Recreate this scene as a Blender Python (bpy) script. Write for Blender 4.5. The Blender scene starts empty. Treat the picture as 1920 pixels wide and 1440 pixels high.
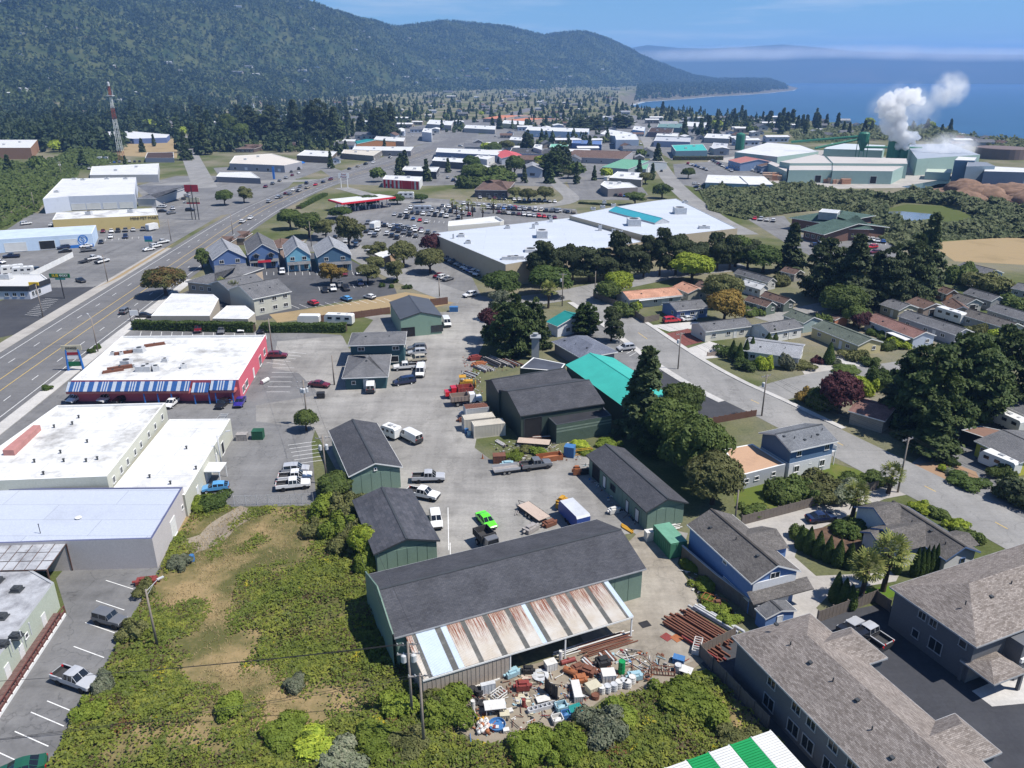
import bpy,bmesh,math,random
import numpy as np
from mathutils import Vector,Matrix
R = math.radians
random.seed(7);RNG = np.random.default_rng(7)
SC = bpy.context.scene
COL = SC.collection
# ------------------------------------------------------------------ camera, sky, sun, exposure
FPX,HOR,CAMZ = 1460.0,140.0,64.0          # focal length and horizon row in photo pixels (1920 wide), camera height in metres
PITCH = math.atan((720 - HOR)/FPX)
cam_d = bpy.data.cameras.new('camera');cam = bpy.data.objects.new('camera',cam_d);COL.objects.link(cam)
cam.location = (0,0,CAMZ);cam.rotation_euler = (math.pi/2 - PITCH,0,0)
cam_d.sensor_width = 36;cam_d.lens = 36*FPX/1920;cam_d.clip_start = 1;cam_d.clip_end = 60000
SC.camera = cam
SUN_EL,SUN_AZ = R(58),R(-13)                 # azimuth measured from +x towards +y
sv = Vector((math.cos(SUN_EL)*math.cos(SUN_AZ),math.cos(SUN_EL)*math.sin(SUN_AZ),math.sin(SUN_EL)))
sun_d = bpy.data.lights.new('sun','SUN');sun = bpy.data.objects.new('sun',sun_d);COL.objects.link(sun)
sun_d.energy = 5.0;sun_d.angle = R(0.53);sun_d.color = (1,0.95,0.88)
sun.rotation_euler = (-sv).to_track_quat('-Z','Y').to_euler()
W = bpy.data.worlds.new('World');SC.world = W;W.use_nodes = True
wn = W.node_tree.nodes;wl = W.node_tree.links;wn.clear()
wo = wn.new('ShaderNodeOutputWorld');bg = wn.new('ShaderNodeBackground');sky = wn.new('ShaderNodeTexSky')
sky.sky_type = 'NISHITA';sky.sun_disc = False;sky.sun_elevation = SUN_EL;sky.sun_rotation = math.pi/2 - SUN_AZ
sky.altitude = 60;sky.air_density = 1.0;sky.dust_density = 0.1;sky.ozone_density = 3.5
bg.inputs['Strength'].default_value = 0.075
tc = wn.new('ShaderNodeTexCoord');mp = wn.new('ShaderNodeMapping');mp.inputs['Scale'].default_value = (1.6,1.6,22)
cn = wn.new('ShaderNodeTexNoise');cn.inputs['Scale'].default_value = 2.6;cn.inputs['Detail'].default_value = 7;cn.inputs['Roughness'].default_value = .62
cr = wn.new('ShaderNodeValToRGB');cr.color_ramp.elements[0].position = .5;cr.color_ramp.elements[1].position = .72
cr.color_ramp.elements[1].color = (.42,.42,.42,1);cr.color_ramp.elements[0].color = (0,0,0,1)
mxs = wn.new('ShaderNodeMix');mxs.data_type = 'RGBA';mxs.inputs['B'].default_value = (9,9.4,9.8,1)
wl.new(tc.outputs['Generated'],mp.inputs['Vector']);wl.new(mp.outputs[0],cn.inputs['Vector']);wl.new(cn.outputs[0],cr.inputs[0])
wl.new(cr.outputs[0],mxs.inputs['Factor']);tint = wn.new('ShaderNodeMix');tint.data_type = 'RGBA';tint.blend_type = 'MULTIPLY';tint.inputs['Factor'].default_value = 1;tint.inputs['B'].default_value = (.58,.86,1.16,1)
wl.new(sky.outputs[0],tint.inputs['A']);wl.new(tint.outputs['Result'],mxs.inputs['A']);wl.new(mxs.outputs['Result'],bg.inputs['Color'])
wl.new(bg.outputs[0],wo.inputs['Surface'])
SC.view_settings.view_transform = 'Standard';SC.view_settings.look = 'None';SC.view_settings.gamma = 1
SC.view_settings.exposure = 0.4
SC.render.engine = 'CYCLES'
cy = SC.cycles
cy.use_denoising = True;cy.max_bounces = 8;cy.diffuse_bounces = 2;cy.glossy_bounces = 2;cy.transmission_bounces = 3
cy.volume_bounces = 8;cy.transparent_max_bounces = 8;cy.caustics_reflective = False;cy.caustics_refractive = False
cy.sample_clamp_indirect = 4

# ------------------------------------------------------------------ helpers
def P(px,py,z=0.0):
    """world point at height z seen at photo pixel (px, py)"""
    y = py - 720;c,s = math.cos(PITCH),math.sin(PITCH)
    r = Vector((px - 960,FPX*c - y*s,-FPX*s - y*c))
    t = (z - CAMZ)/r.z
    return Vector((r.x*t,r.y*t,z))
def PX(v):
    c,s = math.cos(PITCH),math.sin(PITCH)
    d = v.y*c - (v.z - CAMZ)*s
    return (960 + FPX*v.x/d,720 + FPX*(-v.y*s - (v.z - CAMZ)*c)/d)
def PP(l,z=0.0):return [P(a,b,z) for a,b in l]

MATS = {};BPOLY = [];LPOLY = []
def new_mat(name):
    m = bpy.data.materials.new(name);m.use_nodes = True;n = m.node_tree.nodes;n.clear()
    o = n.new('ShaderNodeOutputMaterial');b = n.new('ShaderNodeBsdfPrincipled');m.node_tree.links.new(b.outputs[0],o.inputs[0])
    return m,n,m.node_tree.links,b
def rgba(c):return (c[0],c[1],c[2],1)
def mixc(n,l,f,a,b,blend='MIX'):
    m = n.new('ShaderNodeMix');m.data_type = 'RGBA';m.blend_type = blend
    for k,v in (('Factor',f),('A',a),('B',b)):
        s = m.inputs[k] if k == 'Factor' else [q for q in m.inputs if q.name == k and q.type == 'RGBA'][0]
        if hasattr(v,'links') or hasattr(v,'is_linked'):l.new(v,s)
        else:s.default_value = v if k == 'Factor' else rgba(v)
    return [q for q in m.outputs if q.type == 'RGBA'][0]
def coord(n,l,kind='pos',scale=(1,1,1)):
    if kind == 'pos':s = n.new('ShaderNodeNewGeometry').outputs['Position']
    elif kind == 'uv':s = n.new('ShaderNodeUVMap').outputs[0]
    else:s = n.new('ShaderNodeTexCoord').outputs['Object']
    mp = n.new('ShaderNodeMapping');mp.inputs['Scale'].default_value = scale;l.new(s,mp.inputs[0]);return mp.outputs[0]
def noise(n,l,vec,scale,detail=4,rough=.6,lo=.35,hi=.65):
    t = n.new('ShaderNodeTexNoise');t.inputs['Scale'].default_value = scale;t.inputs['Detail'].default_value = detail;t.inputs['Roughness'].default_value = rough
    l.new(vec,t.inputs['Vector'])
    r = n.new('ShaderNodeMapRange');r.inputs['From Min'].default_value = lo;r.inputs['From Max'].default_value = hi;l.new(t.outputs[0],r.inputs[0])
    return r.outputs[0]
def bump(n,l,b,h,dist,strength=.5):
    k = n.new('ShaderNodeBump');k.inputs['Strength'].default_value = strength;k.inputs['Distance'].default_value = dist
    l.new(h,k.inputs['Height']);l.new(k.outputs[0],b.inputs['Normal'])
def plain(name,c,rough=.7,var=.12,scale=.6,metal=0,fine=6.,spec=.3,coat=0,kind='pos'):
    """paint or coating with weathering: two sizes of noise around the base colour"""
    if name in MATS:return MATS[name]
    m,n,l,b = new_mat(name);v = coord(n,l,kind)
    f1 = noise(n,l,v,scale,5);f2 = noise(n,l,v,fine,3)
    d = tuple(x*(1 - var) for x in c);e = tuple(min(1,x*(1 + var)) for x in c)
    a = mixc(n,l,f1,d,e);k = mixc(n,l,f2,tuple(x*(1 - var*.6) for x in (1,1,1)),(1,1,1))
    o = mixc(n,l,1.0,a,k,'MULTIPLY');l.new(o,b.inputs['Base Color'])
    b.inputs['Roughness'].default_value = rough;b.inputs['Metallic'].default_value = metal;b.inputs['Specular IOR Level'].default_value = spec
    if coat:b.inputs['Coat Weight'].default_value = coat;b.inputs['Coat Roughness'].default_value = .05
    MATS[name] = m;return m
def asphalt(name,c,c2,stain=.5,scale=.05,crack=.6):
    if name in MATS:return MATS[name]
    m,n,l,b = new_mat(name);v = coord(n,l)
    f1 = noise(n,l,v,scale,6,.65,.38,.64);f2 = noise(n,l,v,2.2,5,.7,.3,.7);f3 = noise(n,l,v,.23,4,.6,.56,.74)
    a = mixc(n,l,f1,c,c2);a = mixc(n,l,f2,a,tuple(x*.82 for x in (1,1,1)),'MULTIPLY') if False else mixc(n,l,1.0,a,mixc(n,l,f2,(.86,.86,.86),(1.06,1.06,1.06)),'MULTIPLY')
    a = mixc(n,l,1.0,a,mixc(n,l,f3,(1,1,1),(1 - stain*.5,)*3),'MULTIPLY')
    for q,sd in (((.35,.03,1),.9),((.04,.4,1),1.1)):a = mixc(n,l,1.0,a,mixc(n,l,noise(n,l,coord(n,l,'pos',q),sd,4,.65,.4,.68),(1.05,)*3,(1 - stain*.22,)*3),'MULTIPLY')
    wv = n.new('ShaderNodeTexVoronoi');wv.feature = 'DISTANCE_TO_EDGE';wv.inputs['Scale'].default_value = .09
    wob = n.new('ShaderNodeVectorMath');wob.operation = 'ADD';t = n.new('ShaderNodeTexNoise');t.inputs['Scale'].default_value = .35;t.inputs['Detail'].default_value = 5
    l.new(v,t.inputs['Vector']);sc = n.new('ShaderNodeVectorMath');sc.operation = 'SCALE';sc.inputs['Scale'].default_value = 7;l.new(t.outputs['Color'],sc.inputs[0])
    l.new(v,wob.inputs[0]);l.new(sc.outputs[0],wob.inputs[1]);l.new(wob.outputs[0],wv.inputs['Vector'])
    r = n.new('ShaderNodeMapRange');r.inputs['From Min'].default_value = 0;r.inputs['From Max'].default_value = .012;r.inputs['To Min'].default_value = 1 - crack*.5;l.new(wv.outputs['Distance'],r.inputs[0])
    a = mixc(n,l,1.0,a,r.outputs[0],'MULTIPLY')
    l.new(a,b.inputs['Base Color']);b.inputs['Roughness'].default_value = .93;b.inputs['Specular IOR Level'].default_value = .15
    MATS[name] = m;return m
def shingle(name,c1,c2,bw=.34,bh=.16,mottle=.6,var=.15):
    """asphalt shingles: brick courses in metres along the slope, each tab its own tint"""
    if name in MATS:return MATS[name]
    m,n,l,b = new_mat(name);v = coord(n,l,'uv')
    t = n.new('ShaderNodeTexBrick');t.inputs['Scale'].default_value = 1;t.inputs['Brick Width'].default_value = bw;t.inputs['Row Height'].default_value = bh
    t.inputs['Mortar Size'].default_value = .012;t.inputs['Mortar Smooth'].default_value = .3;t.inputs['Bias'].default_value = 0
    t.inputs['Color1'].default_value = rgba(c1);t.inputs['Color2'].default_value = rgba(c2);t.inputs['Mortar'].default_value = rgba([x*.55 for x in c1]);l.new(v,t.inputs[0])
    f = noise(n,l,coord(n,l),.35,5);g = noise(n,l,v,3.0,4,.7)
    a = mixc(n,l,1.0,t.outputs[0],mixc(n,l,f,(1 - var,)*3,(1 + var,)*3),'MULTIPLY');a = mixc(n,l,1.0,a,mixc(n,l,g,(.88,)*3,(1.1,)*3),'MULTIPLY')
    l.new(a,b.inputs['Base Color']);b.inputs['Roughness'].default_value = .95;b.inputs['Specular IOR Level'].default_value = .12
    bump(n,l,b,t.outputs['Fac'],-.012,.6);MATS[name] = m;return m
def stained(name,c,stain,amount=.5,scale=.25,rough=.6,streak=(1,1,1),lo=.52,hi=.75,spec=.3,kind='pos',seam=0):
    """base coat with irregular dirt or rust patches of their own shape"""
    if name in MATS:return MATS[name]
    m,n,l,b = new_mat(name);v = coord(n,l,kind,streak)
    f = noise(n,l,v,scale,7,.68,lo,hi);g = noise(n,l,coord(n,l,kind),5.,3,.6)
    mul = n.new('ShaderNodeMath');mul.operation = 'MULTIPLY';mul.inputs[1].default_value = amount;l.new(f,mul.inputs[0])
    a = mixc(n,l,mul.outputs[0],c,stain);a = mixc(n,l,1.0,a,mixc(n,l,g,(.92,)*3,(1.04,)*3),'MULTIPLY')
    if seam:
        t = n.new('ShaderNodeTexBrick');t.inputs['Scale'].default_value = 1;t.inputs['Brick Width'].default_value = seam*4;t.inputs['Row Height'].default_value = seam;t.inputs['Mortar Size'].default_value = .05;t.inputs['Mortar Smooth'].default_value = .4
        for k,c in (('Color1',.94),('Color2',1.0),('Mortar',.62)):t.inputs[k].default_value = (c,c,c,1)
        l.new(coord(n,l),t.inputs[0]);a = mixc(n,l,1.0,a,t.outputs[0],'MULTIPLY')
    l.new(a,b.inputs['Base Color']);b.inputs['Roughness'].default_value = rough;b.inputs['Specular IOR Level'].default_value = spec
    MATS[name] = m;return m
def glass(name='glass',c=(.02,.026,.032),rough=.08):
    if name in MATS:return MATS[name]
    m,n,l,b = new_mat(name);b.inputs['Base Color'].default_value = rgba(c);b.inputs['Roughness'].default_value = rough;b.inputs['Specular IOR Level'].default_value = .6
    MATS[name] = m;return m
def leafmat(name,cols,scale=.5,trans=.25,fine=3.):
    if name in MATS:return MATS[name]
    m,n,l,b = new_mat(name);v = coord(n,l)
    f1 = noise(n,l,v,scale,3,.6,.38,.62);f2 = noise(n,l,v,fine,2,.6,.35,.65)
    oi = n.new('ShaderNodeObjectInfo')
    a = mixc(n,l,f1,cols[0],cols[1]);a = mixc(n,l,f2,a,cols[2] if len(cols) > 2 else cols[0])
    mr = n.new('ShaderNodeMapRange');mr.inputs['To Min'].default_value = .78;mr.inputs['To Max'].default_value = 1.18;l.new(oi.outputs['Random'],mr.inputs[0])
    a = mixc(n,l,1.0,a,mr.outputs[0],'MULTIPLY')
    l.new(a,b.inputs['Base Color']);b.inputs['Roughness'].default_value = .7;b.inputs['Specular IOR Level'].default_value = .25
    if trans:
        o = [q for q in n if q.type == 'OUTPUT_MATERIAL'][0];ms = n.new('ShaderNodeMixShader');ms.inputs[0].default_value = trans
        t = n.new('ShaderNodeBsdfTranslucent');l.new(a,t.inputs[0]);l.new(b.outputs[0],ms.inputs[1]);l.new(t.outputs[0],ms.inputs[2]);l.new(ms.outputs[0],o.inputs[0])
    MATS[name] = m;return m

class MB:
    """collects faces; ob() links them as one mesh object"""
    def __init__(s):s.v = [];s.f = [];s.m = [];s.uv = {}
    def face(s,pts,m=0,uv=None):
        i = len(s.v);s.v += [tuple(p) for p in pts];s.f.append(tuple(range(i,i + len(pts))));s.m.append(m)
        if uv:s.uv[len(s.f) - 1] = uv
        return s
    def box(s,c,d,rz=0,m=0,taper=1.0,rx=0):
        x,y,z = d[0]/2,d[1]/2,d[2]/2;mt = Matrix.Rotation(rz,3,'Z')@Matrix.Rotation(rx,3,'X');c = Vector(c)
        q = [c + mt@Vector((a*x*(taper if e > 0 else 1),b*y*(taper if e > 0 else 1),e*z)) for a,b,e in
             ((-1,-1,-1),(1,-1,-1),(1,1,-1),(-1,1,-1),(-1,-1,1),(1,-1,1),(1,1,1),(-1,1,1))]
        i = len(s.v);s.v += [tuple(p) for p in q]
        for f in ((0,3,2,1),(4,5,6,7),(0,1,5,4),(1,2,6,5),(2,3,7,6),(3,0,4,7)):s.f.append(tuple(i + k for k in f));s.m.append(m)
        return s
    def prism(s,poly,z0,z1,m=0,mtop=None,bottom=True):
        n = len(poly)
        if sum((poly[(i + 1) % n][0] - poly[i][0])*(poly[(i + 1) % n][1] + poly[i][1]) for i in range(n)) > 0:poly = poly[::-1]
        for i in range(n):
            a,b = poly[i],poly[(i + 1) % n];s.face([(a[0],a[1],z0),(b[0],b[1],z0),(b[0],b[1],z1),(a[0],a[1],z1)],m)
        s.face([(a[0],a[1],z1) for a in poly],m if mtop is None else mtop)
        if bottom:s.face([(a[0],a[1],z0) for a in poly[::-1]],m)
        return s
    def tube(s,p,q,r,n=8,m=0,r2=None,caps=True):
        p,q = Vector(p),Vector(q);d = q - p;r2 = r if r2 is None else r2
        u = d.orthogonal().normalized();w = d.cross(u).normalized();i = len(s.v)
        for k in range(n):
            a = 2*math.pi*k/n;e = u*math.cos(a) + w*math.sin(a);s.v += [tuple(p + e*r),tuple(q + e*r2)]
        for k in range(n):
            j = (k + 1) % n;s.f.append((i + 2*k,i + 2*j,i + 2*j + 1,i + 2*k + 1));s.m.append(m)
        if caps:
            s.f.append(tuple(i + 2*k + 1 for k in range(n)));s.m.append(m);s.f.append(tuple(i + 2*k for k in range(n - 1,-1,-1)));s.m.append(m)
        return s
    def lathe(s,c,prof,n=12,m=0):
        c = Vector(c);i = len(s.v)
        for r,z in prof:
            for k in range(n):a = 2*math.pi*k/n;s.v.append((c.x + r*math.cos(a),c.y + r*math.sin(a),c.z + z))
        for j in range(len(prof) - 1):
            for k in range(n):q = (k + 1) % n;s.f.append((i + j*n + k,i + j*n + q,i + (j + 1)*n + q,i + (j + 1)*n + k));s.m.append(m)
        s.f.append(tuple(i + (len(prof) - 1)*n + k for k in range(n)));s.m.append(m)
        return s
    def blob(s,c,r,seed=0,n=1,m=0,amp=.25):
        b = bmesh.new();bmesh.ops.create_icosphere(b,subdivisions=n,radius=1);g = random.Random(seed);i = len(s.v)
        r = r if hasattr(r,'__len__') else (r,r,r)
        for v in b.verts:
            k = 1 + amp*(g.random() - .5)*2;s.v.append((c[0] + v.co.x*r[0]*k,c[1] + v.co.y*r[1]*k,c[2] + v.co.z*r[2]*k))
        for f in b.faces:s.f.append(tuple(i + v.index for v in f.verts));s.m.append(m)
        b.free();return s
    def mesh(s,name,mats,smooth=False):
        me = bpy.data.meshes.new(name);me.from_pydata(s.v,[],s.f)
        for k in mats:me.materials.append(k)
        if len(mats) > 1:me.polygons.foreach_set('material_index',s.m)
        if s.uv:
            u = me.uv_layers.new(name='UVMap')
            for fi,q in s.uv.items():
                for li,w in zip(me.polygons[fi].loop_indices,q):u.data[li].uv = w
        if smooth:me.polygons.foreach_set('use_smooth',[True]*len(s.f))
        me.update();return me
    def ob(s,name,mats,parent=None,smooth=False,**k):
        return link(name,s.mesh(name,mats if isinstance(mats,(list,tuple)) else [mats],smooth),parent,**k)
def link(name,data,parent=None,loc=None,rz=0,label=None,cat=None,group=None,kind=None,scale=None):
    o = bpy.data.objects.new(name,data);COL.objects.link(o);o.parent = parent
    if loc is not None:o.location = loc
    if rz:o.rotation_euler = (0,0,rz)
    if scale is not None:o.scale = scale
    if label:o['label'] = label
    if cat:o['category'] = cat
    if group:o['group'] = group
    if kind:o['kind'] = kind
    return o
def thing(name,label,cat,loc=(0,0,0),rz=0,group=None):return link(name,None,None,loc,rz,label,cat,group)
def np_mesh(name,V,Fq,mats,mi=None,smooth=False):
    """fast mesh from numpy arrays: V (n,3), Fq (m,k)"""
    me = bpy.data.meshes.new(name);k = Fq.shape[1];me.vertices.add(len(V));me.vertices.foreach_set('co',np.ascontiguousarray(V,dtype=np.float32).ravel())
    me.loops.add(Fq.size);me.loops.foreach_set('vertex_index',np.ascontiguousarray(Fq,dtype=np.int32).ravel())
    me.polygons.add(len(Fq));me.polygons.foreach_set('loop_start',np.arange(0,Fq.size,k,dtype=np.int32))
    if mi is not None:me.polygons.foreach_set('material_index',np.asarray(mi,dtype=np.int32))
    for q in mats:me.materials.append(q)
    me.update(calc_edges=True)
    if smooth:me.polygons.foreach_set('use_smooth',np.ones(len(Fq),bool))
    return me
def sheet(name,pts,mat,z=.02,parent=None,kind='structure',thick=0):
    """flat ground sheet from world points"""
    b = bmesh.new();vs = [b.verts.new((p[0],p[1],z)) for p in pts];f = b.faces.new(vs)
    f.normal_update()
    if f.normal.z < 0:f.normal_flip()
    if thick:
        g = bmesh.ops.extrude_face_region(b,geom=[f]);bmesh.ops.translate(b,vec=(0,0,thick),verts=[e for e in g['geom'] if isinstance(e,bmesh.types.BMVert)])
        b.faces.remove(f) if f.is_valid else None
    bmesh.ops.recalc_face_normals(b,faces=b.faces) if thick else None
    bmesh.ops.triangulate(b,faces=[q for q in b.faces if len(q.verts) > 4])
    me = bpy.data.meshes.new(name);b.to_mesh(me);b.free();me.materials.append(mat)
    return link(name,me,parent,kind=None if parent else kind)
def ribbon(pts,w):
    """outline of a strip of width w along world points"""
    L,Rr = [],[]
    for i,p in enumerate(pts):
        a = pts[max(0,i - 1)];b = pts[min(len(pts) - 1,i + 1)];d = Vector((b[0] - a[0],b[1] - a[1])).normalized();nn = Vector((-d.y,d.x))*w/2
        L.append((p[0] + nn.x,p[1] + nn.y));Rr.append((p[0] - nn.x,p[1] - nn.y))
    return L + Rr[::-1]
# ------------------------------------------------------------------ terrain: plateau, coast bluff, sea, hills
SEA = -36.0
coast = [P(a,b,z) for a,b,z in ((2600,330,0),(2200,295,0),(1920,270,0),(1850,262,0),(1812,253,0),(1775,243,0),(1710,238,0),(1640,232,0),(1560,226,0),(1480,223,0),
    (1400,220,0),(1330,214,0),(1290,207,0),(1240,201,0),(1205,197,0),(1178,193.5,-30),(1200,191,SEA),(1240,188,SEA),(1290,184.5,SEA),(1330,181,SEA),(1380,178.5,SEA),(1440,174,SEA),
    (1482,169.5,SEA),(1490,165,SEA),(1470,161,SEA),(1420,158,SEA),(1380,154.5,SEA),(1330,152,SEA),(1250,150,SEA))]
land = [(p.x,p.y) for p in coast] + [(-9000,16000),(-9000,-300),(4000,-300)]
def inside(X,Y,poly):
    r = np.zeros(X.shape,bool);n = len(poly)
    for i in range(n):
        (x1,y1),(x2,y2) = poly[i],poly[(i + 1) % n]
        c = ((y1 > Y) != (y2 > Y)) & (X < (x2 - x1)*(Y - y1)/((y2 - y1) or 1e-9) + x1);r ^= c
    return r
def pdist(X,Y,pts):
    d = np.full(X.shape,1e9)
    for (x1,y1),(x2,y2) in zip(pts[:-1],pts[1:]):
        dx,dy = x2 - x1,y2 - y1;t = np.clip(((X - x1)*dx + (Y - y1)*dy)/(dx*dx + dy*dy + 1e-9),0,1)
        d = np.minimum(d,np.hypot(X - x1 - t*dx,Y - y1 - t*dy))
    return d
rid = np.array([(-700,-40,2500,1100),(-200,-44,2600,1200),(0,-42,2650,1250),(200,-34,2750,1350),(400,-18,2900,1500),(560,3,3000,1700),(600,14,3050,1800),(660,30,3200,2000),(700,41,3400,2150),(745,51,3600,2300),
    (790,43,3750,2400),(835,39,3850,2500),(880,45,3950,2600),(960,51,4050,2800),(1020,65,4150,3000),(1055,60,4200,3100),(1095,57,4300,3200),(1135,69,4400,3350),(1180,91,4600,3600),(1240,119,4800,4000),(1300,142,5000,4300),(1345,149,5200,4500),(1420,149,5200,4400),(1700,150,5200,4500)],float)
rid[:,2] *= 1.32;rid[:,3] *= 1.28
c_,s_ = math.cos(PITCH),math.sin(PITCH)
yy = rid[:,1] - 720;hx = rid[:,0] - 960;hy = FPX*c_ - yy*s_;hz = -FPX*s_ - yy*c_
AZR = np.arctan2(hx,hy);RZ = CAMZ + rid[:,2]*hz/np.hypot(hx,hy) - 10
def fbm(X,Y,s,seed,n=5):
    g = np.random.default_rng(seed);r = 0*X;a = 1.
    for k in range(n):
        for q in range(3):
            th = g.uniform(0,6.28);ph = g.uniform(0,6.28);f = (2**k)/s*g.uniform(.75,1.3)
            r = r + a*np.sin((X*math.cos(th) + Y*math.sin(th))*f*6.28 + ph + 1.3*np.sin((X*math.sin(th) - Y*math.cos(th))*f*4 + ph*2))/3
        a *= .5
    return r
def height(X,Y):
    D = np.hypot(X,Y);A = np.arctan2(X,Y)
    h = np.interp(A,AZR,RZ);dr = np.interp(A,AZR,rid[:,2]);db = np.interp(A,AZR,rid[:,3])
    t = np.clip((D - db)/(dr - db),0,1);back = np.clip((D - dr)/2200,0,1)
    n = fbm(X,Y,1300,3);s = t*t*(3 - 2*t)
    z = np.maximum(h,0)*(s*(1 + .0*n) + .15*n*np.sin(t*math.pi)**1.0*(1 - .0*t))*(1 - .9*back)
    z = np.where(t > 0,np.maximum(z,0),0)
    ins = inside(X,Y,land);d = pdist(X,Y,[(p.x,p.y) for p in coast]);d = np.where(ins,d,-d)
    w = np.where(Y < 1700,22.,np.where(Y < 3300,60.,260.))
    k = np.clip((d + w*.2)/w,0,1);return z*k + (SEA - 6)*(1 - k)*1.0
naz,nd = 300,250
az = np.linspace(R(-58),R(58),naz);ds = np.concatenate([[8],np.geomspace(30,9000,nd - 1)])
AA,DD = np.meshgrid(az,ds);GX,GY = DD*np.sin(AA),DD*np.cos(AA);GZ = height(GX,GY)
idx = np.arange(naz*nd).reshape(nd,naz)
Q = np.stack([idx[:-1,:-1],idx[:-1,1:],idx[1:,1:],idx[1:,:-1]],-1).reshape(-1,4)[:,::-1]
m,n,l,b = new_mat('ground');v = coord(n,l)
f1 = noise(n,l,v,.016,6,.6,.4,.62);f2 = noise(n,l,v,.25,5,.65,.35,.65);f3 = noise(n,l,v,2.5,3)
a = mixc(n,l,f1,(.10,.115,.045),(.23,.2,.135));a = mixc(n,l,f2,a,mixc(n,l,f1,(.07,.09,.03),(.2,.185,.15)))
a = mixc(n,l,1.0,a,mixc(n,l,f3,(.82,)*3,(1.1,)*3),'MULTIPLY')
sp = n.new('ShaderNodeSeparateXYZ');l.new(v,sp.inputs[0])       # sand and rock by the sea, meadow and forest floor on the hills
lowz = n.new('ShaderNodeMapRange');lowz.inputs['From Min'].default_value = -4;lowz.inputs['From Max'].default_value = -14;l.new(sp.outputs['Z'],lowz.inputs[0])
a = mixc(n,l,lowz.outputs[0],a,mixc(n,l,f2,(.09,.085,.06),(.17,.15,.12)))
hiz = n.new('ShaderNodeMapRange');hiz.inputs['From Min'].default_value = 6;hiz.inputs['From Max'].default_value = 30;l.new(sp.outputs['Z'],hiz.inputs[0])
a = mixc(n,l,hiz.outputs[0],a,mixc(n,l,f1,(.03,.048,.02),(.075,.085,.035)))
l.new(a,b.inputs['Base Color']);b.inputs['Roughness'].default_value = 1;b.inputs['Specular IOR Level'].default_value = .05;MATS['ground'] = m
g_ = link('ground',np_mesh('ground',np.stack([GX,GY,GZ],-1).reshape(-1,3),Q,[m],smooth=True),kind='structure')
# sea
m,n,l,b = new_mat('sea');v = coord(n,l,'pos',(1,.35,1));f = noise(n,l,v,.012,6,.6,.35,.7);w = noise(n,l,coord(n,l),.35,6,.7,0,1)
l.new(mixc(n,l,f,(.006,.042,.085),(.012,.065,.12)),b.inputs['Base Color']);b.inputs['Roughness'].default_value = .28;bump(n,l,b,w,.5,.5);b.inputs['Specular IOR Level'].default_value = .35
sheet('sea',[(-200,500),(14000,300),(14000,17800),(-9000,17800),(-2500,2600)],m,SEA)
foam = stained('surf',(.55,.56,.55),(.05,.14,.2),.9,.03,.8,lo=.45,hi=.6)
surf = [(p.x,p.y) for p in coast[15:24]]
sheet('surf_line',ribbon([(x + 10,y - 16) for x,y in surf],20),foam,SEA + .15)
beach = plain('beach_sand',(.42,.38,.31),.95,.12,.02)
sheet('beach',ribbon([(x - 12,y + 26) for x,y in surf[:5]],55),beach,SEA + 1.2)
# far coast range across the bay
prof = [(1040,118),(1130,100),(1215,86),(1265,88),(1320,93),(1390,89),(1450,86),(1530,89),(1600,98),(1700,101),(1800,100),(1920,104),(2200,110)]
V = [];m_ = stained('far_hills',(.045,.06,.04),(.10,.09,.06),.8,.0006,1,spec=.05)
for i,(px,py) in enumerate(prof):
    for k,(dd,t) in enumerate(((11000,0),(11500,.35),(12000,.72),(12600,1),(14500,.2))):
        q = Vector((px - 960,FPX*c_ + 580*s_,0)).normalized();yv = py - 720;hz_ = -FPX*s_ - yv*c_;hh = math.hypot(px - 960,FPX*c_ - yv*s_)
        top = CAMZ + 12600*hz_/hh;p = q*dd;V.append((p.x + random.uniform(-90,90),p.y,SEA - 2 + (top - SEA)*t*random.uniform(.92,1.05)))
Fq = np.array([(i*5 + k,(i + 1)*5 + k,(i + 1)*5 + k + 1,i*5 + k + 1) for i in range(len(prof) - 1) for k in range(4)])
link('far_coast_hills',np_mesh('far_coast_hills',np.array(V),Fq,[m_],smooth=True),kind='structure')

# ------------------------------------------------------------------ roads, lots and other ground sheets
ROAD = asphalt('road_asphalt',(.135,.135,.14),(.165,.163,.162),.3,.04,.35)
STREET = asphalt('street_asphalt',(.22,.217,.21),(.27,.265,.255),.35,.05,.5)
YARD = asphalt('yard_asphalt',(.215,.208,.196),(.34,.328,.305),.6,.035,.35)
LOT = asphalt('lot_asphalt',(.15,.15,.152),(.21,.208,.205),.5,.05,.6)
NEWLOT = asphalt('new_asphalt',(.052,.054,.062),(.07,.072,.078),.3,.05,.2)
CONC = asphalt('concrete',(.27,.24,.195),(.39,.355,.3),.7,.1,.5)
WALKC = asphalt('sidewalk_concrete',(.43,.42,.4),(.5,.485,.46),.3,.1,.3)
GRAV = asphalt('gravel',(.33,.31,.285),(.4,.38,.35),.3,.1,0)
DIRT = asphalt('dirt',(.22,.185,.145),(.3,.26,.2),.6,.12,0)
WHITE = stained('road_paint_white',(.72,.72,.7),(.3,.3,.3),.6,1.2,.7)
YEL = stained('road_paint_yellow',(.62,.42,.09),(.3,.25,.15),.6,1.2,.7)
hw = [(-108.5,90),(-112,140),(-115,179),(-118.5,230),(-123,300),(-127,365),(-127.5,420),(-121,500),(-101,585),(-81,690),(-60,850),(-47,990),(-30,1200),(40,1700)]
def smooth_path(pts,n=8):
    o = []
    for i in range(len(pts) - 1):
        p0,p1,p2,p3 = [Vector(pts[max(0,min(len(pts) - 1,i + k))][:2]) for k in (-1,0,1,2)]
        for k in range(n):
            t = k/n;q = .5*(2*p1 + (p2 - p0)*t + (2*p0 - 5*p1 + 4*p2 - p3)*t*t + (3*p1 - p0 - 3*p2 + p3)*t**3);o.append((q.x,q.y))
    o.append(tuple(pts[-1][:2]));return o
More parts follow.
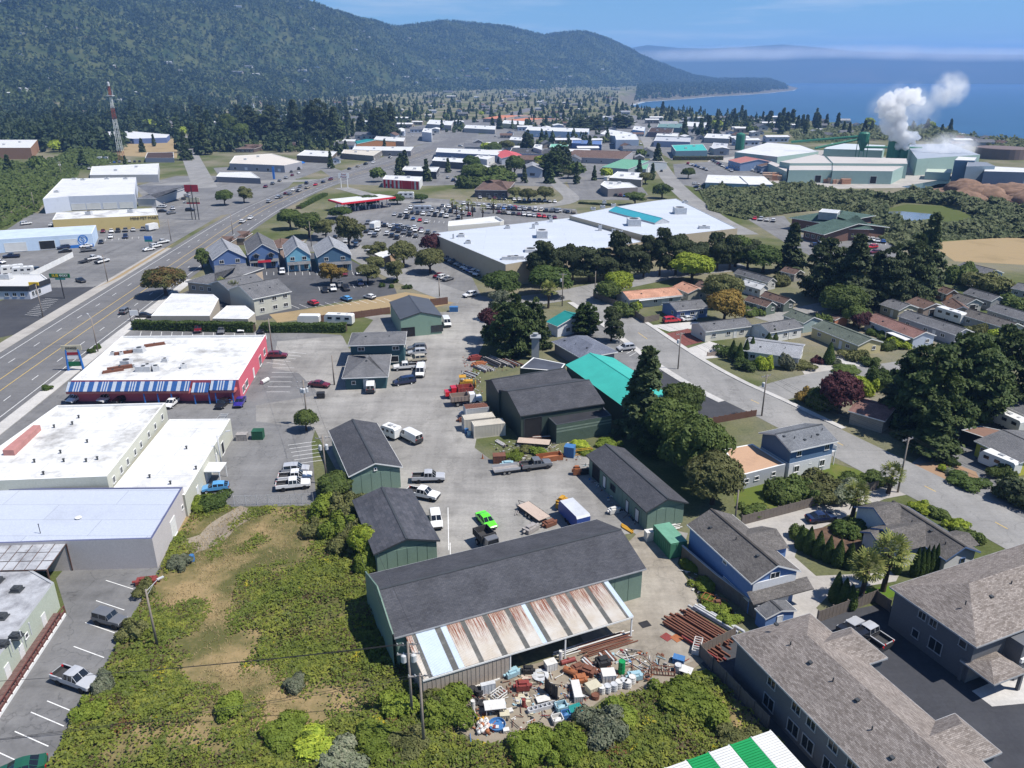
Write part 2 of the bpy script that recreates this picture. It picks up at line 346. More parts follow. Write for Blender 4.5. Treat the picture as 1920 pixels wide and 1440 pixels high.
def offset(pts,d):
    o = []
    for i,p in enumerate(pts):
        a = pts[max(0,i - 1)];b_ = pts[min(len(pts) - 1,i + 1)];t = Vector((b_[0] - a[0],b_[1] - a[1])).normalized();o.append((p[0] - t.y*d,p[1] + t.x*d))
    return o
HW = smooth_path(hw)
highway = sheet('highway',ribbon(HW,23),ROAD,.04)
near = [p for p in HW if p[1] < 760]
def stripe(pts,w,mat,par,name='lane_marking',z=.05):return sheet(name,ribbon(pts,w),mat,z,par,None)
for d,mt in ((9.3,WHITE),(-9.3,WHITE),(1.85,YEL),(-1.85,YEL)):stripe(offset(near,d),.16 if mt is WHITE else .17,mt,highway)
def dashes(path,d,L,gap,w,mat,par,ymax=520):
    o = offset(path,d);pos = 0;on = True;seg = [];acc = 0
    for a,b_ in zip(o[:-1],o[1:]):
        va = Vector(a);vb = Vector(b_);s = (vb - va).length;t = 0
        while t < s:
            k = acc % (L + gap)
            if k < L:
                e = min(s - t,L - k);p = va.lerp(vb,t/s);q = va.lerp(vb,(t + e)/s);seg.append((p,q,k < 1e-6 or t == 0))
            else:e = min(s - t,L + gap - k)
            t += e + 1e-6;acc += e + 1e-6
    for p,q,_ in seg:
        if (q - p).length > .9 and p.y < ymax:stripe([tuple(p),tuple(q)],w,mat,par)
for d in (5.6,-5.6):dashes(near,d,3.0,9.2,.16,WHITE,highway)
sheet('shoulder_east',ribbon(offset(near[:28],-12.3),3.0),WALKC,.02,thick=.12)
sheet('shoulder_west',ribbon(offset(near[:34],13.6),4.0),GRAV,.03)
def road(name,pix,w,mat=STREET,z=.04,n=6,s=True):
    p = [(q.x,q.y) for q in PP(pix)];p = smooth_path(p,n) if s else p
    return sheet(name,ribbon(p,w),mat,z),p
st,stp = road('residential_street',[(1085,552),(1165,602),(1265,672),(1350,722),(1440,765),(1560,825),(1690,890),(1820,955),(1960,1030),(2100,1100)],10.5)
st2,st2p = road('back_street',[(640,455),(700,490),(780,528),(870,560),(960,566),(1060,553),(1150,535),(1260,513),(1330,505),(1400,500)],11,STREET,.045)
st3,_ = road('mill_street',[(1400,440),(1340,408),(1290,370),(1255,335),(1232,300),(1216,270),(1205,250),(1190,232),(1165,215)],11,STREET,.04)
st4,_ = road('side_street',[(1425,745),(1500,722),(1580,706),(1700,690),(1900,660),(2000,648)],8.5,STREET,.048)
st5,_ = road('hill_street',[(385,352),(372,325),(358,295),(348,270),(335,250),(322,236)],14,STREET,.042)
st6,_ = road('cross_street',[(250,352),(330,345),(420,342),(520,340),(600,338)],12,STREET,.036)
st7,_ = road('store_street',[(640,352),(720,372),(800,382),(900,388),(1000,388),(1070,375),(1050,350),(1030,330),(1045,310)],9,STREET,.05)
st8,_ = road('mobile_park_lane',[(1430,600),(1560,570),(1640,555),(1700,540),(1760,520),(1850,540),(1950,565)],6,STREET,.044)
st9,_ = road('yard_entrance',[(905,560),(885,590),(872,620),(850,660),(830,700)],13,YARD,.047)
for q in ((1100,571,1250,676),(1290,706,1400,763),(1470,800,1560,845)):
    pass
sheet('street_kerb',ribbon(offset(stp[6:30],6.0),1.3),WALKC,.02,thick=.12)
sheet('street_kerb',ribbon(offset(stp[2:22],-6.2),1.8),WALKC,.02,thick=.12)
for i in (8,22,30,38,44):stripe([offset(stp,0)[i],offset(stp,0)[i + 1]],.14,YEL,st)
def lot(name,pix,mat,z):
    if 'town_paving' not in name:LPOLY.append([(p.x,p.y) for p in PP(pix)])
    return sheet(name,PP(pix),mat,z)
lot('store_car_park',[(560,470),(610,410),(640,372),(720,365),(1080,392),(1090,420),(860,470),(905,560),(800,545),(760,520),(690,480)],LOT,.02)
lot('motel_car_park',[(240,606),(285,575),(520,470),(640,478),(690,505),(740,540),(745,552),(640,566),(540,585),(500,600)],asphalt('dark_lot',(.075,.078,.085),(.10,.1,.105),.4,.05,.4),.024)
lot('shop_car_park',[(-60,950),(-60,838),(95,735),(228,626),(245,608),(490,620),(640,628),(642,722),(600,772),(584,830),(594,948),(440,950),(330,960)],LOT,.026)
lot('industrial_yard',[(520,640),(642,630),(655,655),(700,600),(665,590),(725,590),(840,585),(850,560),(930,572),(905,640),(870,700),(905,760),(890,840),(920,862),(1010,868),(1100,846),(1108,872),(1220,985),(1290,1000),(1262,1080),(1190,1000),(1100,1010),(900,1045),(690,1080),(694,990),(690,915),(640,900),(590,805),(480,790),(480,760),(600,740),(560,700),(510,690)],YARD,.03)
lot('white_store_lot',[(1120,600),(1180,640),(1270,690),(1420,772),(1320,800),(1180,740),(1040,640)],LOT,.022)
lot('fresh_asphalt_lot',[(1214,700),(1258,692),(1418,778),(1318,796),(1262,770),(1222,735)],NEWLOT,.034)
lot('concrete_apron',[(1165,1030),(1195,1000),(1232,985),(1256,1050),(1272,1060),(1310,1125),(1295,1180),(1300,1240),(1240,1262),(1190,1220),(1130,1260),(1080,1180),(1180,1100)],CONC,.036)
lot('junk_yard_dirt',[(770,1280),(950,1260),(1190,1190),(1300,1210),(1320,1240),(1290,1262),(1225,1290),(1130,1310),(1080,1350),(1010,1385),(900,1395),(860,1370),(850,1310)],DIRT,.028)
lot('condo_drive',[(1500,1160),(1668,1130),(1700,1180),(1935,1150),(2080,1300),(2080,1600),(1700,1600),(1480,1420),(1310,1240),(1380,1190)],NEWLOT,.02)
lot('condo_garage_apron',[(1822,1296),(1935,1246),(2020,1310),(1860,1325)],WALKC,.03)
lot('gravel_drive',[(1390,985),(1440,968),(1630,915),(1700,905),(1715,925),(1660,935),(1560,980),(1500,1010),(1490,1045),(1530,1080),(1640,1075),(1690,1070),(1680,1090),(1560,1110),(1530,1140),(1550,1160),(1490,1170),(1420,1050)],GRAV,.022)
lot('west_lower_lot',[(-150,1440),(-10,1340),(60,1240),(125,1150),(105,1085),(130,1056),(300,1054),(306,1078),(262,1130),(175,1290),(140,1350),(90,1440),(60,1500),(-100,1560)],LOT,.022)
lot('tyre_shop_lot',[(-80,560),(-80,490),(60,400),(330,400),(420,400),(300,470),(230,525),(170,545),(120,560)],LOT,.022)
lot('sandwich_shop_lot',[(-60,645),(-60,590),(60,540),(175,538),(225,520),(205,535),(120,588),(40,625)],NEWLOT,.026)
lot('north_shop_lot',[(250,350),(330,330),(560,330),(540,352),(440,400),(300,420),(280,380)],LOT,.024)
lot('pet_shop_front',[(400,315),(600,300),(640,305),(560,335),(420,345)],LOT,.028)
lot('yellow_house_drive',[(1705,872),(1740,845),(1800,830),(1850,850),(1900,900),(1960,930),(1960,1000),(1900,985),(1840,950),(1800,875)],LOT,.03)
lot('driveway',[(1220,610),(1300,603),(1340,606),(1330,612),(1255,622)],WALKC,.026)
lot('driveway',[(1285,655),(1330,640),(1380,655),(1375,668),(1300,675)],WALKC,.026)
lot('driveway',[(1570,668),(1620,660),(1665,700),(1640,706),(1560,682)],WALKC,.026)
lot('driveway',[(1740,655),(1800,640),(1850,660),(1770,670)],WALKC,.026)
lot('red_gravel_bed',[(1240,628),(1290,616),(1322,640),(1280,650)],plain('red_gravel',(.17,.06,.05),.95,.2,1.5),.034)
lot('garden_gravel',[(1500,690),(1540,676),(1570,688),(1555,700),(1510,705)],GRAV,.03)
lot('mill_yard',[(1300,330),(1330,300),(1400,290),(1500,280),(1620,285),(1800,330),(1990,350),(1990,385),(1700,352),(1500,355),(1400,335)],GRAV,.02)
lot('mill_car_park',[(1268,345),(1262,308),(1350,302),(1420,318),(1440,330),(1340,335),(1310,352)],LOT,.026)
lot('clinic_car_park',[(1075,375),(1060,330),(1180,318),(1200,345),(1215,365),(1180,375)],LOT,.03)
lot('library_car_park',[(1400,410),(1470,405),(1500,440),(1620,435),(1700,455),(1690,480),(1560,500),(1480,460)],LOT,.03)
lot('town_paving',[(560,290),(640,320),(760,280),(850,255),(1000,245),(1180,245),(1210,300),(1030,350),(900,345),(760,350),(640,345)],LOT,.012)
lot('old_town_paving',[(600,262),(860,225),(1180,215),(1460,262),(1440,300),(1260,300),(1180,250),(900,250),(640,300)],LOT,.008)
lot('dry_field',[(1740,455),(1960,440),(1990,500),(1790,490)],stained('dry_grass',(.31,.235,.135),(.2,.155,.085),.8,.06,1,spec=.05),.02)
lot('dry_bank',[(505,590),(640,570),(760,548),(850,560),(862,566),(800,580),(640,590),(520,605)],MATS['dry_grass'],.036)
lot('dry_verge',[(170,545),(225,520),(330,455),(300,470),(250,500),(200,530)],MATS['dry_grass'],.05)
lot('church_lawn',[(222,292),(245,262),(332,260),(332,296)],MATS['dry_grass'],.02)
lot('bark_yard',[(1690,365),(1760,345),(1990,335),(1990,385),(1900,388)],plain('bark',(.2,.125,.085),.95,.3,.25),.03)
POND = plain('pond_water',(.12,.15,.18),.12,.1,.1,spec=.6);MEAD = stained('marsh_grass',(.085,.105,.035),(.15,.14,.065),.8,.05,1,spec=.05)
lot('pond_meadow',[(1660,392),(1700,383),(1780,388),(1840,410),(1800,425),(1700,428),(1665,410)],MEAD,.02)
lot('pond',[(1665,397),(1690,396),(1755,402),(1760,406),(1720,415),(1700,423),(1688,412),(1668,404)],POND,.03)
lot('log_pond',[(1690,350),(1775,335),(1800,340),(1790,350),(1720,356)],plain('dark_water',(.03,.05,.06),.15,.1,.1,spec=.5),.03)
lot('lawn',[(1370,905),(1420,880),(1470,885),(1560,868),(1660,895),(1650,915),(1400,965),(1380,950)],stained('lawn_grass',(.10,.13,.03),(.22,.18,.07),.7,.2,1,spec=.05),.018)
lot('lawn',[(1600,1110),(1690,1095),(1680,1118),(1600,1140)],stained('green_lawn',(.09,.15,.02),(.14,.17,.04),.7,.3,1,spec=.05),.03)
lot('flower_bed',[(1495,1000),(1560,985),(1600,1005),(1640,1030),(1600,1060),(1520,1045)],plain('mulch',(.12,.075,.05),1,.3,1.),.035)
lot('island_bed',[(1712,872),(1770,862),(1830,885),(1845,915),(1800,918),(1750,895)],stained('island_mulch',(.3,.2,.13),(.2,.12,.08),.8,.5,1,spec=.05),.036)
# ------------------------------------------------------------------ buildings: builders
TRIM = plain('white_trim',(.72,.72,.7),.6,.06);DTRIM = plain('dark_trim',(.05,.055,.06),.6,.1);GTRIM = plain('grey_trim',(.35,.36,.37),.6,.1)
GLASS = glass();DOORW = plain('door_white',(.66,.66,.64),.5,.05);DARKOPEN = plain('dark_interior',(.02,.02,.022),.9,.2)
ROOFW = stained('white_roof',(.66,.66,.64),(.2,.19,.175),.8,.16,.55,lo=.5,hi=.68,seam=3.1)
ROOFW2 = stained('clean_white_roof',(.66,.66,.65),(.34,.34,.33),.7,.2,.5,lo=.52,hi=.76,seam=3.6)
ROOFB = stained('pale_blue_roof',(.46,.5,.58),(.36,.39,.45),.6,.12,.5,seam=4.2)
SH_DK = shingle('charcoal_shingles',(.062,.064,.074),(.082,.084,.094),.5,.2)
SH_DK2 = shingle('patched_shingles',(.058,.062,.074),(.088,.09,.104),.9,.5)
SH_GR = shingle('grey_shingles',(.12,.122,.13),(.165,.166,.172))
SH_TP = shingle('taupe_shingles',(.17,.145,.128),(.31,.275,.25),.42,.15,var=.1)
SH_BR = shingle('brown_shingles',(.12,.08,.066),(.17,.115,.095));SH_RB = shingle('red_brown_shingles',(.19,.11,.095),(.25,.145,.125))
SH_SAL = shingle('salmon_tiles',(.42,.22,.15),(.5,.28,.19),.3,.3);SH_GN = shingle('moss_green_shingles',(.095,.115,.095),(.13,.15,.125))
SH_WARM = shingle('warm_grey_shingles',(.10,.093,.088),(.155,.145,.137));SH_TAN = stained('tan_roof',(.45,.29,.19),(.33,.21,.14),.7,.3,.9)
SH_LG = shingle('light_grey_shingles',(.25,.26,.28),(.32,.33,.35))
TEAL = plain('teal_metal_roof',(.05,.40,.33),.45,.07,.3,spec=.4);TEALD = plain('dark_teal_roof',(.02,.22,.2),.45,.08)
GRNW = stained('sage_green_siding',(.16,.235,.19),(.11,.17,.14),.6,.4);GRND = stained('dark_green_siding',(.045,.065,.055),(.03,.045,.04),.6,.5)
def wallm(c,nm=None):return stained(nm or 'siding_%02x%02x%02x' % tuple(int(x*255) for x in c),c,tuple(x*.78 for x in c),.5,.5,.75)
def solve_z(xy,row):
    k = (row - 720)/FPX;c,s = math.cos(PITCH),math.sin(PITCH);return CAMZ - xy[1]*(s + k*c)/(c - k*s)
def frame3(A,B,C,ze):
    a,b,c = P(*A,ze),P(*B,ze),P(*C,ze);x = (b - a);L = x.length;x = x/L;y = Vector((-x.y,x.x,0));w = (c - b).dot(y)
    ctr = (a + b)/2 + y*w/2;return ctr,math.atan2(x.y,x.x),L,abs(w),(b + y*w/2)
WCACHE = {}
def opening(par,pos,ang,w,h,kind='w',trim=None,name=None):
    """window, door or roll-up door set on a wall: frame proud of the wall, pane or leaf inside"""
    trim = trim or TRIM;key = (round(w,2),round(h,2),kind,trim.name)
    if key not in WCACHE:
        t = .09 if kind != 'r' else .14;f = MB()
        f.box((0,-.03,h/2 - t/2),(w,.1,t));f.box((-w/2 + t/2,-.03,0),(t,.1,h - 2*t));f.box((w/2 - t/2,-.03,0),(t,.1,h - 2*t))
        f.box((0,-.05,-h/2 + t/2),(w + (.1 if kind == 'w' else 0),.14,t))
        g = MB()
        if kind == 'w':
            if w > 1.0:
                f.box((0,-.03,0),(.05,.09,h - 2*t))
            g.face([(-w/2 + t,-.02,-h/2 + t),(w/2 - t,-.02,-h/2 + t),(w/2 - t,-.02,h/2 - t),(-w/2 + t,-.02,h/2 - t)])
            pm,pn = GLASS,'pane'
        elif kind == 'd':
            g.box((0,-.02,0),(w - 2*t,.05,h - 2*t));g.box((w*.32,-.06,0),(.08,.06,.08));pm,pn = DOORW,'leaf'
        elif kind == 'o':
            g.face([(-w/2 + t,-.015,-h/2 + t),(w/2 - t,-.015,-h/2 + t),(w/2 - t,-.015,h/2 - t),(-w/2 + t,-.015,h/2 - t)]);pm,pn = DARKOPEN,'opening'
        else:
            n = max(3,int(h/.55))
            for i in range(n):g.box((0,-.02,-h/2 + (i + .5)*h/n),(w - 2*t,.05,h/n - .03))
            pm,pn = DOORW,'door_panels'
        WCACHE[key] = (f.mesh('window_frame' if kind == 'w' else 'door_frame',[trim]),g.mesh(pn,[pm]),pn)
    fm,gm,pn = WCACHE[key]
    o = link(name or {'w':'window','d':'door','r':'garage_door','o':'doorway'}[kind],fm,par,pos,ang);link(pn,gm,o);return o
def side_pos(L,W,s,u,z):
    return {0:((u,-W/2 - .005,z),0),1:((L/2 + .005,u,z),math.pi/2),2:((-u,W/2 + .005,z),math.pi),3:((-L/2 - .005,-u,z),-math.pi/2)}[s]
def facing(ctr,rz):
    d = Vector((-ctr.x,-ctr.y)).normalized();r = {}
    for s,a in ((0,-math.pi/2),(1,0),(2,math.pi/2),(3,math.pi)):r[s] = d.x*math.cos(rz + a) + d.y*math.sin(rz + a)
    return r
def roof_faces(mb,L,W,ze,rise,hip,ro=0.):
    """top faces of a gable (hip=0) or hip roof with slope UVs in metres; returns side outline"""
    hl = L/2 - hip*W/2;sl = math.hypot(W/2,rise);k = (L/2,W/2)
    for s in (-1,1):
        p = [(-k[0]*s,-k[1]*-s*-1 if False else s*-k[1],ze),(k[0]*s,s*-k[1],ze),(hl*s,ro,ze + rise),(-hl*s,ro,ze + rise)]
        mb.face(p,0,[(-k[0],0),(k[0],0),(hl,sl),(-hl,sl)])
        if hip:mb.face([(k[0]*s,-k[1]*s,ze),(k[0]*s,k[1]*s,ze),(hl*s,ro,ze + rise)],0,[(-k[1],0),(k[1],0),(0,sl)])
def house(name,label,A,B,C,ze,ridge,wall,roof,over=.45,wins=(),hip=0,trim=None,cat='building',z0=0,group=None,panels=0,rise=None,vents=0,pmat=None,lean=False):
    trim = trim or TRIM;ctr,rz,L,W,end = frame3(A,B,C,ze)
    if rise is None:rise = max(.3,solve_z(end,ridge) - ze)
    mr = Matrix.Rotation(rz,2);BPOLY.append([tuple(Vector((ctr.x,ctr.y)) + mr@Vector((sx*(L/2 + 2),sy*(W/2 + 2)))) for sx,sy in ((1,1),(-1,1),(-1,-1),(1,-1))]);t = thing(name,label,cat,(ctr.x,ctr.y,z0),rz,group);ze_ = ze - z0;th = .2
    r = MB();roof_faces(r,L,W,ze_,rise,hip);ro = r.ob('roof',roof,t)
    fb = MB()                                                             # eave and barge boards
    for s in (-1,1):fb.box((0,s*(W/2 + .02),ze_ - th/2 - .004),(L,.05,th))
    for s in (-1,1):
        if hip:fb.box((s*(L/2 + .02),0,ze_ - th/2 - .004),(.05,W,th))
        else:
            for q in (-1,1):
                x = s*L/2;fb.face([(x,q*W/2,ze_ - .004),(x,0,ze_ + rise - .004),(x,0,ze_ + rise - th - .05),(x,q*W/2,ze_ - th - .05)]);x -= s*.06
                fb.face([(x,q*W/2,ze_ - .004),(x,0,ze_ + rise - .004),(x,0,ze_ + rise - th - .05),(x,q*W/2,ze_ - th - .05)])
                fb.face([(x,q*W/2,ze_ - th - .05),(x,0,ze_ + rise - th - .05),(x + s*.06,0,ze_ + rise - th - .05),(x + s*.06,q*W/2,ze_ - th - .05)])
    # soffit
    fb.face([(-L/2,-W/2,ze_ - th),(L/2,-W/2,ze_ - th),(L/2,W/2,ze_ - th),(-L/2,W/2,ze_ - th)]) if hip else None
    fb.ob('fascia',trim,ro)
    if not hip:
        rc = MB();rc.box((0,0,ze_ + rise + .01),(L,.34,.07));rc.ob('ridge_cap',roof if not roof.name.endswith('shingles') else DTRIM if 'charcoal' in roof.name or 'patched' in roof.name else roof,ro)
    l2,w2 = L/2 - over,W/2 - over;zl = ze_ + rise*over/(W/2) - th - .01 if not hip else ze_ - th;zp = ze_ + rise - th - .02
    w = MB()
    for s in (-1,1):w.face([(-l2*s,-w2*s,0),(l2*s,-w2*s,0),(l2*s,-w2*s,zl),(-l2*s,-w2*s,zl)])
    for s in (-1,1):
        q = [(l2*s,-w2*s,0),(l2*s,w2*s,0),(l2*s,w2*s,zl)];q += [] if hip else [(l2*s,0,zp)];q += [(l2*s,-w2*s,zl)];w.face(q)
    w.ob('wall',wall,t)
    fc = facing(ctr,rz);nl = 0 if fc[0] > fc[2] else 2;ng = 1 if fc[1] > fc[3] else 3
    L2,W2 = l2*2,w2*2
    if panels:
        for s in (ng,nl):
            span = W2 if s in (1,3) else L2;n = max(2,int(round(span/panels)));pw = span/n;top = zl - .25
            pm = MB();pm.box((0,-.025,top/2),(pw - .07,.06,top - .06));me = pm.mesh('wall_panel',[pmat or wall])
            for i in range(n):
                pos,a = side_pos(L2,W2,s,-span/2 + (i + .5)*pw,.0);link('wall_panel',me,t,pos,a)
    for q in wins:
        s,u,z,ww,hh = q[:5];kind = q[5] if len(q) > 5 else 'w';sd = {'l':nl,'g':ng,'L':2 - nl,'G':4 - ng}[s];span = L2 if sd in (0,2) else W2
        pos,a = side_pos(L2 + (.12 if panels else 0),W2 + (.12 if panels else 0),sd,u*span,z);opening(t,pos,a,ww,hh,kind,trim)
    for i in range(vents):
        x = (-.5 + (i + .7)/(vents + .4))*L;y = (-1 if nl == 0 else 1)*W*random.uniform(.1,.3);zz = ze_ + rise*(1 - abs(y)/(W/2))
        v = MB();v.tube((x,y,zz - .1),(x,y,zz + .45),.07,7) if i % 2 else v.box((x,y,zz + .08),(.4,.4,.2));v.ob('roof_vent',DTRIM,ro)
    t['L'] = L;t['W'] = W
    return t,(L,W,ze_,rise,nl,ng,L2,W2)
def flat(name,label,pix,h,wall,roof,para=.35,wins=(),z0=0,cat='building',cap=None,group=None,world=None):
    """flat-roofed block: outline given at roof height"""
    pts = [P(a,b,h) for a,b in pix] if world is None else [Vector((a,b,h)) for a,b in world]
    n = len(pts);area = sum(pts[i].x*pts[(i + 1) % n].y - pts[(i + 1) % n].x*pts[i].y for i in range(n))
    rev = area < 0
    if rev:pts = pts[::-1]
    c = sum(pts,Vector())/n;t = thing(name,label,cat,(c.x,c.y,z0),0,group);q = [Vector((p.x - c.x,p.y - c.y)) for p in pts];H = h - z0;BPOLY.append([(c.x + p.x*1.12,c.y + p.y*1.12) for p in q])
    w = MB();cp = MB();inn = []
    for i in range(n):
        a,b,d = q[i - 1],q[i],q[(i + 1) % n];e1 = (b - a).normalized();e2 = (d - b).normalized();n1 = Vector((-e1.y,e1.x));n2 = Vector((-e2.y,e2.x));m_ = (n1 + n2);m_ = m_/max(.3,m_.dot(n1));inn.append(b + m_*.3)
    for i in range(n):
        j = (i + 1) % n;a,b = q[i],q[j];w.face([(a.x,a.y,0),(b.x,b.y,0),(b.x,b.y,H),(a.x,a.y,H)])
        ai,bi = inn[i],inn[j];cp.face([(bi.x,bi.y,H - para),(ai.x,ai.y,H - para),(ai.x,ai.y,H),(bi.x,bi.y,H)])
        cp.face([(a.x,a.y,H),(b.x,b.y,H),(bi.x,bi.y,H),(ai.x,ai.y,H)])
    w.ob('wall',wall,t);cp.ob('coping',cap or TRIM,t)
    b = bmesh.new();f = b.faces.new([b.verts.new((p.x,p.y,H - para + .003)) for p in inn]);bmesh.ops.triangulate(b,faces=[f]);me = bpy.data.meshes.new('roof');b.to_mesh(me);b.free();me.materials.append(roof);link('roof',me,t)
    for i,u,z,ww,hh,kind in wins:
        i = (n - 2 - i) % n if rev else i;a,e = q[i],q[(i + 1) % n];u = 1 - u if rev else u;p = a.lerp(e,u);d = (e - a).normalized();nn = Vector((d.y,-d.x))*.006;opening(t,(p.x + nn.x,p.y + nn.y,z),math.atan2(d.y,d.x),ww,hh,kind)
    return t,c
UNITM = plain('galvanised',(.5,.51,.52),.5,.12,1.5);RUSTM = stained('rusty_metal',(.165,.07,.045),(.075,.04,.03),.8,1.2,.85)
def roof_unit(t,px,py,z,d=(2,1.4,1.1),mat=None,rz=0,name='air_conditioner'):
    p = P(px,py,z);l_ = t.location;b = MB();b.box((0,0,d[2]/2),d);b.box((0,0,.06),(d[0] + .3,d[1] + .3,.12));k = b.ob(name,mat or UNITM,t)
    f = MB();f.lathe((0,0,d[2]),[(min(d[:2])*.36,0),(min(d[:2])*.36,.1),(.05,.12)],10);f.ob('fan_housing',DTRIM,k)
    k.location = (p.x - l_.x,p.y - l_.y,z - l_.z);k.rotation_euler = (0,0,rz - t.rotation_euler[2]);return k
def pipe(t,px,py,z,r=.12,h=.6,mat=None):
    p = P(px,py,z);l_ = t.location;b = MB();b.tube((0,0,0),(0,0,h),r,8);b.lathe((0,0,h),[(r*1.6,0),(r*1.6,.08),(.02,.18)],8);o = b.ob('vent_pipe',mat or UNITM,t);o.location = Matrix.Rotation(-t.rotation_euler[2],3,'Z')@Vector((p.x - l_.x,p.y - l_.y,z - l_.z));return o

# ------------------------------------------------------------------ the green industrial sheds
house('metal_shed','green metal shed with dark shingle gable roof beside the parked white van',(707,793),(755,875),(653,892),4.0,868,GRNW,SH_DK,.4,panels=1.5,trim=TRIM,wins=[('g',0,4.3,.5,.6)])
house('metal_shed','small green shed whose dark roof has lighter patches of shingles',(772,917),(825,1013),(702,1042),3.7,1010,GRNW,SH_DK2,.4,panels=1.5,trim=DTRIM)
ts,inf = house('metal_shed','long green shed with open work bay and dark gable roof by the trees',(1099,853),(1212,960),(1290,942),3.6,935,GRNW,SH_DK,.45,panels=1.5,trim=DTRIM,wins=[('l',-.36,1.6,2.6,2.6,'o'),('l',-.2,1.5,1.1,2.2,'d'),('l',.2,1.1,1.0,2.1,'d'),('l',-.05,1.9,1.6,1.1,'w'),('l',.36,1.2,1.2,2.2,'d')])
bs,binf = house('workshop','largest dark roofed green workshop with rusty lean-to along its front',(739,1196),(1212,1066),(1121,973),4.6,992,GRNW,SH_DK,.35,panels=2.0,trim=GTRIM)
# raised parapet on the west gable of the workshop
Lb,Wb,zb,rb = binf[:4]
pp = MB()
for s in (-1,1):
    x0 = -Lb/2 - .18
    pp.face([(x0,s*Wb/2,0),(x0,0,0),(x0,0,zb + rb + .55),(x0,s*Wb/2,zb + .55)]);pp.face([(x0 + .16,s*Wb/2,zb - .3),(x0 + .16,0,zb + rb - .3),(x0 + .16,0,zb + rb + .55),(x0 + .16,s*Wb/2,zb + .55)])
    pp.face([(x0,s*Wb/2,zb + .55),(x0,0,zb + rb + .55),(x0 + .16,0,zb + rb + .55),(x0 + .16,s*Wb/2,zb + .55)])
pp.ob('gable_parapet',GRNW,bs)
# lean-to of alternating sheets in front of the workshop
ltA,ltB = P(760,1192,4.3),P(1138,1087,4.3);ltC = P(1192,1156,3.3);ltD = P(797,1272,3.3)
lx = (ltB - ltA);LL = Vector((lx.x,lx.y)).length;ang = math.atan2(lx.y,lx.x);nrm = Vector((math.sin(ang),-math.cos(ang),0));depth = ((ltD - ltA).dot(nrm) + (ltC - ltB).dot(nrm))/2
lt = thing('lean_to','open lean-to shelter with rusty corrugated roof sheets and beige end wall','shelter',(ltA.x,ltA.y,0),ang)
RSH = []
for k in range(3):
    m,n,l,b = new_mat('rusted_sheet_%s' % 'abc'[k]);v = coord(n,l,'obj');sx = n.new('ShaderNodeSeparateXYZ');l.new(v,sx.inputs[0])
    ns = noise(n,l,coord(n,l,'obj',(13,.3,1)),1.4,5,.62,.38,.62);gr = n.new('ShaderNodeMapRange');gr.inputs['From Min'].default_value = -6.4;gr.inputs['From Max'].default_value = -.2;l.new(sx.outputs['Y'],gr.inputs[0])
    mu = n.new('ShaderNodeMath');mu.operation = 'MULTIPLY';l.new(ns,mu.inputs[0]);l.new(gr.outputs[0],mu.inputs[1]);st_ = n.new('ShaderNodeMapRange');st_.inputs['From Min'].default_value = .3 - .05*k;st_.inputs['From Max'].default_value = .62;l.new(mu.outputs[0],st_.inputs[0])
    base = mixc(n,l,noise(n,l,v,.5,4),(.52,.46,.38),(.6,.57,.52));l.new(mixc(n,l,st_.outputs[0],base,(.23,.068,.03)),b.inputs['Base Color']);b.inputs['Roughness'].default_value = .7;RSH.append(m)
BLS = plain('new_galvanised_sheet',(.55,.63,.72),.4,.06,.4,spec=.5);FGL = stained('mossy_fibreglass_sheet',(.13,.13,.12),(.28,.27,.25),.8,.9,.7)
cuts = [(360,390,'r'),(390,410,'f'),(410,510,'b'),(510,540,'f'),(540,570,'b'),(570,645,'r'),(645,670,'f'),(670,765,'r'),(765,795,'f'),(795,890,'r'),(890,915,'f'),(915,985,'r'),(985,1010,'b'),(1010,1035,'f'),(1035,1125,'r'),(1125,1155,'f'),(1155,1245,'r'),(1245,1270,'f'),(1270,1360,'r'),(1360,1385,'f'),(1385,1470,'r'),(1470,1485,'f'),(1485,1512,'b')]
for i,(u0,u1,k) in enumerate(cuts):
    x0,x1 = (u0 - 360)/1152*LL,(u1 - 360)/1152*LL;b = MB();nr = max(2,int((x1 - x0)/.13))*2;up = .012*(i % 3)
    for j in range(nr):
        xa,xb = x0 + (x1 - x0)*j/nr,x0 + (x1 - x0)*(j + 1)/nr;za,zb_ = (.05*(j % 2),.05*((j + 1) % 2))
        b.face([(xa,-depth,3.3 + za + up),(xb,-depth,3.3 + zb_ + up),(xb,.1,4.32 + zb_ + up),(xa,.1,4.32 + za + up)])
    b.ob('roof_sheet',{'r':RSH[i % 3],'f':FGL,'b':BLS}[k],lt)
BEI = stained('beige_siding',(.36,.31,.26),(.26,.22,.19),.6,.5)
g = MB();g.box((LL/2,-depth + .02,3.16),(LL,.12,.2));g.ob('gutter',TRIM,lt)
for i in range(10):
    b = MB();b.box((.0,0,1.52),(LL*.385/10 - .05,.06,3.04));b.box((-LL*.0192 + .06,-.04,1.52),(.07,.06,3.04));b.box((0,-.04,1.52),(.05,.06,3.04));b.ob('wall_panel',BEI,lt,loc=((i + .5)*LL*.385/10,-depth + .12,0))
for x in (.39,.655,.995):b = MB();b.box((x*LL,-depth + .14,1.55),(.16,.16,3.1));b.ob('post',TRIM,lt)
b = MB();b.box((.06,-depth/2,1.9),(.06,depth - .2,3.8));b.ob('end_wall',BEI,lt)
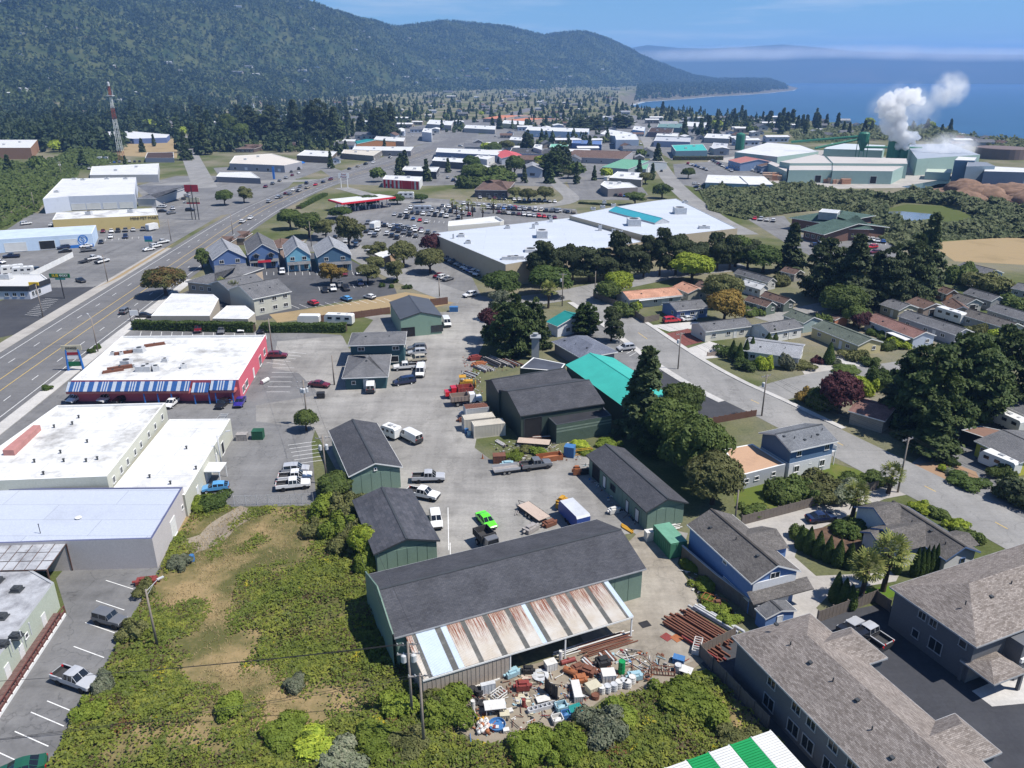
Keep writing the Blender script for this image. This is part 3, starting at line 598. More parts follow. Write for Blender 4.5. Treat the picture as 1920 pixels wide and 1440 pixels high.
# pair of dark warehouses with a lower extension
ntA,nt = house('warehouse','rear half of the dark green warehouse pair, beside the teal roof',(934,736),(1074,713),(1056,690),5.6,681,GRND,SH_DK,.2,trim=DTRIM,rise=1.5,wins=[('G',-.2,2.2,1.2,1.6),('G',0,2.2,1.2,1.6),('G',.2,2.2,1.2,1.6)])
house('warehouse','front half of the dark green warehouse pair with tall sliding door',(976,780),(1134,756),(1081,709),5.2,716,GRND,SH_DK,.2,trim=DTRIM,rise=2.3,wins=[('l',-.36,2.3,3.6,4.2,'o')])
tx,c = flat('warehouse_extension','low lean-to extension with green plank walls in front of the warehouse',[(1020,775),(1043,797),(1147,779),(1127,759)],3.9,GRND,SH_DK,.02,cap=DTRIM,cat='extension')
pts = [P(a,b,3.9) for a,b in ((1043,797),(1147,779))];d = (pts[1] - pts[0]).normalized();nn = Vector((d.y,-d.x,0))
GRNP = stained('green_planks',(.085,.125,.10),(.05,.075,.06),.7,.6);LPL = plain('pale_plank',(.2,.26,.22),.7,.15)
for k in range(13):
    b = MB();b.box((0,0,0),((pts[1] - pts[0]).length - .1,.05,.27));q = (pts[0] + pts[1])/2 + nn*.03;b.ob('plank',LPL if k in (8,10) else GRNP,tx,loc=(q.x - c.x,q.y - c.y,.17 + k*.29),rz=math.atan2(d.y,d.x))
pts = [P(976,781,5.1),P(1021,774,5.1)]
for k in range(12):
    b = MB();b.box((0,0,0),(6.4,.06,.27));q = P(998,812,0);b.ob('plank',LPL if k % 4 == 1 else GRNP,tx,loc=(q.x - c.x,q.y - c.y + .3,.17 + k*.29),rz=math.atan2(d.y,d.x))
house('metal_barn','long barn with bright teal metal roof beside the dark warehouses',(1060,684),(1194,781),(1268,745),4.6,672,GRND,TEAL,.25,trim=DTRIM,rise=2.0)
house('warehouse','green warehouse with dark metal roof and barred window next to white van',(804,560),(829,592),(750,599),5.0,585,stained('pale_green_siding',(.20,.30,.235),(.15,.23,.18),.5,.5),plain('dark_metal_roof',(.075,.08,.09),.5,.08,.3),.15,trim=DTRIM,wins=[('g',.38,1.6,3.2,1.8),('g',-.33,1.3,3.6,2.6,'o')])
TEW = stained('teal_siding',(.03,.085,.10),(.02,.055,.065),.5,.5)
house('office','two storey dark teal office with shallow grey roof and skylight',(652,648),(760,645),(761,621),5.4,630,TEW,SH_GR,.5,hip=.5,rise=1.0,wins=[('l',-.3,4.3,1.6,1.0),('l',.35,4.3,1.6,1.0),('l',.3,1.6,2.4,1.6,'o'),('g',-.2,4.2,1.2,1.0)],vents=2)
house('office','single storey teal office with hipped grey roof and small signboard',(641,709),(728,706),(734,664),3.0,680,TEW,SH_GR,.6,hip=.75,rise=2.3,wins=[('l',0,1.2,1.1,2.2,'d'),('l',-.3,1.6,.9,.9)],vents=1)

# ------------------------------------------------------------------ bottom right apartments and the houses by the gravel drive
CONDW = wallm((.125,.13,.14),'apartment_siding')
def wrect(x0,d,off):return [(x0[0] + d[0]*a - d[1]*b,x0[1] + d[1]*a + d[0]*b) for a,b in off]
c1,rz1,L1,W1,_ = frame3((1613,1440),(1372,1193),(1517,1148),5.4)
ap,ai = house('apartment_block','taupe shingled apartment block beside the green field and striped container',(1772,1602),(1372,1193),(1517,1148),5.4,1205,CONDW,SH_TP,.5,hip=.96,rise=2.6,trim=GTRIM,vents=9,
    wins=[('l',u,z,1.3 if z > 2 else 1.7,1.25 if z > 2 else 1.7) for u in (.44,.36,.24,.14,.05,-.06,-.14,-.28) for z in (1.5,4.2)])
def wing(t,x0,x1,y0,y1,ze,rise,roof,wall,name='wing',over=.3,axis='y'):
    """lower wing with its own hip end, in the local frame of its building"""
    b = MB();xm = (x0 + x1)/2;h = (x1 - x0)/2;s = 1 if y1 > y0 else -1;sl = math.hypot(h,rise)
    for q in (-1,1):b.face([(xm + q*h,y0,ze),(xm + q*h,y1,ze),(xm,y1 - s*h,ze + rise),(xm,y0,ze + rise)],0,[(0,0),(abs(y1 - y0),0),(abs(y1 - y0) - h,sl),(0,sl)])
    b.face([(xm - h,y1,ze),(xm + h,y1,ze),(xm,y1 - s*h,ze + rise)],0,[(-h,0),(h,0),(0,sl)]);o = b.ob('wing_roof',roof,t)
    w = MB();w.box((xm,(y0 + y1 - s*over)/2,(ze - .15)/2),(x1 - x0 - 2*over,abs(y1 - y0) - over,ze - .15));w.ob('wing_wall',wall,t)
    f = MB();f.box((xm,y1 + s*.02,ze - .1),(x1 - x0,.06,.2));f.box((x0 - .02,(y0 + y1)/2,ze - .1),(.06,abs(y1 - y0),.2));f.box((x1 + .02,(y0 + y1)/2,ze - .1),(.06,abs(y1 - y0),.2));f.ob('fascia',GTRIM,o)
sgn = 1 if ai[4] == 0 else -1
wing(ap,ai[0]*.18,ai[0]*.37,sgn*ai[1]*.1,sgn*(ai[1]/2 + 2.6),5.39,2.0,SH_TP,CONDW);wing(ap,-ai[0]*.3,-ai[0]*.12,sgn*ai[1]*.1,sgn*(ai[1]/2 + 2.6),5.39,2.0,SH_TP,CONDW)
ap2,a2 = house('apartment_block','taupe shingled apartment block with white garage door behind the asphalt drive',(2010,990),(1668,1100),(1830,1214),5.6,1108,CONDW,SH_TP,.5,hip=.92,rise=2.9,trim=GTRIM,vents=8,
    wins=[('g',.38,4.5,1.0,1.0),('g',.02,4.5,1.1,1.1),('g',-.12,4.5,1.1,1.1),('g',.1,1.9,1.8,1.7),('g',-.15,1.6,1.0,1.2),('l',.42,4.3,1.,1.),('l',.2,4.3,1.2,1.1)])
q = P(1835,1296,0);po = thing('entrance_porch','hipped entrance porch roof in front of the garage apartments','porch',(q.x + 1.6,q.y + 1.0,0),rz1 + math.pi/2 + .02)
b = MB();roof_faces(b,5.2,4.2,2.7,1.0,.9);k = b.ob('roof',SH_TP,po);f = MB();f.box((0,-2.1,2.6),(5.2,.06,.2));f.box((0,2.1,2.6),(5.2,.06,.2));f.box((2.6,0,2.6),(.06,4.2,.2));f.box((-2.6,0,2.6),(.06,4.2,.2));f.ob('fascia',GTRIM,k)
for x,y in ((-2.3,-1.8),(2.3,-1.8),(-2.3,1.8)):w = MB();w.box((x,y,1.25),(.35,.35,2.5));w.ob('post',CONDW,po)
g0 = P(1898,1268,0);gw = thing('garage_wing','garage wing with wide white roll-up door and grey siding','garage',(g0.x + 3.0,g0.y + 4.0,0),math.atan2(*(lambda v:(v.y,v.x))(P(1935,1246) - P(1830,1292))))
w = MB();w.box((0,0,2.5),(10,6,5));w.ob('wall',CONDW,gw);opening(gw,(-1.6,-3.01,1.35),0,4.6,2.6,'r');b = MB();b.box((0,-3.1,2.95),(10,.3,.5));b.ob('header_trim',TRIM,gw)
BLW = wallm((.13,.22,.42),'blue_siding');WHW = wallm((.62,.63,.64),'white_siding')
bh,bi = house('house','blue two storey house with brown shingle roof beside the wooden fence',(1288,983),(1409,1094),(1498,1067),5.0,1060,BLW,SH_WARM,.35,vents=3,cat='house',wins=[('g',0,5.0,1.5,1.1),('l',.3,2.0,5.5,.3),('g',.2,1.3,2.6,2.2,'r'),('l',.1,4.2,.9,.5)])
b = MB();b.box((bi[0]/2 - .28,0,3.7),(.16,bi[7] - .3,1.9));b.ob('white_gable_band',WHW,bh)
b = MB();x = bi[0]/2 - .3
b.face([(x,-bi[1]/2 - .3,3.6),(x + 1.5,-bi[1]/2 - .3,2.75),(x + 1.5,bi[1]/2 + 1.4,2.75),(x,bi[1]/2 + 1.4,3.6)],0,[(0,1.7),(0,0),(9,0),(9,1.7)]);b.face([(x + 1.5,-bi[1]/2 - .3,2.6),(x + 1.5,bi[1]/2 + 1.4,2.6),(x + 1.5,bi[1]/2 + 1.4,2.75),(x + 1.5,-bi[1]/2 - .3,2.75)]);b.ob('skirt_roof',SH_WARM,bh)
sy = 1 if bi[4] == 0 else -1
b = MB();h = 2.9;x0 = -bi[0]*.02
for q in (-1,1):b.face([(x0 + q*h,sy*bi[1]*.12,bi[2] + .25),(x0 + q*h,sy*(bi[1]/2 + 2.0),bi[2] + .05),(x0,sy*(bi[1]/2 + 2.0),bi[2] + bi[3]*.75),(x0,0,bi[2] + bi[3]*.8)],0,[(0,0),(6,0),(6,3),(0,3)])
b.ob('cross_gable_roof',SH_WARM,bh);w = MB();w.box((x0,sy*(bi[1]/2 + .6),2.6),(5.2,2.4,5.2));w.ob('wing_wall',BLW,bh)
house('garden_shed','small blue garden shed with grey roof against the long fence',(1415,1140),(1436,1160),(1492,1142),2.3,1150,BLW,SH_GR,.2,cat='shed',rise=.6,wins=[('g',0,1.1,.9,1.8,'d')])
gh,gi = house('house','white house with several dark roof gables and blue eaves by the street',(1640,962),(1774,1051),(1835,1032),2.9,1025,WHW,SH_WARM,.45,vents=4,cat='house',trim=plain('blue_trim',(.12,.2,.38),.6,.08),wins=[('g',.1,1.6,.9,1.3),('l',.3,1.5,1.2,1.0)])
sy = -1 if gi[4] == 0 else 1
def gable_wing(t,x0,h,y1,ze,rise,roof,wall,trim,sy,y0=0.,yb=None):
    b = MB();ov = .4
    for q in (-1,1):b.face([(x0 + q*h,sy*y0,ze),(x0 + q*h,sy*y1,ze),(x0,sy*y1,ze + rise),(x0,sy*y0,ze + rise)],0,[(0,0),(y1 - y0,0),(y1 - y0,h),(0,h)])
    o = b.ob('wing_roof',roof,t);w = MB();y = sy*(y1 - ov);hh = h - ov;z = ze + rise*ov/h - .1
    w.face([(x0 - hh,y,0),(x0 + hh,y,0),(x0 + hh,y,z),(x0,y,ze + rise - .1),(x0 - hh,y,z)])
    for q in (-1,1):w.face([(x0 + q*hh,sy*y0,0),(x0 + q*hh,y,0),(x0 + q*hh,y,z),(x0 + q*hh,sy*y0,z)])
    w.ob('wing_wall',wall,t);f = MB()
    for q in (-1,1):f.face([(x0 + q*h,sy*y1,ze),(x0,sy*y1,ze + rise),(x0,sy*y1,ze + rise - .25),(x0 + q*h,sy*y1,ze - .25)])
    f.ob('fascia',trim,o);return o
bt = MATS['blue_trim']
gable_wing(gh,-gi[0]*.02,3.2,gi[1]/2 + 3.6,2.95,1.5,SH_WARM,WHW,bt,sy,.4);gable_wing(gh,-gi[0]*.14,1.9,gi[1]/2 + 5.2,2.5,1.0,SH_WARM,WHW,bt,sy,gi[1]/2 + 1.5);gable_wing(gh,-gi[0]*.42,3.6,gi[1]/2 + 1.6,2.97,1.8,SH_WARM,WHW,bt,sy,.2);gable_wing(gh,gi[0]*.25,2.0,gi[1]/2 + 1.2,2.97,.8,SH_WARM,WHW,bt,-sy,.6)
th,ti = house('house','two storey blue and white house with grey roof and rooftop vents',(1483,847),(1572,827),(1523,790),5.4,800,wallm((.10,.17,.28),'slate_blue_siding'),shingle('slate_shingles',(.14,.15,.165),(.19,.2,.215)),.5,rise=1.5,vents=6,cat='house',wins=[('l',-.3,4.4,1.1,1.1),('l',.35,4.4,1.1,1.1),('l',-.32,1.6,1.2,1.3),('l',.28,1.6,1.2,1.3),('l',0,2.1,.5,.5)])
b = MB();L2,W2 = ti[6],ti[7];b.box((0,(-1 if ti[4] == 0 else 1)*(W2/2 + .04),1.4),(L2,.08,2.8));b.box(((1 if ti[5] == 1 else -1)*(L2/2 + .04),0,1.4),(.08,W2,2.8));b.ob('white_ground_floor',WHW,th)
opening(th,((-.32)*L2,(-1 if ti[4] == 0 else 1)*(W2/2 + .085),1.5),0 if ti[4] == 0 else math.pi,1.2,1.3);opening(th,(.28*L2,(-1 if ti[4] == 0 else 1)*(W2/2 + .085),1.5),0 if ti[4] == 0 else math.pi,1.2,1.3)
b = MB();b.box((L2/2 + .9,0,2.7),(1.8,W2*.8,.15));b.box((L2/2 + 1.75,0,3.2),(.06,W2*.8,.9));[b.box((L2/2 + 1.7,y,1.35),(.14,.14,2.7)) for y in (-W2*.38,W2*.38)];b.ob('balcony',TRIM,th)
flat('garage_annex','low annex with flat tan roof attached to the two storey house',[(1357,842),(1411,832),(1473,870),(1387,892)],2.8,wallm((.36,.38,.4),'grey_board_siding'),SH_TAN,.05,cat='annex',wins=[(2,.25,1.5,.9,.8,'w'),(2,.62,1.5,1.,.8,'w'),(2,.84,1.5,1.,.8,'w')])
house('house','lime yellow house with grey roof behind the parked camper trailer',(1826,826),(1913,868),(1990,835),2.9,840,wallm((.5,.48,.08),'lime_siding'),SH_GR,.4,cat='house',rise=1.2,wins=[('l',-.3,1.6,1.5,1.2),('l',.12,1.6,1.5,1.2)])
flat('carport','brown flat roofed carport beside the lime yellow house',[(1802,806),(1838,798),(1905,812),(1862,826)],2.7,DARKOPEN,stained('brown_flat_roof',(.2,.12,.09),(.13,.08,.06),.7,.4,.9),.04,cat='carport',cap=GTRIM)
house('house','low house with rusty orange shingle roof hidden below the big cypress trees',(1590,770),(1660,790),(1690,765),2.8,755,wallm((.3,.28,.24),'dim_siding'),SH_RB,.4,cat='house',rise=1.4)
house('house','grey roofed house at the picture edge behind the white trailer',(1870,755),(1935,785),(1990,760),3,750,WHW,SH_GR,.4,cat='house',rise=1.5)
# ------------------------------------------------------------------ west side: pink diner, white shops, strip along the highway
PINK = stained('pink_stucco',(.62,.13,.17),(.48,.1,.13),.5,.5);SALM = stained('salmon_stucco',(.55,.17,.15),(.4,.13,.12),.5,.5)
CRM = wallm((.5,.5,.42),'cream_siding');GRYW = wallm((.5,.47,.46),'pale_grey_wall');BLU = plain('royal_blue',(.03,.16,.5),.4,.08,1,spec=.5)
GLZ = plain('glazed_blue_tile',(.035,.1,.28),.15,.1,2,spec=.8);GLZ_GLINT = plain('pale_glazed_tile',(.4,.45,.52),.2,.08,2,spec=.8)  # pale tiles are sun glints on the blue glaze, painted as colour
pk,pc = flat('restaurant','pink walled restaurant with large patched white flat roof and blue tiled awning',[(133,713),(229,630),(498,628),(447,712)],4.8,PINK,ROOFW,.5,
    wins=[(2,.12,1.7,2.2,1.6,'w'),(2,.3,1.4,2.4,2.4,'w'),(2,.55,1.2,1.2,2.2,'d'),(2,.8,1.5,2.6,1.6,'w'),(2,.9,1.5,2.0,1.6,'w')])
a,b_ = P(128,714,4.8),P(447,712,4.8);d = (b_ - a);LF = d.length;d = d/LF;n_ = Vector((d.y,-d.x,0));ra = math.atan2(d.y,d.x)
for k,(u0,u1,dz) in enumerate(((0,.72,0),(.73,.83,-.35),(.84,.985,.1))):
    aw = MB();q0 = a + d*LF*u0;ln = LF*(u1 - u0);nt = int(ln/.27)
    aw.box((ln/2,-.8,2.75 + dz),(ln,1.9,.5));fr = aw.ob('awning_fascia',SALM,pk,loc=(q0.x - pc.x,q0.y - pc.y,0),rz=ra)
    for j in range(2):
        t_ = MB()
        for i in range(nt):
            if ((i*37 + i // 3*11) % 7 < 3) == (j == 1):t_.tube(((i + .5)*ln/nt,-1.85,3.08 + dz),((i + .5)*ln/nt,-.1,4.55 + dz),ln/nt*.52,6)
        t_.ob('glazed_tiles',(GLZ,GLZ_GLINT)[j],fr)
for u in (.45,.53,.61,.745,.83,.87,.97):
    q = a + d*LF*u + n_*1.6;m_ = MB();m_.box((0,0,1.25),(.22,.22,2.5));m_.ob('post',BLU,pk,loc=(q.x - pc.x,q.y - pc.y,0))
m_ = MB();m_.box((LF*.92,-1.6,.95),(LF*.11,.1,.12));m_.box((LF*.92,-1.6,.4),(LF*.11,.1,.12));m_.ob('railing',BLU,pk,loc=(a.x - pc.x,a.y - pc.y,0),rz=ra)
for i,(px,py,dx,dy,dz) in enumerate(((240,662,5.5,.7,.6),(262,660,2.2,1.6,1.1),(290,648,4.5,.6,.6),(238,684,2,2,1.2),(225,692,5,.7,.7),(270,696,3.2,1.2,1.2),(293,695,1.3,1.3,1.2),(277,688,2.5,1,.7),(212,697,4,.6,.5),(212,665,.8,.8,.7),(228,665,.8,.8,.7),(310,678,1.2,.9,.8),(345,690,1.2,.8,1.0),(250,688,1.5,.8,.4))):
    roof_unit(pk,px,py,4.3,(dx,dy,dz),RUSTM if i in (0,2,4,8) else UNITM,.5 if i % 2 == 0 else 0,'duct' if dx > 3 else 'roof_unit')
wb,wc = flat('shop_building','white roofed two storey shop with cream wall and row of small windows',[(107,760),(310,755),(200,893),(-110,905),(-20,850)],6.4,CRM,ROOFW,.4,wins=[(1,u,4.7,1.0,1.2,'w') for u in (.1,.24,.36,.5,.6,.72,.82,.93)])
for px,py in ((148,784),(136,796),(102,802),(164,830),(114,850),(120,866),(65,867),(183,862),(162,866),(82,890)):pipe(wb,px,py,6.0,.14,.5,DTRIM)
q = [P(x,y,7.1) for x,y in ((62,796),(75,796),(25,843),(4,843))];m_ = MB();m_.prism([(p.x - wc.x,p.y - wc.y) for p in q],5.9,7.0);m_.ob('mansard_front',plain('faded_pink',(.42,.2,.18),.8,.12),wb)
an,ac = flat('shop_annex','low white roofed annex with loading doors beside the dark parking lot',[(318,786),(432,785),(346,928),(213,914)],3.9,CRM,ROOFW2,.15,cat='annex',wins=[(1,.25,1.3,1.6,2.4,'o'),(1,.4,1.2,1.1,2.1,'d'),(1,.62,1.2,1.1,2.1,'d'),(1,.8,1.2,1.1,2.1,'d')])
for px,py in ((350,842),(281,896),(320,908),(368,880)):pipe(an,px,py,3.75,.14,.5,DTRIM)
p0 = P(395,876,2.6);m_ = MB();m_.box((p0.x - ac.x,p0.y - ac.y,2.6),(4.2,3.4,.18));[m_.box((p0.x - ac.x + sx*1.9,p0.y - ac.y + sy*1.5,1.3),(.14,.14,2.6)) for sx,sy in ((1,1),(1,-1))];m_.ob('entrance_canopy',TRIM,an)
p0 = P(412,800,0);m_ = MB();[m_.box((p0.x - ac.x + .6,p0.y - ac.y + i*.28 - 1,.12 + .2*i),(1.4,.3,.2)) for i in range(10)];[m_.box((p0.x - ac.x + s*.7 + .6,p0.y - ac.y + .4,2.0),(.06,3.2,.06)) for s in (-1,1)];m_.ob('stairs',GTRIM,an)
gb,gc = flat('shop_building','pale blue-grey flat roofed building with plain concrete walls beside the weedy field',[(-130,917),(343,913),(285,1010),(130,1014),(-130,1023)],4.8,GRYW,ROOFB,.12,cap=plain('navy_trim',(.1,.11,.2),.5,.1),wins=[(1,.45,1.6,2.2,3.0,'r'),(1,.12,2.2,.8,.8,'w')])
for px,py in ((53,907),(114,904),(172,902)):roof_unit(gb,px,py,4.7,(1.8,1.0,.8))
pipe(gb,76,1000,4.7,.05,1.4,DTRIM);pipe(gb,147,972,4.7,.3,.12,TRIM)
SRF = stained('worn_silver_roof',(.42,.43,.45),(.17,.17,.18),.9,.35,.7,lo=.42,hi=.66)
lb,lc = flat('workshop','weathered silver roofed workshop with sage wall and wooden ramp',[(-170,1050),(55,1066),(101,1092),(-25,1262),(-260,1262)],3.9,wallm((.42,.46,.38),'sage_wall'),SRF,.12,cap=GTRIM,wins=[(2,.25,1.1,1.0,2.1,'d'),(2,.6,1.1,1.0,2.1,'d'),(2,.5,2.2,.7,.7,'w'),(2,.8,1.1,1.0,2.1,'d')])
for px,py in ((32,1107),(3,1158),(30,1195),(5,1210),(-5,1090)):roof_unit(lb,px,py,3.8,(1.1,.9,.5),DTRIM)
for px,py in ((60,1190),(43,1205),(25,1222)):pipe(lb,px,py,3.0,.06,1.6)
p0,p1 = P(122,1148,.5),P(-10,1350,.5);dd = (p1 - p0);Ln = dd.length;dd = dd/Ln;rmp = thing('wooden_ramp','red-brown wooden ramp with railing along the sage workshop wall','ramp',(p0.x,p0.y,0),math.atan2(dd.y,dd.x));RB = stained('red_brown_wood',(.16,.06,.05),(.10,.045,.04),.6,1)
for i in range(24):m_ = MB();m_.box(((i + .5)*Ln/24,-1.0,.45),(Ln/24 - .03,1.9,.1));m_.ob('deck_board',plain('deck_wood',(.14,.085,.075),.8,.2,2),rmp)
m_ = MB();m_.box((Ln/2,0,.22),(Ln,.12,.4));m_.ob('kerb_beam',TRIM,rmp)
for i in range(15):m_ = MB();m_.box((i*Ln/14,0,.95),(.12,.12,1.1));m_.ob('post',RB,rmp)
for z in (.8,1.45):m_ = MB();m_.box((Ln/2,0,z),(Ln,.07,.14));m_.ob('rail',RB,rmp)
cnp = thing('canopy','canopy of grey mossy roof panels between the two west buildings','canopy',(*P(30,1045,4.2).xy,0));o = cnp.location
A_,B_,C_ = P(124,1019,4.4),P(-60,1023,4.4),P(88,1068,4.0)
for i in range(9):
    for j in range(3):
        f = lambda s,t:A_.lerp(B_,s) + (C_ - A_)*t;k = [f((i + .04)/9,(j + .03)/3),f((i + .96)/9,(j + .03)/3),f((i + .96)/9,(j + .97)/3),f((i + .04)/9,(j + .97)/3)]
        m_ = MB();m_.face([(p.x - o.x,p.y - o.y,p.z + .02*((i + j) % 2)) for p in k][::-1]);m_.ob('roof_panel',SRF,cnp)
m_ = MB();m_.face([(p.x - o.x,p.y - o.y,p.z - .08) for p in (A_,B_,B_ + C_ - A_,C_)]);m_.box((A_.x - o.x,A_.y - o.y,2.2),(.15,.15,4.3));m_.box((C_.x - o.x,C_.y - o.y,2.),(.15,.15,4));m_.ob('frame',plain('brown_frame',(.12,.07,.055),.8,.2),cnp)
# sandwich shop, tyre shop, pet shop, hardware store
ss,sc_ = flat('sandwich_shop','low white shop with dark mansard roof edge beside the green roadside sign',[(-70,541),(53,541),(93,526),(78,514),(-70,514)],3.4,wallm((.55,.56,.6),'white_shop_wall'),stained('pale_flat_roof',(.55,.55,.54),(.35,.35,.36),.5,.2),.3,wins=[(0,u,1.5,1.3,1.2,'w') for u in (.65,.77,.89)] + [(1,u,1.4,1.2,1.6,'w') for u in (.15,.3,.45)])
pts = [P(*q,3.4) for q in ((-70,541),(53,541),(93,526))]
for i in (0,1):
    e = pts[i + 1] - pts[i];m_ = MB();m_.box((0,0,0),(e.length,.5,1.5));mid = (pts[i] + pts[i + 1])/2;m_.ob('mansard',plain('black_mansard',(.035,.036,.042),.6,.1),ss,loc=(mid.x - sc_.x,mid.y - sc_.y,3.35),rz=math.atan2(e.y,e.x))
roof_unit(ss,12,522,3.2,(3,2,1.5));sg = MB();sg.box((0,0,0),(3.2,.25,1.0))
LB = wallm((.52,.64,.78),'pale_blue_metal')
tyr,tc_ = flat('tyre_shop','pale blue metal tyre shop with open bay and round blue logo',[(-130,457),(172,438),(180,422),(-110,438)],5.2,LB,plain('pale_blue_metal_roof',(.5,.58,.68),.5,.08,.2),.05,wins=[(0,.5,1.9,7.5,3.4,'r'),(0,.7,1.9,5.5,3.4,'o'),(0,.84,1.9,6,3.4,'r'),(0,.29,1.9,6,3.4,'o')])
def text(par,s,size,loc,rz,mat,name='lettering',ext=.03):
    c = bpy.data.curves.new(name,'FONT');c.body = s;c.size = size;c.align_x = 'CENTER';c.align_y = 'CENTER';c.extrude = ext;c.resolution_u = 2;o = bpy.data.objects.new(name,c);me = bpy.data.meshes.new_from_object(o);bpy.data.objects.remove(o);me.materials.clear();me.materials.append(mat)
    o = link(name,me,par,loc);o.rotation_euler = (math.pi/2,0,rz);return o
q = P(152,448,3.3);e = P(172,438,5.2) - P(100,443,5.2);rr = math.atan2(e.y,e.x);nv = Vector((e.y,-e.x,0)).normalized()
q0 = P(100,443,5.2);q = q0 + e*.74 + nv*.08;lg = MB()
for i in range(28):
    a0,a1 = 2*math.pi*i/28,2*math.pi*(i + 1)/28;lg.face([(r*math.cos(t),0,r*math.sin(t)) for r,t in ((1.35,a0),(1.75,a0),(1.75,a1),(1.35,a1))])
lo = lg.ob('logo_ring',BLU,tyr,loc=(q.x - tc_.x,q.y - tc_.y,3.2),rz=rr);text(lo,'S',3.0,(0,-.02,0),0,BLU)
m_ = MB();m_.box((0,0,.6),(10,.1,1.2));q = q0 + e*.62 + nv*.06;m_.ob('blue_wall_band',BLU,tyr,loc=(q.x - tc_.x,q.y - tc_.y,0),rz=rr)
pet,pc2 = flat('pet_shop','long yellow walled shop with white roof and dark wall lettering',[(98,412),(296,403),(291,390),(106,398)],5.6,wallm((.58,.46,.2),'yellow_stucco'),ROOFW,.3)
roof_unit(pet,167,402,5.4,(2.5,2,1.4));roof_unit(pet,246,398,5.4,(2.5,2,1.4))
e = P(296,403,5.6) - P(98,412,5.6);q = P(98,412,5.6) + e*.87 + Vector((e.y,-e.x,0)).normalized()*.1;text(pet,'MINI·PET·MART',1.75,(q.x - pc2.x,q.y - pc2.y,4.5),math.atan2(e.y,e.x),plain('dark_letters',(.05,.03,.02),.6,.1))
st_,sc2 = flat('hardware_store','large white roofed store with grey lower bays behind the yellow shop',[(80,373),(117,335),(255,332),(252,364),(128,368)],7.2,wallm((.5,.54,.62),'blue_white_wall'),ROOFW2,.3,wins=[(3,u,1.9,6.5,3.0,'r') for u in (.15,.4,.65,.88)])
for px,py in ((107,361),(140,337),(156,338),(201,336),(236,336)):roof_unit(st_,px,py,6.9,(2.5,1.5,1.0))
house('store_wing','slate hipped wing at the east end of the large white store',(255,372),(292,372),(288,352),4.2,360,wallm((.42,.42,.42),'grey_block'),shingle('slate_blue_shingles',(.12,.125,.14),(.16,.165,.18)),.4,hip=.9,rise=4,cat='building')
# townhouse shops with gables, motel and white roofed cafe
BW = [wallm((.10,.16,.32),'navy_siding'),wallm((.10,.17,.33),'deep_blue_siding'),wallm((.17,.40,.52),'sky_blue_siding'),wallm((.07,.14,.22),'steel_blue_siding')]
for i,(A,B,C,lab) in enumerate((((447,461),(462,482),(397,486),'navy gabled townhouse shop, westernmost of the four by the motel lot'),((512,450),(523,473),(463,474),'blue townhouse shop with two dormers and a red sign'),((574,457),(583,478),(535,481),'sky blue townhouse shop with white gable trim'),((648,457),(660,478),(593,480),'steel blue townhouse shop with bay window, easternmost of the four'))):
    hs,hi_ = house('townhouse_shop',lab,A,B,C,5.4,0,BW[i],SH_LG if i != 1 else SH_GR,.35,rise=3.4,cat='shop',wins=[('g',u,4.4,1.5,1.3) for u in (-.25,.25)] + [('g',u,1.4,1.5,1.8) for u in (-.3,.3)] + [('g',0,1.2,1.1,2.2,'d')],group='gabled shops by the motel')
    m_ = MB();sx = 1 if hi_[5] == 1 else -1;m_.face([(sx*hi_[6]/2,-hi_[7]/2,3.3),(sx*(hi_[6]/2 + 1.9),-hi_[7]/2,2.6),(sx*(hi_[6]/2 + 1.9),hi_[7]/2,2.6),(sx*hi_[6]/2,hi_[7]/2,3.3)],0,[(0,2),(0,0),(9,0),(9,2)]);m_.ob('porch_roof',SH_GR,hs)
    for y in (-.48,0,.48):m_ = MB();m_.box((sx*(hi_[6]/2 + 1.75),y*hi_[7],1.3),(.18,.18,2.6));m_.ob('post',TRIM,hs)
    if i == 1:
        for y in (-.25,.25):
            for q in (-1,1):m_ = MB();yc = y*hi_[7];m_.face([(sx*(hi_[6]/2 - .5),yc + q*1.3,4.9),(sx*(hi_[6]/2 + 1.6),yc + q*1.3,4.9),(sx*(hi_[6]/2 + 1.6),yc,5.7),(sx*(hi_[6]/2 - .5),yc,5.7)],0,[(0,0),(2,0),(2,1),(0,1)]);m_.ob('dormer_roof',SH_GR,hs)
        m_ = MB();m_.box((sx*(hi_[6]/2 + 1.98),0,2.9),(.08,4.5,.8));m_.ob('red_sign',plain('red_sign_face',(.6,.04,.06),.5,.1),hs)
house('motel','grey hipped motel wing with tan walls next to the highway',(347,528),(402,534),(475,500),4.6,0,wallm((.42,.34,.26),'tan_siding'),SH_GR,.5,hip=.8,rise=2.6,wins=[('l',u,2.8,1.3,1.3) for u in (-.3,0,.3)])
house('motel','two storey motel wing with grey roof and pale siding above the dry bank',(474,561),(547,546),(528,523),5.2,0,wallm((.46,.46,.4),'pale_motel_siding'),SH_GR,.4,rise=2.6,vents=4,wins=[('l',u,z,1.5,1.2) for u in (-.3,.05,.35) for z in (1.5,4.1)] + [('G',0,4,1.2,1.2)])
house('motel','middle grey roofed motel wing with yellow-green palms before it',(430,545),(500,530),(490,512),4.6,0,wallm((.36,.33,.28),'taupe_siding'),SH_GR,.4,rise=2.0,vents=3)
flat('cafe','bright white flat roofed cafe beside the clipped hedge',[(283,592),(322,550),(400,552),(410,560),(393,592)],3.8,wallm((.4,.36,.3),'cafe_wall'),ROOFW2,.06)
flat('cafe_annex','small bright white flat roof between the cafe and the motel',[(398,597),(425,573),(460,573),(478,587),(465,598)],3.2,wallm((.4,.36,.3),'cafe_wall'),ROOFW2,.05)
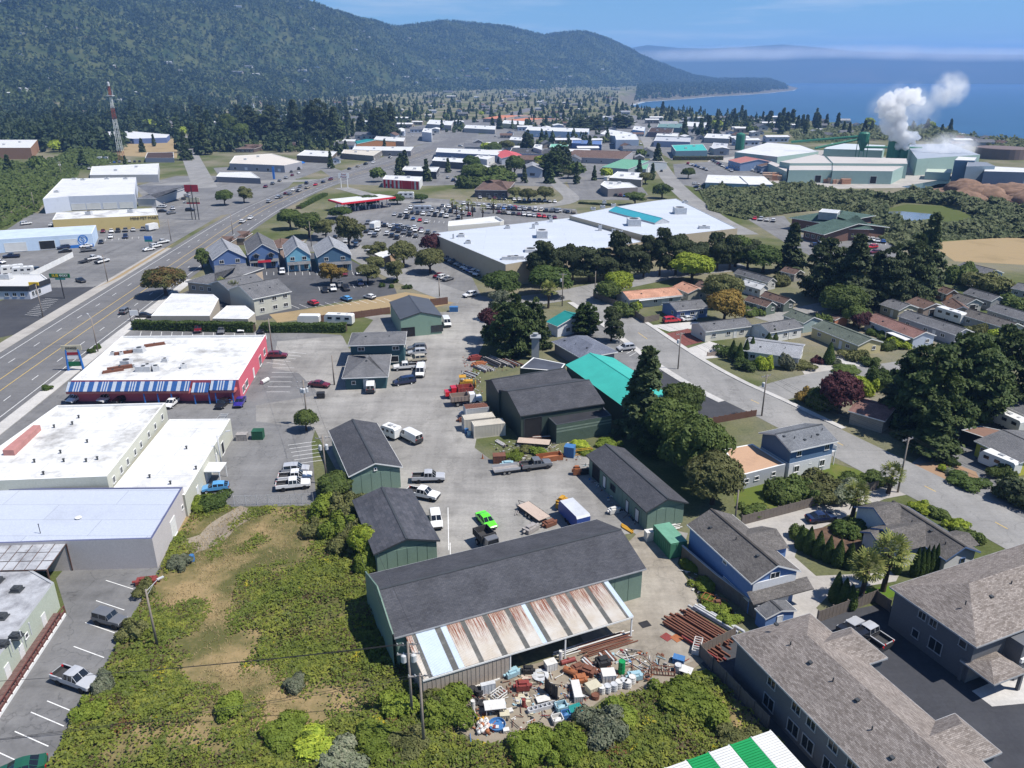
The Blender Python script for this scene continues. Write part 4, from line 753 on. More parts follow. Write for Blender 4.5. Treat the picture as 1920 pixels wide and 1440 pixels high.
house('motel','brown roofed low building behind the townhouse shops',(480,462),(525,466),(560,450),4.0,0,wallm((.3,.22,.18),'brown_wall'),SH_BR,.4,rise=2.0,hip=.7)
for px,py,lb_ in ((420,456,'small brown pyramid roofed kiosk nearest the highway'),(450,446,'small brown pyramid roofed kiosk next to the brown low building')):
    q = P(px,py,3);house('kiosk',lb_,(px - 9,py),(px + 9,py),(px + 8,py - 9),3,0,wallm((.25,.2,.16),'kiosk_wall'),SH_BR,.2,rise=1.8,hip=.95,cat='kiosk')
# superstore with big grey-white roof
FMW = wallm((.42,.36,.26),'tan_block_wall');SRW = stained('store_roof',(.5,.54,.6),(.4,.44,.5),.6,.05,.6,seam=5)
fm,fc_ = flat('supermarket','huge low supermarket with pale grey roof and rooftop units',[(808,437),(1068,408),(1205,453),(948,496)],7.6,FMW,SRW,.15,cap=GTRIM)
for px,py,d_ in ((1016,444,(4,6,2.6)),(865,443,(2.5,3,1)),(952,428,(2,2,1)),(1000,428,(1.2,1.2,1.6)),(1033,416,(1.2,1.2,1.6)),(1006,421,(1.6,1.6,.8)),(878,456,(2,2,1)),(955,486,(5,2,1)),(968,485,(5,2,1)),(995,471,(4,4,1)),(850,447,(.6,.6,1.5))):roof_unit(fm,px,py,7.5,d_)
fu,fc2 = flat('supermarket_hall','taller rear hall of the supermarket with teal skylight ridge',[(1068,404),(1225,446),(1383,428),(1268,372),(1235,375),(1150,388)],9.2,FMW,SRW,.15,cap=GTRIM,cat='building')
for px,py,d_ in ((1188,422,(5,5,2.6)),(1274,400,(5,5,2.6)),(1112,393,(2,2,1)),(1130,390,(2,2,1.2)),(1150,387,(2,2,1.2)),(1133,381,(1.6,1.6,1.2)),(1320,428,(4,2,1)),(1285,380,(2,2,1))):roof_unit(fu,px,py,9.1,d_)
house('skylight','teal skylight ridge standing on the supermarket roof',(1141,395),(1228,418),(1246,413),9.7,0,UNITM,plain('teal_glazing',(.05,.36,.42),.2,.05,spec=.6),.05,rise=1.6,cat='skylight',z0=9.05,trim=GTRIM)
flat('store_entrance','white walled entrance block in front of the supermarket',[(840,424),(841,415),(930,405),(945,413),(938,416)],8.6,wallm((.6,.58,.52),'white_block'),ROOFW2,.9,cat='building')
for px,py in ((1125,432),(1150,440),(1164,443)):roof_unit(fm,px,py,7.5,(1.2,1.2,2.2))
flat('bottle_shelter','white hipped shelter between the olive trees at the store corner',[(702,476),(738,463),(742,474),(718,484)],3.2,wallm((.4,.28,.18),'brick_wall'),ROOFW2,.03)
# ------------------------------------------------------------------ mobile home park and houses along the residential street
MH = [((1520,612),(1609,648),(1654,640),2.9,(.5,.44,.24),SH_GN,'pale yellow mobile home with green roof'),((1620,598),(1713,634),(1754,628),2.9,(.42,.47,.55),SH_RB,'pale blue mobile home with red-brown roof and white porch roof'),((1683,592),(1792,628),(1826,622),2.9,(.3,.31,.33),SH_GR,'long grey mobile home behind the clipped bushes'),((1799,589),(1889,617),(1912,609),2.8,(.42,.4,.36),SH_WARM,'brownish roofed mobile home with dark red bay'),((1849,580),(1935,606),(1962,598),2.8,(.36,.36,.36),SH_GR,'grey mobile home cut by the picture edge'),
      ((1649,570),(1686,582),(1718,575),2.8,(.4,.37,.27),SH_GR,'beige garage with grey gable roof and big dark opening'),((1696,566),(1732,579),(1764,571),2.8,(.3,.24,.2),SH_BR,'brown roofed garage beside the white travel trailer'),((1764,566),(1784,582),(1815,576),2.6,(.36,.3,.22),SH_BR,'small brown carport roof next to the travel trailer'),((1780,559),(1813,570),(1838,565),2.8,(.36,.36,.34),SH_WARM,'pale gabled carport in front of the far grey house'),((1805,549),(1859,565),(1873,558),3,(.28,.28,.28),SH_GR,'dark grey house on the far side of the mobile park'),
      ((1467,591),(1507,606),(1538,598),2.9,(.3,.38,.38),SH_GN,'grey-green gabled house beside the little orange shed'),((1323,622),(1412,611),(1405,594),2.9,(.62,.6,.52),SH_GR,'white mobile home with awning, facing the red gravel bed'),((1443,624),(1507,613),(1487,596),2.9,(.66,.66,.64),SH_GR,'white house with wide garage and skylight'),((1391,657),(1500,672),(1545,650),2.8,(.62,.62,.6),SH_LG,'long white house with light grey roof behind the dark cypresses'),
      ((1180,562),(1280,553),(1258,538),2.8,(.56,.56,.54),SH_SAL,'white mobile home with long salmon tiled roof'),((1261,537),(1290,550),(1318,542),2.8,(.36,.36,.3),SH_SAL,'salmon roofed house tucked behind the round dark tree'),((1269,583),(1330,577),(1318,560),2.8,(.15,.22,.4),SH_GR,'blue mobile home with dark roof and white lower wall'),((1300,536),(1335,545),(1350,538),2.7,(.25,.2,.16),SH_BR,'small brown roof behind the salmon roofed house'),((1394,563),(1437,576),(1452,570),2.6,(.12,.16,.13),SH_BR,'brown roofed dark green cottage by the plank fence'),((1424,555),(1470,570),(1487,565),2.6,(.12,.15,.13),SH_BR,'second brown roofed dark green cottage below the big spruce'),((1375,512),(1440,530),(1450,525),2.6,(.5,.5,.48),SH_GR,'narrow white mobile home with striped grey roof'),((1388,532),(1426,543),(1436,538),2.8,(.58,.58,.56),ROOFW,'small white box shaped shed behind the cottages'),
      ((1790,500),(1850,515),(1870,508),2.8,(.3,.38,.5),SH_GR,'blue-grey long house by the dry field'),((1895,540),(1950,552),(1970,545),2.8,(.4,.4,.4),SH_GR,'grey house at the edge beyond the mobile park'),((1755,545),(1775,552),(1790,547),2.4,(.4,.2,.12),SH_BR,'tiny brown outbuilding behind the dark garages'),((1462,508),(1490,515),(1500,509),2.5,(.3,.28,.25),SH_BR,'low brown hut under the tall spruce')]
for i,(A,B,C,ze,w,rf,lab) in enumerate(MH):
    hs,hi_ = house('mobile_home' if 'mobile' in lab else 'house' if ('house' in lab or 'cottage' in lab) else 'outbuilding',lab,A,B,C,ze,0,wallm(w),rf,.3,rise=1.3,cat='house' if i not in (5,6,7,8) else 'garage',vents=2,wins=[('l',u,1.6,1.3,1.0) for u in ((-.32,0,.3) if i < 5 or i > 8 else (-.2,))] + [('g',.2,1.6,1.1,1.0),('l',.15,1.2,.95,2.0,'d')] + ([('g',0,1.3,3.2,2.2,'o')] if i in (5,6,7,8) else [('g',-.2,1.3,2.2,2.1,'r')] if i in (12,13) else []))
def patio(lab,pix,h,mat):
    t,c = thing('patio_roof',lab,'canopy',(*P(*pix[0],0).xy,0)),P(*pix[0],0);m_ = MB();q = [P(a,b,h) - c for a,b in pix];m_.prism([(p.x,p.y) for p in q],h - .12,h);m_.ob('roof',mat,t)
    for p in q[:2]:m_ = MB();m_.box((p.x*.96,p.y*.96 + .1,h/2 - .06),(.12,.12,h - .1));m_.ob('post',TRIM,t)
patio('bright white patio roof along the salmon roofed mobile home',[(1199,564),(1280,555),(1268,549),(1195,556)],2.5,ROOFW2);patio('white porch roof on the red-brown roofed mobile home',[(1662,623),(1698,638),(1713,634),(1690,622)],2.5,ROOFW2)
house('garden_shed','little orange shed with brown roof in the garden',(1548,594),(1566,600),(1577,591),2.3,0,wallm((.45,.2,.12),'orange_siding'),SH_BR,.15,rise=.6,cat='shed')
house('shop','white gabled shop with teal roof behind the big street conifer',(1023,603),(1045,612),(1068,580),3.2,0,WHW,TEALD,.5,rise=2.0,wins=[('g',u,1.5,1.4,1.2) for u in (-.2,.2)])
house('office','low office with blue-grey roof between the teal barn and the car park',(1034,640),(1090,672),(1150,655),3.0,0,wallm((.2,.2,.22),'charcoal_wall'),shingle('blue_grey_shingles',(.13,.145,.185),(.17,.185,.23)),.6,rise=1.7,hip=.6,vents=3)
ch,cc = flat('chimney_house','small roof with stout chimney stack next to the dark conifer',[(975,690),(1000,670),(1060,682),(1050,696)],3.6,GRND,MATS['blue_grey_shingles'],.05,cat='building')
q = P(1003,668,0);m_ = MB();m_.box((q.x - cc.x,q.y - cc.y - 2,2.8),(1.8,1.8,5.6));m_.box((q.x - cc.x,q.y - cc.y - 2,5.7),(2.6,2.6,.25));m_.lathe((q.x - cc.x,q.y - cc.y - 2,5.8),[(.5,0),(.5,.6),(.7,.65),(.7,.8)],10);m_.ob('chimney',wallm((.3,.32,.34),'chimney_siding'),ch)
for A,B,C,ze,lab,hp in (((1478,408),(1552,420),(1560,392),5,'green roofed library, western pavilion',.8),((1500,430),(1545,440),(1560,405),4,'green roofed library, front entrance hall',0),((1560,428),(1638,430),(1625,405),5,'green roofed library, eastern pavilion',.8)):
    house('library',lab,A,B,C,ze,0,wallm((.16,.09,.07),'dark_red_wall'),shingle('library_green',(.06,.10,.085),(.08,.125,.105)),1.2,rise=3,hip=hp,wins=[('l',u,2,2,1.6) for u in (-.3,0,.3)],group='library pavilions')
flat('roof_lantern','grey roof lantern on top of the green roofed library',[(1535,397),(1570,400),(1576,394),(1542,391)],9.2,GTRIM,UNITM,.05,z0=6,cat='skylight')
# ------------------------------------------------------------------ town centre, mill and distant houses
def awin(pix,n=0):return []
WB = (.36,.42,.5)
TOWN = [ # label, outline at roof height, height, wall colour, roof, front openings
 ('red and white striped fast food restaurant',[(717,336),(723,328),(792,331),(786,340)],5.0,(.6,.6,.58),ROOFW2,6),('dark grey taproom block beside the highway',[(752,319),(760,311),(824,313),(818,322)],4.8,(.06,.06,.07),ROOFW,4),('dark fronted shop with white roof behind the taproom',[(810,301),(815,294),(874,297),(870,305)],4.8,(.1,.1,.11),ROOFW2,4),('long white roofed motel with blue doors',[(817,285),(820,277),(942,281),(932,291)],5.6,(.16,.2,.3),ROOFW2,9),('white boxy hall east of the blue motel',[(886,295),(905,287),(933,290),(913,299)],5,(.55,.55,.53),ROOFW2,2),
 ('white roofed strip of shops on the hill side of the highway',[(660,281),(665,274),(776,275),(770,283)],4.5,(.25,.24,.24),ROOFW2,7),('low tan roofed shop below the strip mall',[(640,287),(645,280),(716,282),(700,292)],4.5,(.2,.18,.16),stained('tan_flat_roof',(.55,.5,.42),(.4,.36,.3),.5,.1),4),('blue awninged furniture shop by the junction',[(430,306),(440,292),(510,288),(566,303),(533,310)],5,(.3,.3,.32),stained('cream_roof',(.6,.55,.48),(.45,.4,.35),.5,.08),5),('flat roofed bank with arches and white roof edge',[(556,291),(572,281),(632,284),(622,294)],5,(.16,.13,.1),ROOFW2,4),('low flat roofed garage at the hill street corner',[(405,331),(412,323),(470,322),(488,334)],3.6,(.2,.2,.22),ROOFW2,3),
 ('fire station with white roof and three doors',[(168,328),(172,312),(298,306),(296,327)],5,(.42,.42,.42),ROOFW2,4),('white roofed church hall with blue front',[(190,256),(195,247),(250,246),(318,252),(312,258),(250,260)],5,(.12,.17,.34),ROOFW2,6),('brown brick office with white roof at the west edge',[(-30,277),(57,277),(70,262),(-10,262)],9,(.34,.19,.12),ROOFW2,3),('long brown roofed shed below the radio mast',[(272,296),(276,286),(325,285),(326,296)],3.5,(.22,.24,.3),SH_BR,3),('dark brown hut below the conifer stand',[(536,274),(541,266),(562,267),(558,275)],3,(.12,.08,.06),SH_BR,2),
 ('long white roofed warehouse with pale blue wall',[(985,244),(990,237),(1105,241),(1103,248)],7,(.4,.5,.6),ROOFW2,8),('white barrel roofed workshop left of the dark opening shed',[(1125,251),(1140,242),(1186,249),(1170,257)],7,(.38,.44,.52),ROOFW2,3),('tall pale blue shed with dark doorway',[(1155,262),(1153,253),(1192,251),(1198,262)],8.5,(.36,.43,.52),ROOFW2,0),('navy blue steel shed beside the tanks',[(1072,268),(1073,262),(1129,264),(1128,271)],5,(.08,.15,.33),stained('blue_metal',(.1,.17,.36),(.2,.25,.35),.5,.1),3),('small green roofed filling canopy',[(1030,276),(1033,269),(1066,271),(1066,277)],4,(.3,.32,.3),stained('mint_roof',(.2,.45,.33),(.3,.5,.4),.5,.1),2),
 ('white roofed clinic with tan wall',[(1142,333),(1158,321),(1209,324),(1203,337)],4.5,(.3,.26,.2),ROOFW2,5),('low clinic with grey front beside the trees',[(1126,346),(1133,339),(1180,342),(1196,351),(1140,354)],4.5,(.22,.2,.19),ROOFW,5),('teal roofed steel shop',[(1267,283),(1259,272),(1318,270),(1327,282)],6,(.12,.2,.25),TEAL,5),('grey-blue steel workshop near the bend',[(1226,264),(1230,256),(1295,258),(1294,266)],5.5,(.26,.3,.4),stained('grey_metal_roof',(.45,.46,.48),(.35,.36,.38),.5,.1),5),('brown roofed workshop beyond the bend',[(1215,247),(1220,239),(1263,241),(1260,249)],5.5,(.16,.13,.14),SH_BR,3),
 ('white roofed shop in front of the dark workshop',[(1230,254),(1234,248),(1272,250),(1270,256)],4.5,(.4,.4,.38),ROOFW2,3),('wide white roofed store near the silo',[(1320,258),(1326,250),(1370,252),(1368,260)],5,(.3,.3,.28),ROOFW2,3),('sky blue workshop at the street bend',[(1186,243),(1190,236),(1210,238),(1208,246)],5.5,(.2,.34,.55),ROOFW2,2),('long dark green roofed shed far up the street',[(1232,238),(1236,230),(1285,232),(1283,240)],5.5,(.14,.2,.22),stained('dull_green_roof',(.13,.22,.2),(.2,.26,.24),.5,.1),4),('white roofed hall by the sea trees',[(1285,236),(1290,228),(1334,230),(1334,240)],6,(.45,.45,.45),ROOFW2,3),('small grey shed at the mill car park',[(1334,275),(1338,267),(1365,269),(1363,277)],4.5,(.26,.25,.26),stained('grey_metal_roof',(.45,.46,.48),(.35,.36,.38),.5,.1),1),
 ('white block in the middle of town beside the tall conifer',[(1000,276),(1003,270),(1017,271),(1016,281)],8,(.5,.47,.44),ROOFW2,0),('tan roofed shop in mid town',[(955,262),(958,256),(986,258),(985,264)],5,(.4,.36,.28),ROOFW2,2),('grey roofed row behind the red roofed shop',[(955,286),(960,277),(1050,280),(1045,290)],5,(.3,.33,.38),SH_GR,5),('white roofed block west of the old town trees',[(800,232),(806,224),(850,227),(846,235)],6,(.4,.38,.36),ROOFW2,3),('low white strip in the old town',[(870,240),(874,234),(930,236),(928,243)],5,(.38,.36,.34),ROOFW2,3),('pale warehouse beside the tiled roofs',[(940,231),(946,225),(985,227),(982,234)],6,(.5,.48,.3),ROOFW2,2),('white three storey house on the highway bend',[(791,247),(795,240),(810,241),(809,249)],9,(.6,.62,.66),ROOFW2,2),('white roofed shop on the north side of the bend',[(700,262),(706,255),(760,258),(757,265)],4.5,(.35,.3,.26),ROOFW2,4)]
for i,(lab,pix,h,w,rf,nw) in enumerate(TOWN):
    fi = 0
    best = -9;pts = [P(a,b,h) for a,b in pix];n = len(pts)
    for k in range(n):                                              # the longest side that faces the camera carries the openings
        e = pts[(k + 1) % n] - pts[k];m = (pts[k] + pts[(k + 1) % n])/2
        if m.y < sum(p.y for p in pts)/n and e.length > best:best = e.length;fi = k
    wn_ = [(fi,(j + .5)/nw,h*.32,min(2.2,best/nw*.6),min(1.9,h*.4),'w' if j % 3 else 'd') for j in range(nw)]
    if 'dark doorway' in lab:wn_ = [(fi,.5,2.8,12,5.4,'o')]
    if 'fire station' in lab:wn_ = [(fi,u,2.0,5,3.4,'r') for u in (.2,.4,.6)] + [(fi,.85,1.6,4,1.6,'w')]
    t,c = flat('town_building' if i > 10 else 'shop',lab,pix,h,wallm(w),rf,.25,wins=wn_)
    if i == 0:
        e = (pts[(fi + 1) % n] - pts[fi]);L_ = e.length;e = e/L_;nv = Vector((e.y,-e.x,0))*(1 if e.x > 0 else -1)
        for j in range(9):m_ = MB();m_.box((0,0,2.4),(L_/18*(2.6 if j in (2,3) else 1),.15,4.8));q = pts[fi] + e*L_*(j + .5)/9 + nv*.1;m_.ob('red_wall_stripe',plain('bright_red',(.55,.02,.035),.5,.08),t,loc=(q.x - c.x,q.y - c.y,0),rz=math.atan2(e.y,e.x))
    if 'blue awning' in lab:
        for k in ((4,3) if n == 5 else (0,)):
            a,b_ = P(*pix[k],3.6),P(*pix[(k + 1) % n],3.6)
        for a,b_ in ((P(472,309,3.6),P(533,311,3.6)),(P(533,311,3.6),P(566,304,3.6))):e = b_ - a;m_ = MB();m_.box((0,-1.2,0),(e.length,2.8,.7),0,0,1,.25);q = (a + b_)/2;m_.ob('blue_awning',BLU,t,loc=(q.x - c.x,q.y - c.y,3.6),rz=math.atan2(e.y,e.x))
    for j in range(2 if h > 4.4 else 0):
        p = pts[0].lerp(pts[2],.35 + .3*j);m_ = MB();m_.box((0,0,.6),(2,1.6,1.2));m_.ob('roof_unit',UNITM,t,loc=(p.x - c.x,p.y - c.y,h - .25))
GH = [('red metal roofed white shop beside the pine',(970,286),(988,296),(951,304),4.6,(.5,.53,.58),plain('red_metal_roof',(.55,.1,.09),.5,.08),2.2),('brown row of shops with three small gables',(1055,294),(1168,298),(1166,283),4.2,(.34,.34,.36),SH_BR,2.6),('green roofed hall with grey front, west wing',(1128,313),(1178,317),(1192,300),4.8,(.3,.33,.35),plain('sea_green_roof',(.14,.33,.22),.6,.1),3.2),('green roofed hall, low east wing',(1176,316),(1212,317),(1211,304),4.2,(.3,.33,.35),MATS['sea_green_roof'],2.4),('white roofed office with green base beside the willow thicket',(1322,342),(1404,345),(1400,330),5,(.4,.5,.5),ROOFW2,2.2),('white roofed office wing with gable end',(1404,346),(1450,346),(1440,331),5,(.42,.5,.52),ROOFW2,2.4),('blue steel garage with faded red roof',(1365,300),(1388,306),(1413,295),5.5,(.24,.33,.48),plain('faded_red_roof',(.42,.17,.14),.6,.1),2.5),('low brown roofed blue hut at the mill gate',(1405,306),(1428,312),(1442,306),4,(.22,.28,.38),SH_BR,1.6),
      ('stone bank with brown hipped roofs behind the store car park',(889,356),(952,357),(948,341),4.2,(.13,.11,.11),SH_BR,3.4),('orange tiled roof in the old town, eastern one',(944,226),(976,228),(974,219),5,(.4,.32,.26),plain('orange_roof',(.5,.19,.1),.7,.12),2.2),('orange tiled roof in the old town, western one',(905,222),(938,223),(936,215),5,(.4,.32,.26),MATS['orange_roof'],2.2),('teal roofed wooden house on the slope above the highway',(650,268),(668,270),(672,258),5,(.3,.14,.06),TEALD,2.5),('hipped grey pavilion above the dry bank',(395,266),(436,266),(434,258),3.6,(.14,.14,.14),SH_WARM,2.2),('lower brown hipped pavilion above the dry bank',(440,279),(476,279),(474,271),3.2,(.12,.09,.08),SH_BR,2.0)]
for lab,A,B,C,ze,w,rf,rs in GH:house('town_building',lab,A,B,C,ze,0,wallm(w),rf,.3,rise=rs,hip=.7 if 'hipped' in lab else 0,wins=[('l',u,ze*.4,1.6,1.5) for u in (-.35,-.1,.15,.38)] + ([('g',0,1.8,5,3.2,'r')] if 'garage' in lab or 'hall with' in lab else []))
gs = thing('fuel_canopy','red edged filling station canopy with pumps below','canopy',(*P(680,385,0).xy,0));o = gs.location
pts = [P(a,b,5.3) for a,b in ((615,374),(640,381),(742,369),(712,364))];m_ = MB();m_.prism([(p.x - o.x,p.y - o.y) for p in pts],4.5,5.3);m_.ob('fascia',MATS['bright_red'],gs);m_ = MB();m_.prism([(p.x - o.x - .0 + (0 - (p.x - o.x))*.04,p.y - o.y + (0 - (p.y - o.y))*.04) for p in pts],5.2,5.34);m_.ob('roof',ROOFW2,gs)
for s in (.1,.3,.5,.7,.9):
    for q in (.25,.75):p = pts[1].lerp(pts[2],s).lerp(pts[0].lerp(pts[3],s),q);m_ = MB();m_.box((p.x - o.x,p.y - o.y,2.2),(.4,.4,4.4));m_.ob('post',TRIM,gs);m_ = MB();m_.box((p.x - o.x + 1.5,p.y - o.y,.9),(.9,.5,1.8));m_.ob('fuel_pump',GTRIM,gs)
MILW = wallm((.30,.42,.38),'pale_green_metal');MROOF = stained('dusty_mill_roof',(.48,.45,.42),(.3,.28,.27),.7,.03,.7);MBLUE = wallm((.2,.27,.33),'dark_mill_metal')
MILL = [('long front mill shed with dusty grey roof',[(1479,319),(1481,307),(1560,309),(1560,319)],8,MILW,MROOF),('curved east front of the saw mill',[(1561,320),(1561,308),(1700,309),(1674,321)],8,MILW,MROOF),('middle mill shed with flat dusty roof',[(1462,303),(1530,289),(1545,292),(1560,306),(1481,306)],9.5,MILW,MROOF),('wide mill shed behind the front sheds',[(1562,306),(1550,293),(1700,297),(1702,307)],9.5,MILW,MROOF),('white roofed planing shed at the west of the mill',[(1378,285),(1440,267),(1500,272),(1535,284),(1458,294)],8.5,MILW,ROOFW2),('narrow west loading shed of the mill',[(1440,306),(1446,302),(1478,313),(1476,322)],6,MILW,MROOF),('long rear mill shed with pale roof',[(1545,279),(1560,268),(1660,272),(1655,282)],9,MILW,stained('pale_mill_roof',(.5,.54,.56),(.4,.43,.45),.5,.04)),('great grey roofed storage hall east of the steam',[(1700,271),(1782,269),(1838,290),(1720,298)],11,MILW,stained('slate_mill_roof',(.3,.34,.4),(.24,.27,.32),.5,.04)),('small green shed by the log pond',[(1735,322),(1738,316),(1785,317),(1783,324)],5,MILW,stained('pale_green_roof',(.45,.52,.42),(.35,.4,.33),.5,.05)),('tall dark mill block with white roof',[(1790,300),(1797,293),(1832,295),(1828,301)],13,MBLUE,ROOFW2),('dark mill hall with sloping roof',[(1812,312),(1815,302),(1850,304),(1866,311)],12,MBLUE,stained('dark_mill_roof',(.2,.22,.25),(.15,.17,.2),.5,.05)),('long dark shed with white roof at the east of the mill',[(1845,321),(1848,311),(1928,315),(1924,323)],10,MBLUE,ROOFW2)]
for lab,pix,h,w,rf in MILL:flat('mill_building',lab,pix,h,w,rf,.1,cat='mill',cap=GTRIM,group='saw mill buildings',wins=[(len(pix) - 1,.3,2.6,4,4.5,'o')] if 'front' in lab else [])
q = P(1875,296,0);m_ = MB();m_.lathe((0,0,0),[(19,0),(19,8),(18.6,8.4),(0.1,8.6)],28);m_.ob('storage_tank',wallm((.16,.12,.11),'rusty_tank'),label='wide round brown storage tank behind the dark mill sheds',cat='tank',loc=q)
q = P(1386,281,0);si = thing('silo','tall dark green silo beside the white planing shed','silo',q);m_ = MB();m_.lathe((0,0,0),[(4,0),(4,13),(3.6,14),(.4,15.2)],16);m_.ob('shell',plain('dark_green_steel',(.03,.16,.10),.5,.1),si);m_ = MB();m_.box((4.6,0,7),(.6,.6,14));m_.ob('ladder_tower',GTRIM,si)
q = P(1612,306,0);cyc = thing('cyclone','green dust cyclone with long pipes above the mill roofs','cyclone',q);m_ = MB();m_.lathe((0,0,9),[(1,0),(4,7),(4,13),(3,14)],12);m_.ob('hopper',MATS['dark_green_steel'],cyc)
for a,b_ in (((-3,0,20),(-52,10,15)),((2,0,12),(48,4,11)),((-3,0,18),(-40,-10,12))):m_ = MB();m_.tube(a,b_,.9,8);m_.ob('pipe',MATS['dark_green_steel'],cyc)
m_ = MB();[m_.box((x,y,9),(.4,.4,18)) for x in (-3,3) for y in (-3,3)];m_.ob('frame',MATS['dark_green_steel'],cyc)
q = P(1675,308,0)
for i,(px,py,h,r) in enumerate(((1672,310,20,5),(1690,311,16,3))):q = P(px,py,0);m_ = MB();m_.lathe((0,0,0),[(r,0),(r,h),(r*.8,h + 1)],14);m_.ob('boiler_stack',MATS['dark_green_steel'],label=('wide' if i == 0 else 'narrow') + ' dark green boiler stack below the steam plume',cat='stack',loc=q)
WOODS = [stained('red_lumber',(.42,.22,.14),(.5,.32,.22),.8,.5,.9),stained('pale_lumber',(.5,.36,.26),(.4,.24,.16),.8,.5,.9)]
LUM = []
for m in WOODS:
    b = MB();[b.box((0,0,.5 + k*1.05),(6 - .3*(k % 2),2.4,.95)) for k in range(3)];LUM.append(b.mesh('lumber_stack',[m]))
for i,(px,py) in enumerate([(x + random.uniform(-2,2),y + (x - 1500)*.05 + random.uniform(-.6,.6)) for y in (335,337.5,340.5) for x in range(1503,1590,8)] + [(x,333 + k*2.6) for k in range(3) for x in (1438,1447,1456)]):
    far_ = px < 1470;link('lumber_stack',LUM[i % 2],None,P(px,py,0),random.uniform(-.3,.2),('stack of sawn lumber by the mill gate' if far_ else 'stack of sawn lumber in front of the mill sheds'),'lumber','lumber stacks at the gate' if far_ else 'lumber stacks along the mill',scale=(1,1,random.uniform(.8,1.35)))
m_ = MB()
for i in range(26):px,py = random.uniform(1800,1990),random.uniform(352,380);q = P(px,py);m_.blob((q.x,q.y,0),(random.uniform(8,17),random.uniform(6,12),random.uniform(2.5,7)),i,3,0,.12)
m_.ob('bark_piles',MATS['bark'],kind='stuff',smooth=True,label='brown heaps of bark and sawdust by the mill',cat='bark')
# distant houses of the town, each its own object with walls and roof
RCOL = [('grey',SH_GR),('white',ROOFW2),('brown',SH_BR),('pale grey',SH_LG),('slate',MATS['slate_blue_shingles'])];WCOL = [wallm((.5,.49,.46)),wallm((.36,.37,.38)),wallm((.3,.26,.22)),wallm((.42,.46,.52))]
PROTO = []
for k,(nm,rf) in enumerate(RCOL):
    L_,W_,ze,rs = 15,9,3.4 + .6*(k % 2),(1.0 if nm == 'white' else 2.2)
    r = MB();roof_faces(r,L_,W_,ze,rs,0);w = MB()
    for s in (-1,1):
        w.face([(-7*s,-4.1*s,0),(7*s,-4.1*s,0),(7*s,-4.1*s,ze),(-7*s,-4.1*s,ze)]);w.face([(7*s,-4.1*s,0),(7*s,4.1*s,0),(7*s,4.1*s,ze),(7*s,0,ze + rs*.9),(7*s,-4.1*s,ze)])
    g = MB()
    for s in (-1,1):
        for x in (-4.5,-1,3,5.2):g.face([(x*s - .7,-4.13*s,1),(x*s + .7,-4.13*s,1),(x*s + .7,-4.13*s,2.3),(x*s - .7,-4.13*s,2.3)])
        g.face([(7.03*s,-1,1),(7.03*s,1,1),(7.03*s,1,2.3),(7.03*s,-1,2.3)])
    PROTO.append((nm,r.mesh('roof',[rf]),[w.mesh('wall',[x]) for x in WCOL],g.mesh('windows',[GLASS])))
def zat(x,y):return float(height(np.array([x]),np.array([y]))[0])
USED = []
def clear(p,r):
    for q in BPOLY:
        if abs(q[0][0] - p.x) < 90 and abs(q[0][1] - p.y) < 90 and inside(np.array([p.x]),np.array([p.y]),q)[0]:return False
    for q,s in USED:
        if (p.x - q[0])**2 + (p.y - q[1])**2 < (r + s)**2:return False
    return True
for ob in list(COL.objects):
    if ob.get('category') and ob.location.y > 150:USED.append(((ob.location.x,ob.location.y),14))
for a,b_ in zip(HW[::2],HW[1::2]):USED.append((a,16));USED.append((b_,16))
rg = random.Random(11);RPOLY = [[(v.co.x,v.co.y) for v in bpy.data.objects[q].data.vertices] for q in ('mill_street','store_street','mill_car_park','clinic_car_park','store_car_park','mill_yard')]
ZONES = [('among the shops of mid town',(640,1200,226,330),34,1.45,(-.12,.12)),('among the shops west of the mill',(1200,1480,224,300),20,1.3,(-.12,.12)),('in the town blocks by the highway bend',(600,1200,238,306),26,.95,(-.15,.15)),('in the old town beyond the highway bend',(640,1180,188,240),68,.9,(-.25,.15)),('on the flat between old town and the bay',(880,1260,176,200),30,1.1,(-.3,.2)),('among conifers on the west slope',(-20,640,186,238),42,1.1,(-.2,.3)),('at the foot of the forested hill',(300,860,160,186),34,1.8,(-.2,.3)),('on the low valley floor far ahead',(760,1260,160,176),24,2.2,(-.2,.3)),('near the sea behind the mill',(1270,1660,222,262),34,.9,(-.2,.2)),('on the bluff east of the steam',(1790,1930,258,276),12,1.0,(-.2,.2)),('on the lower hillside',(330,1160,128,160),22,2.0,(-.3,.3))]
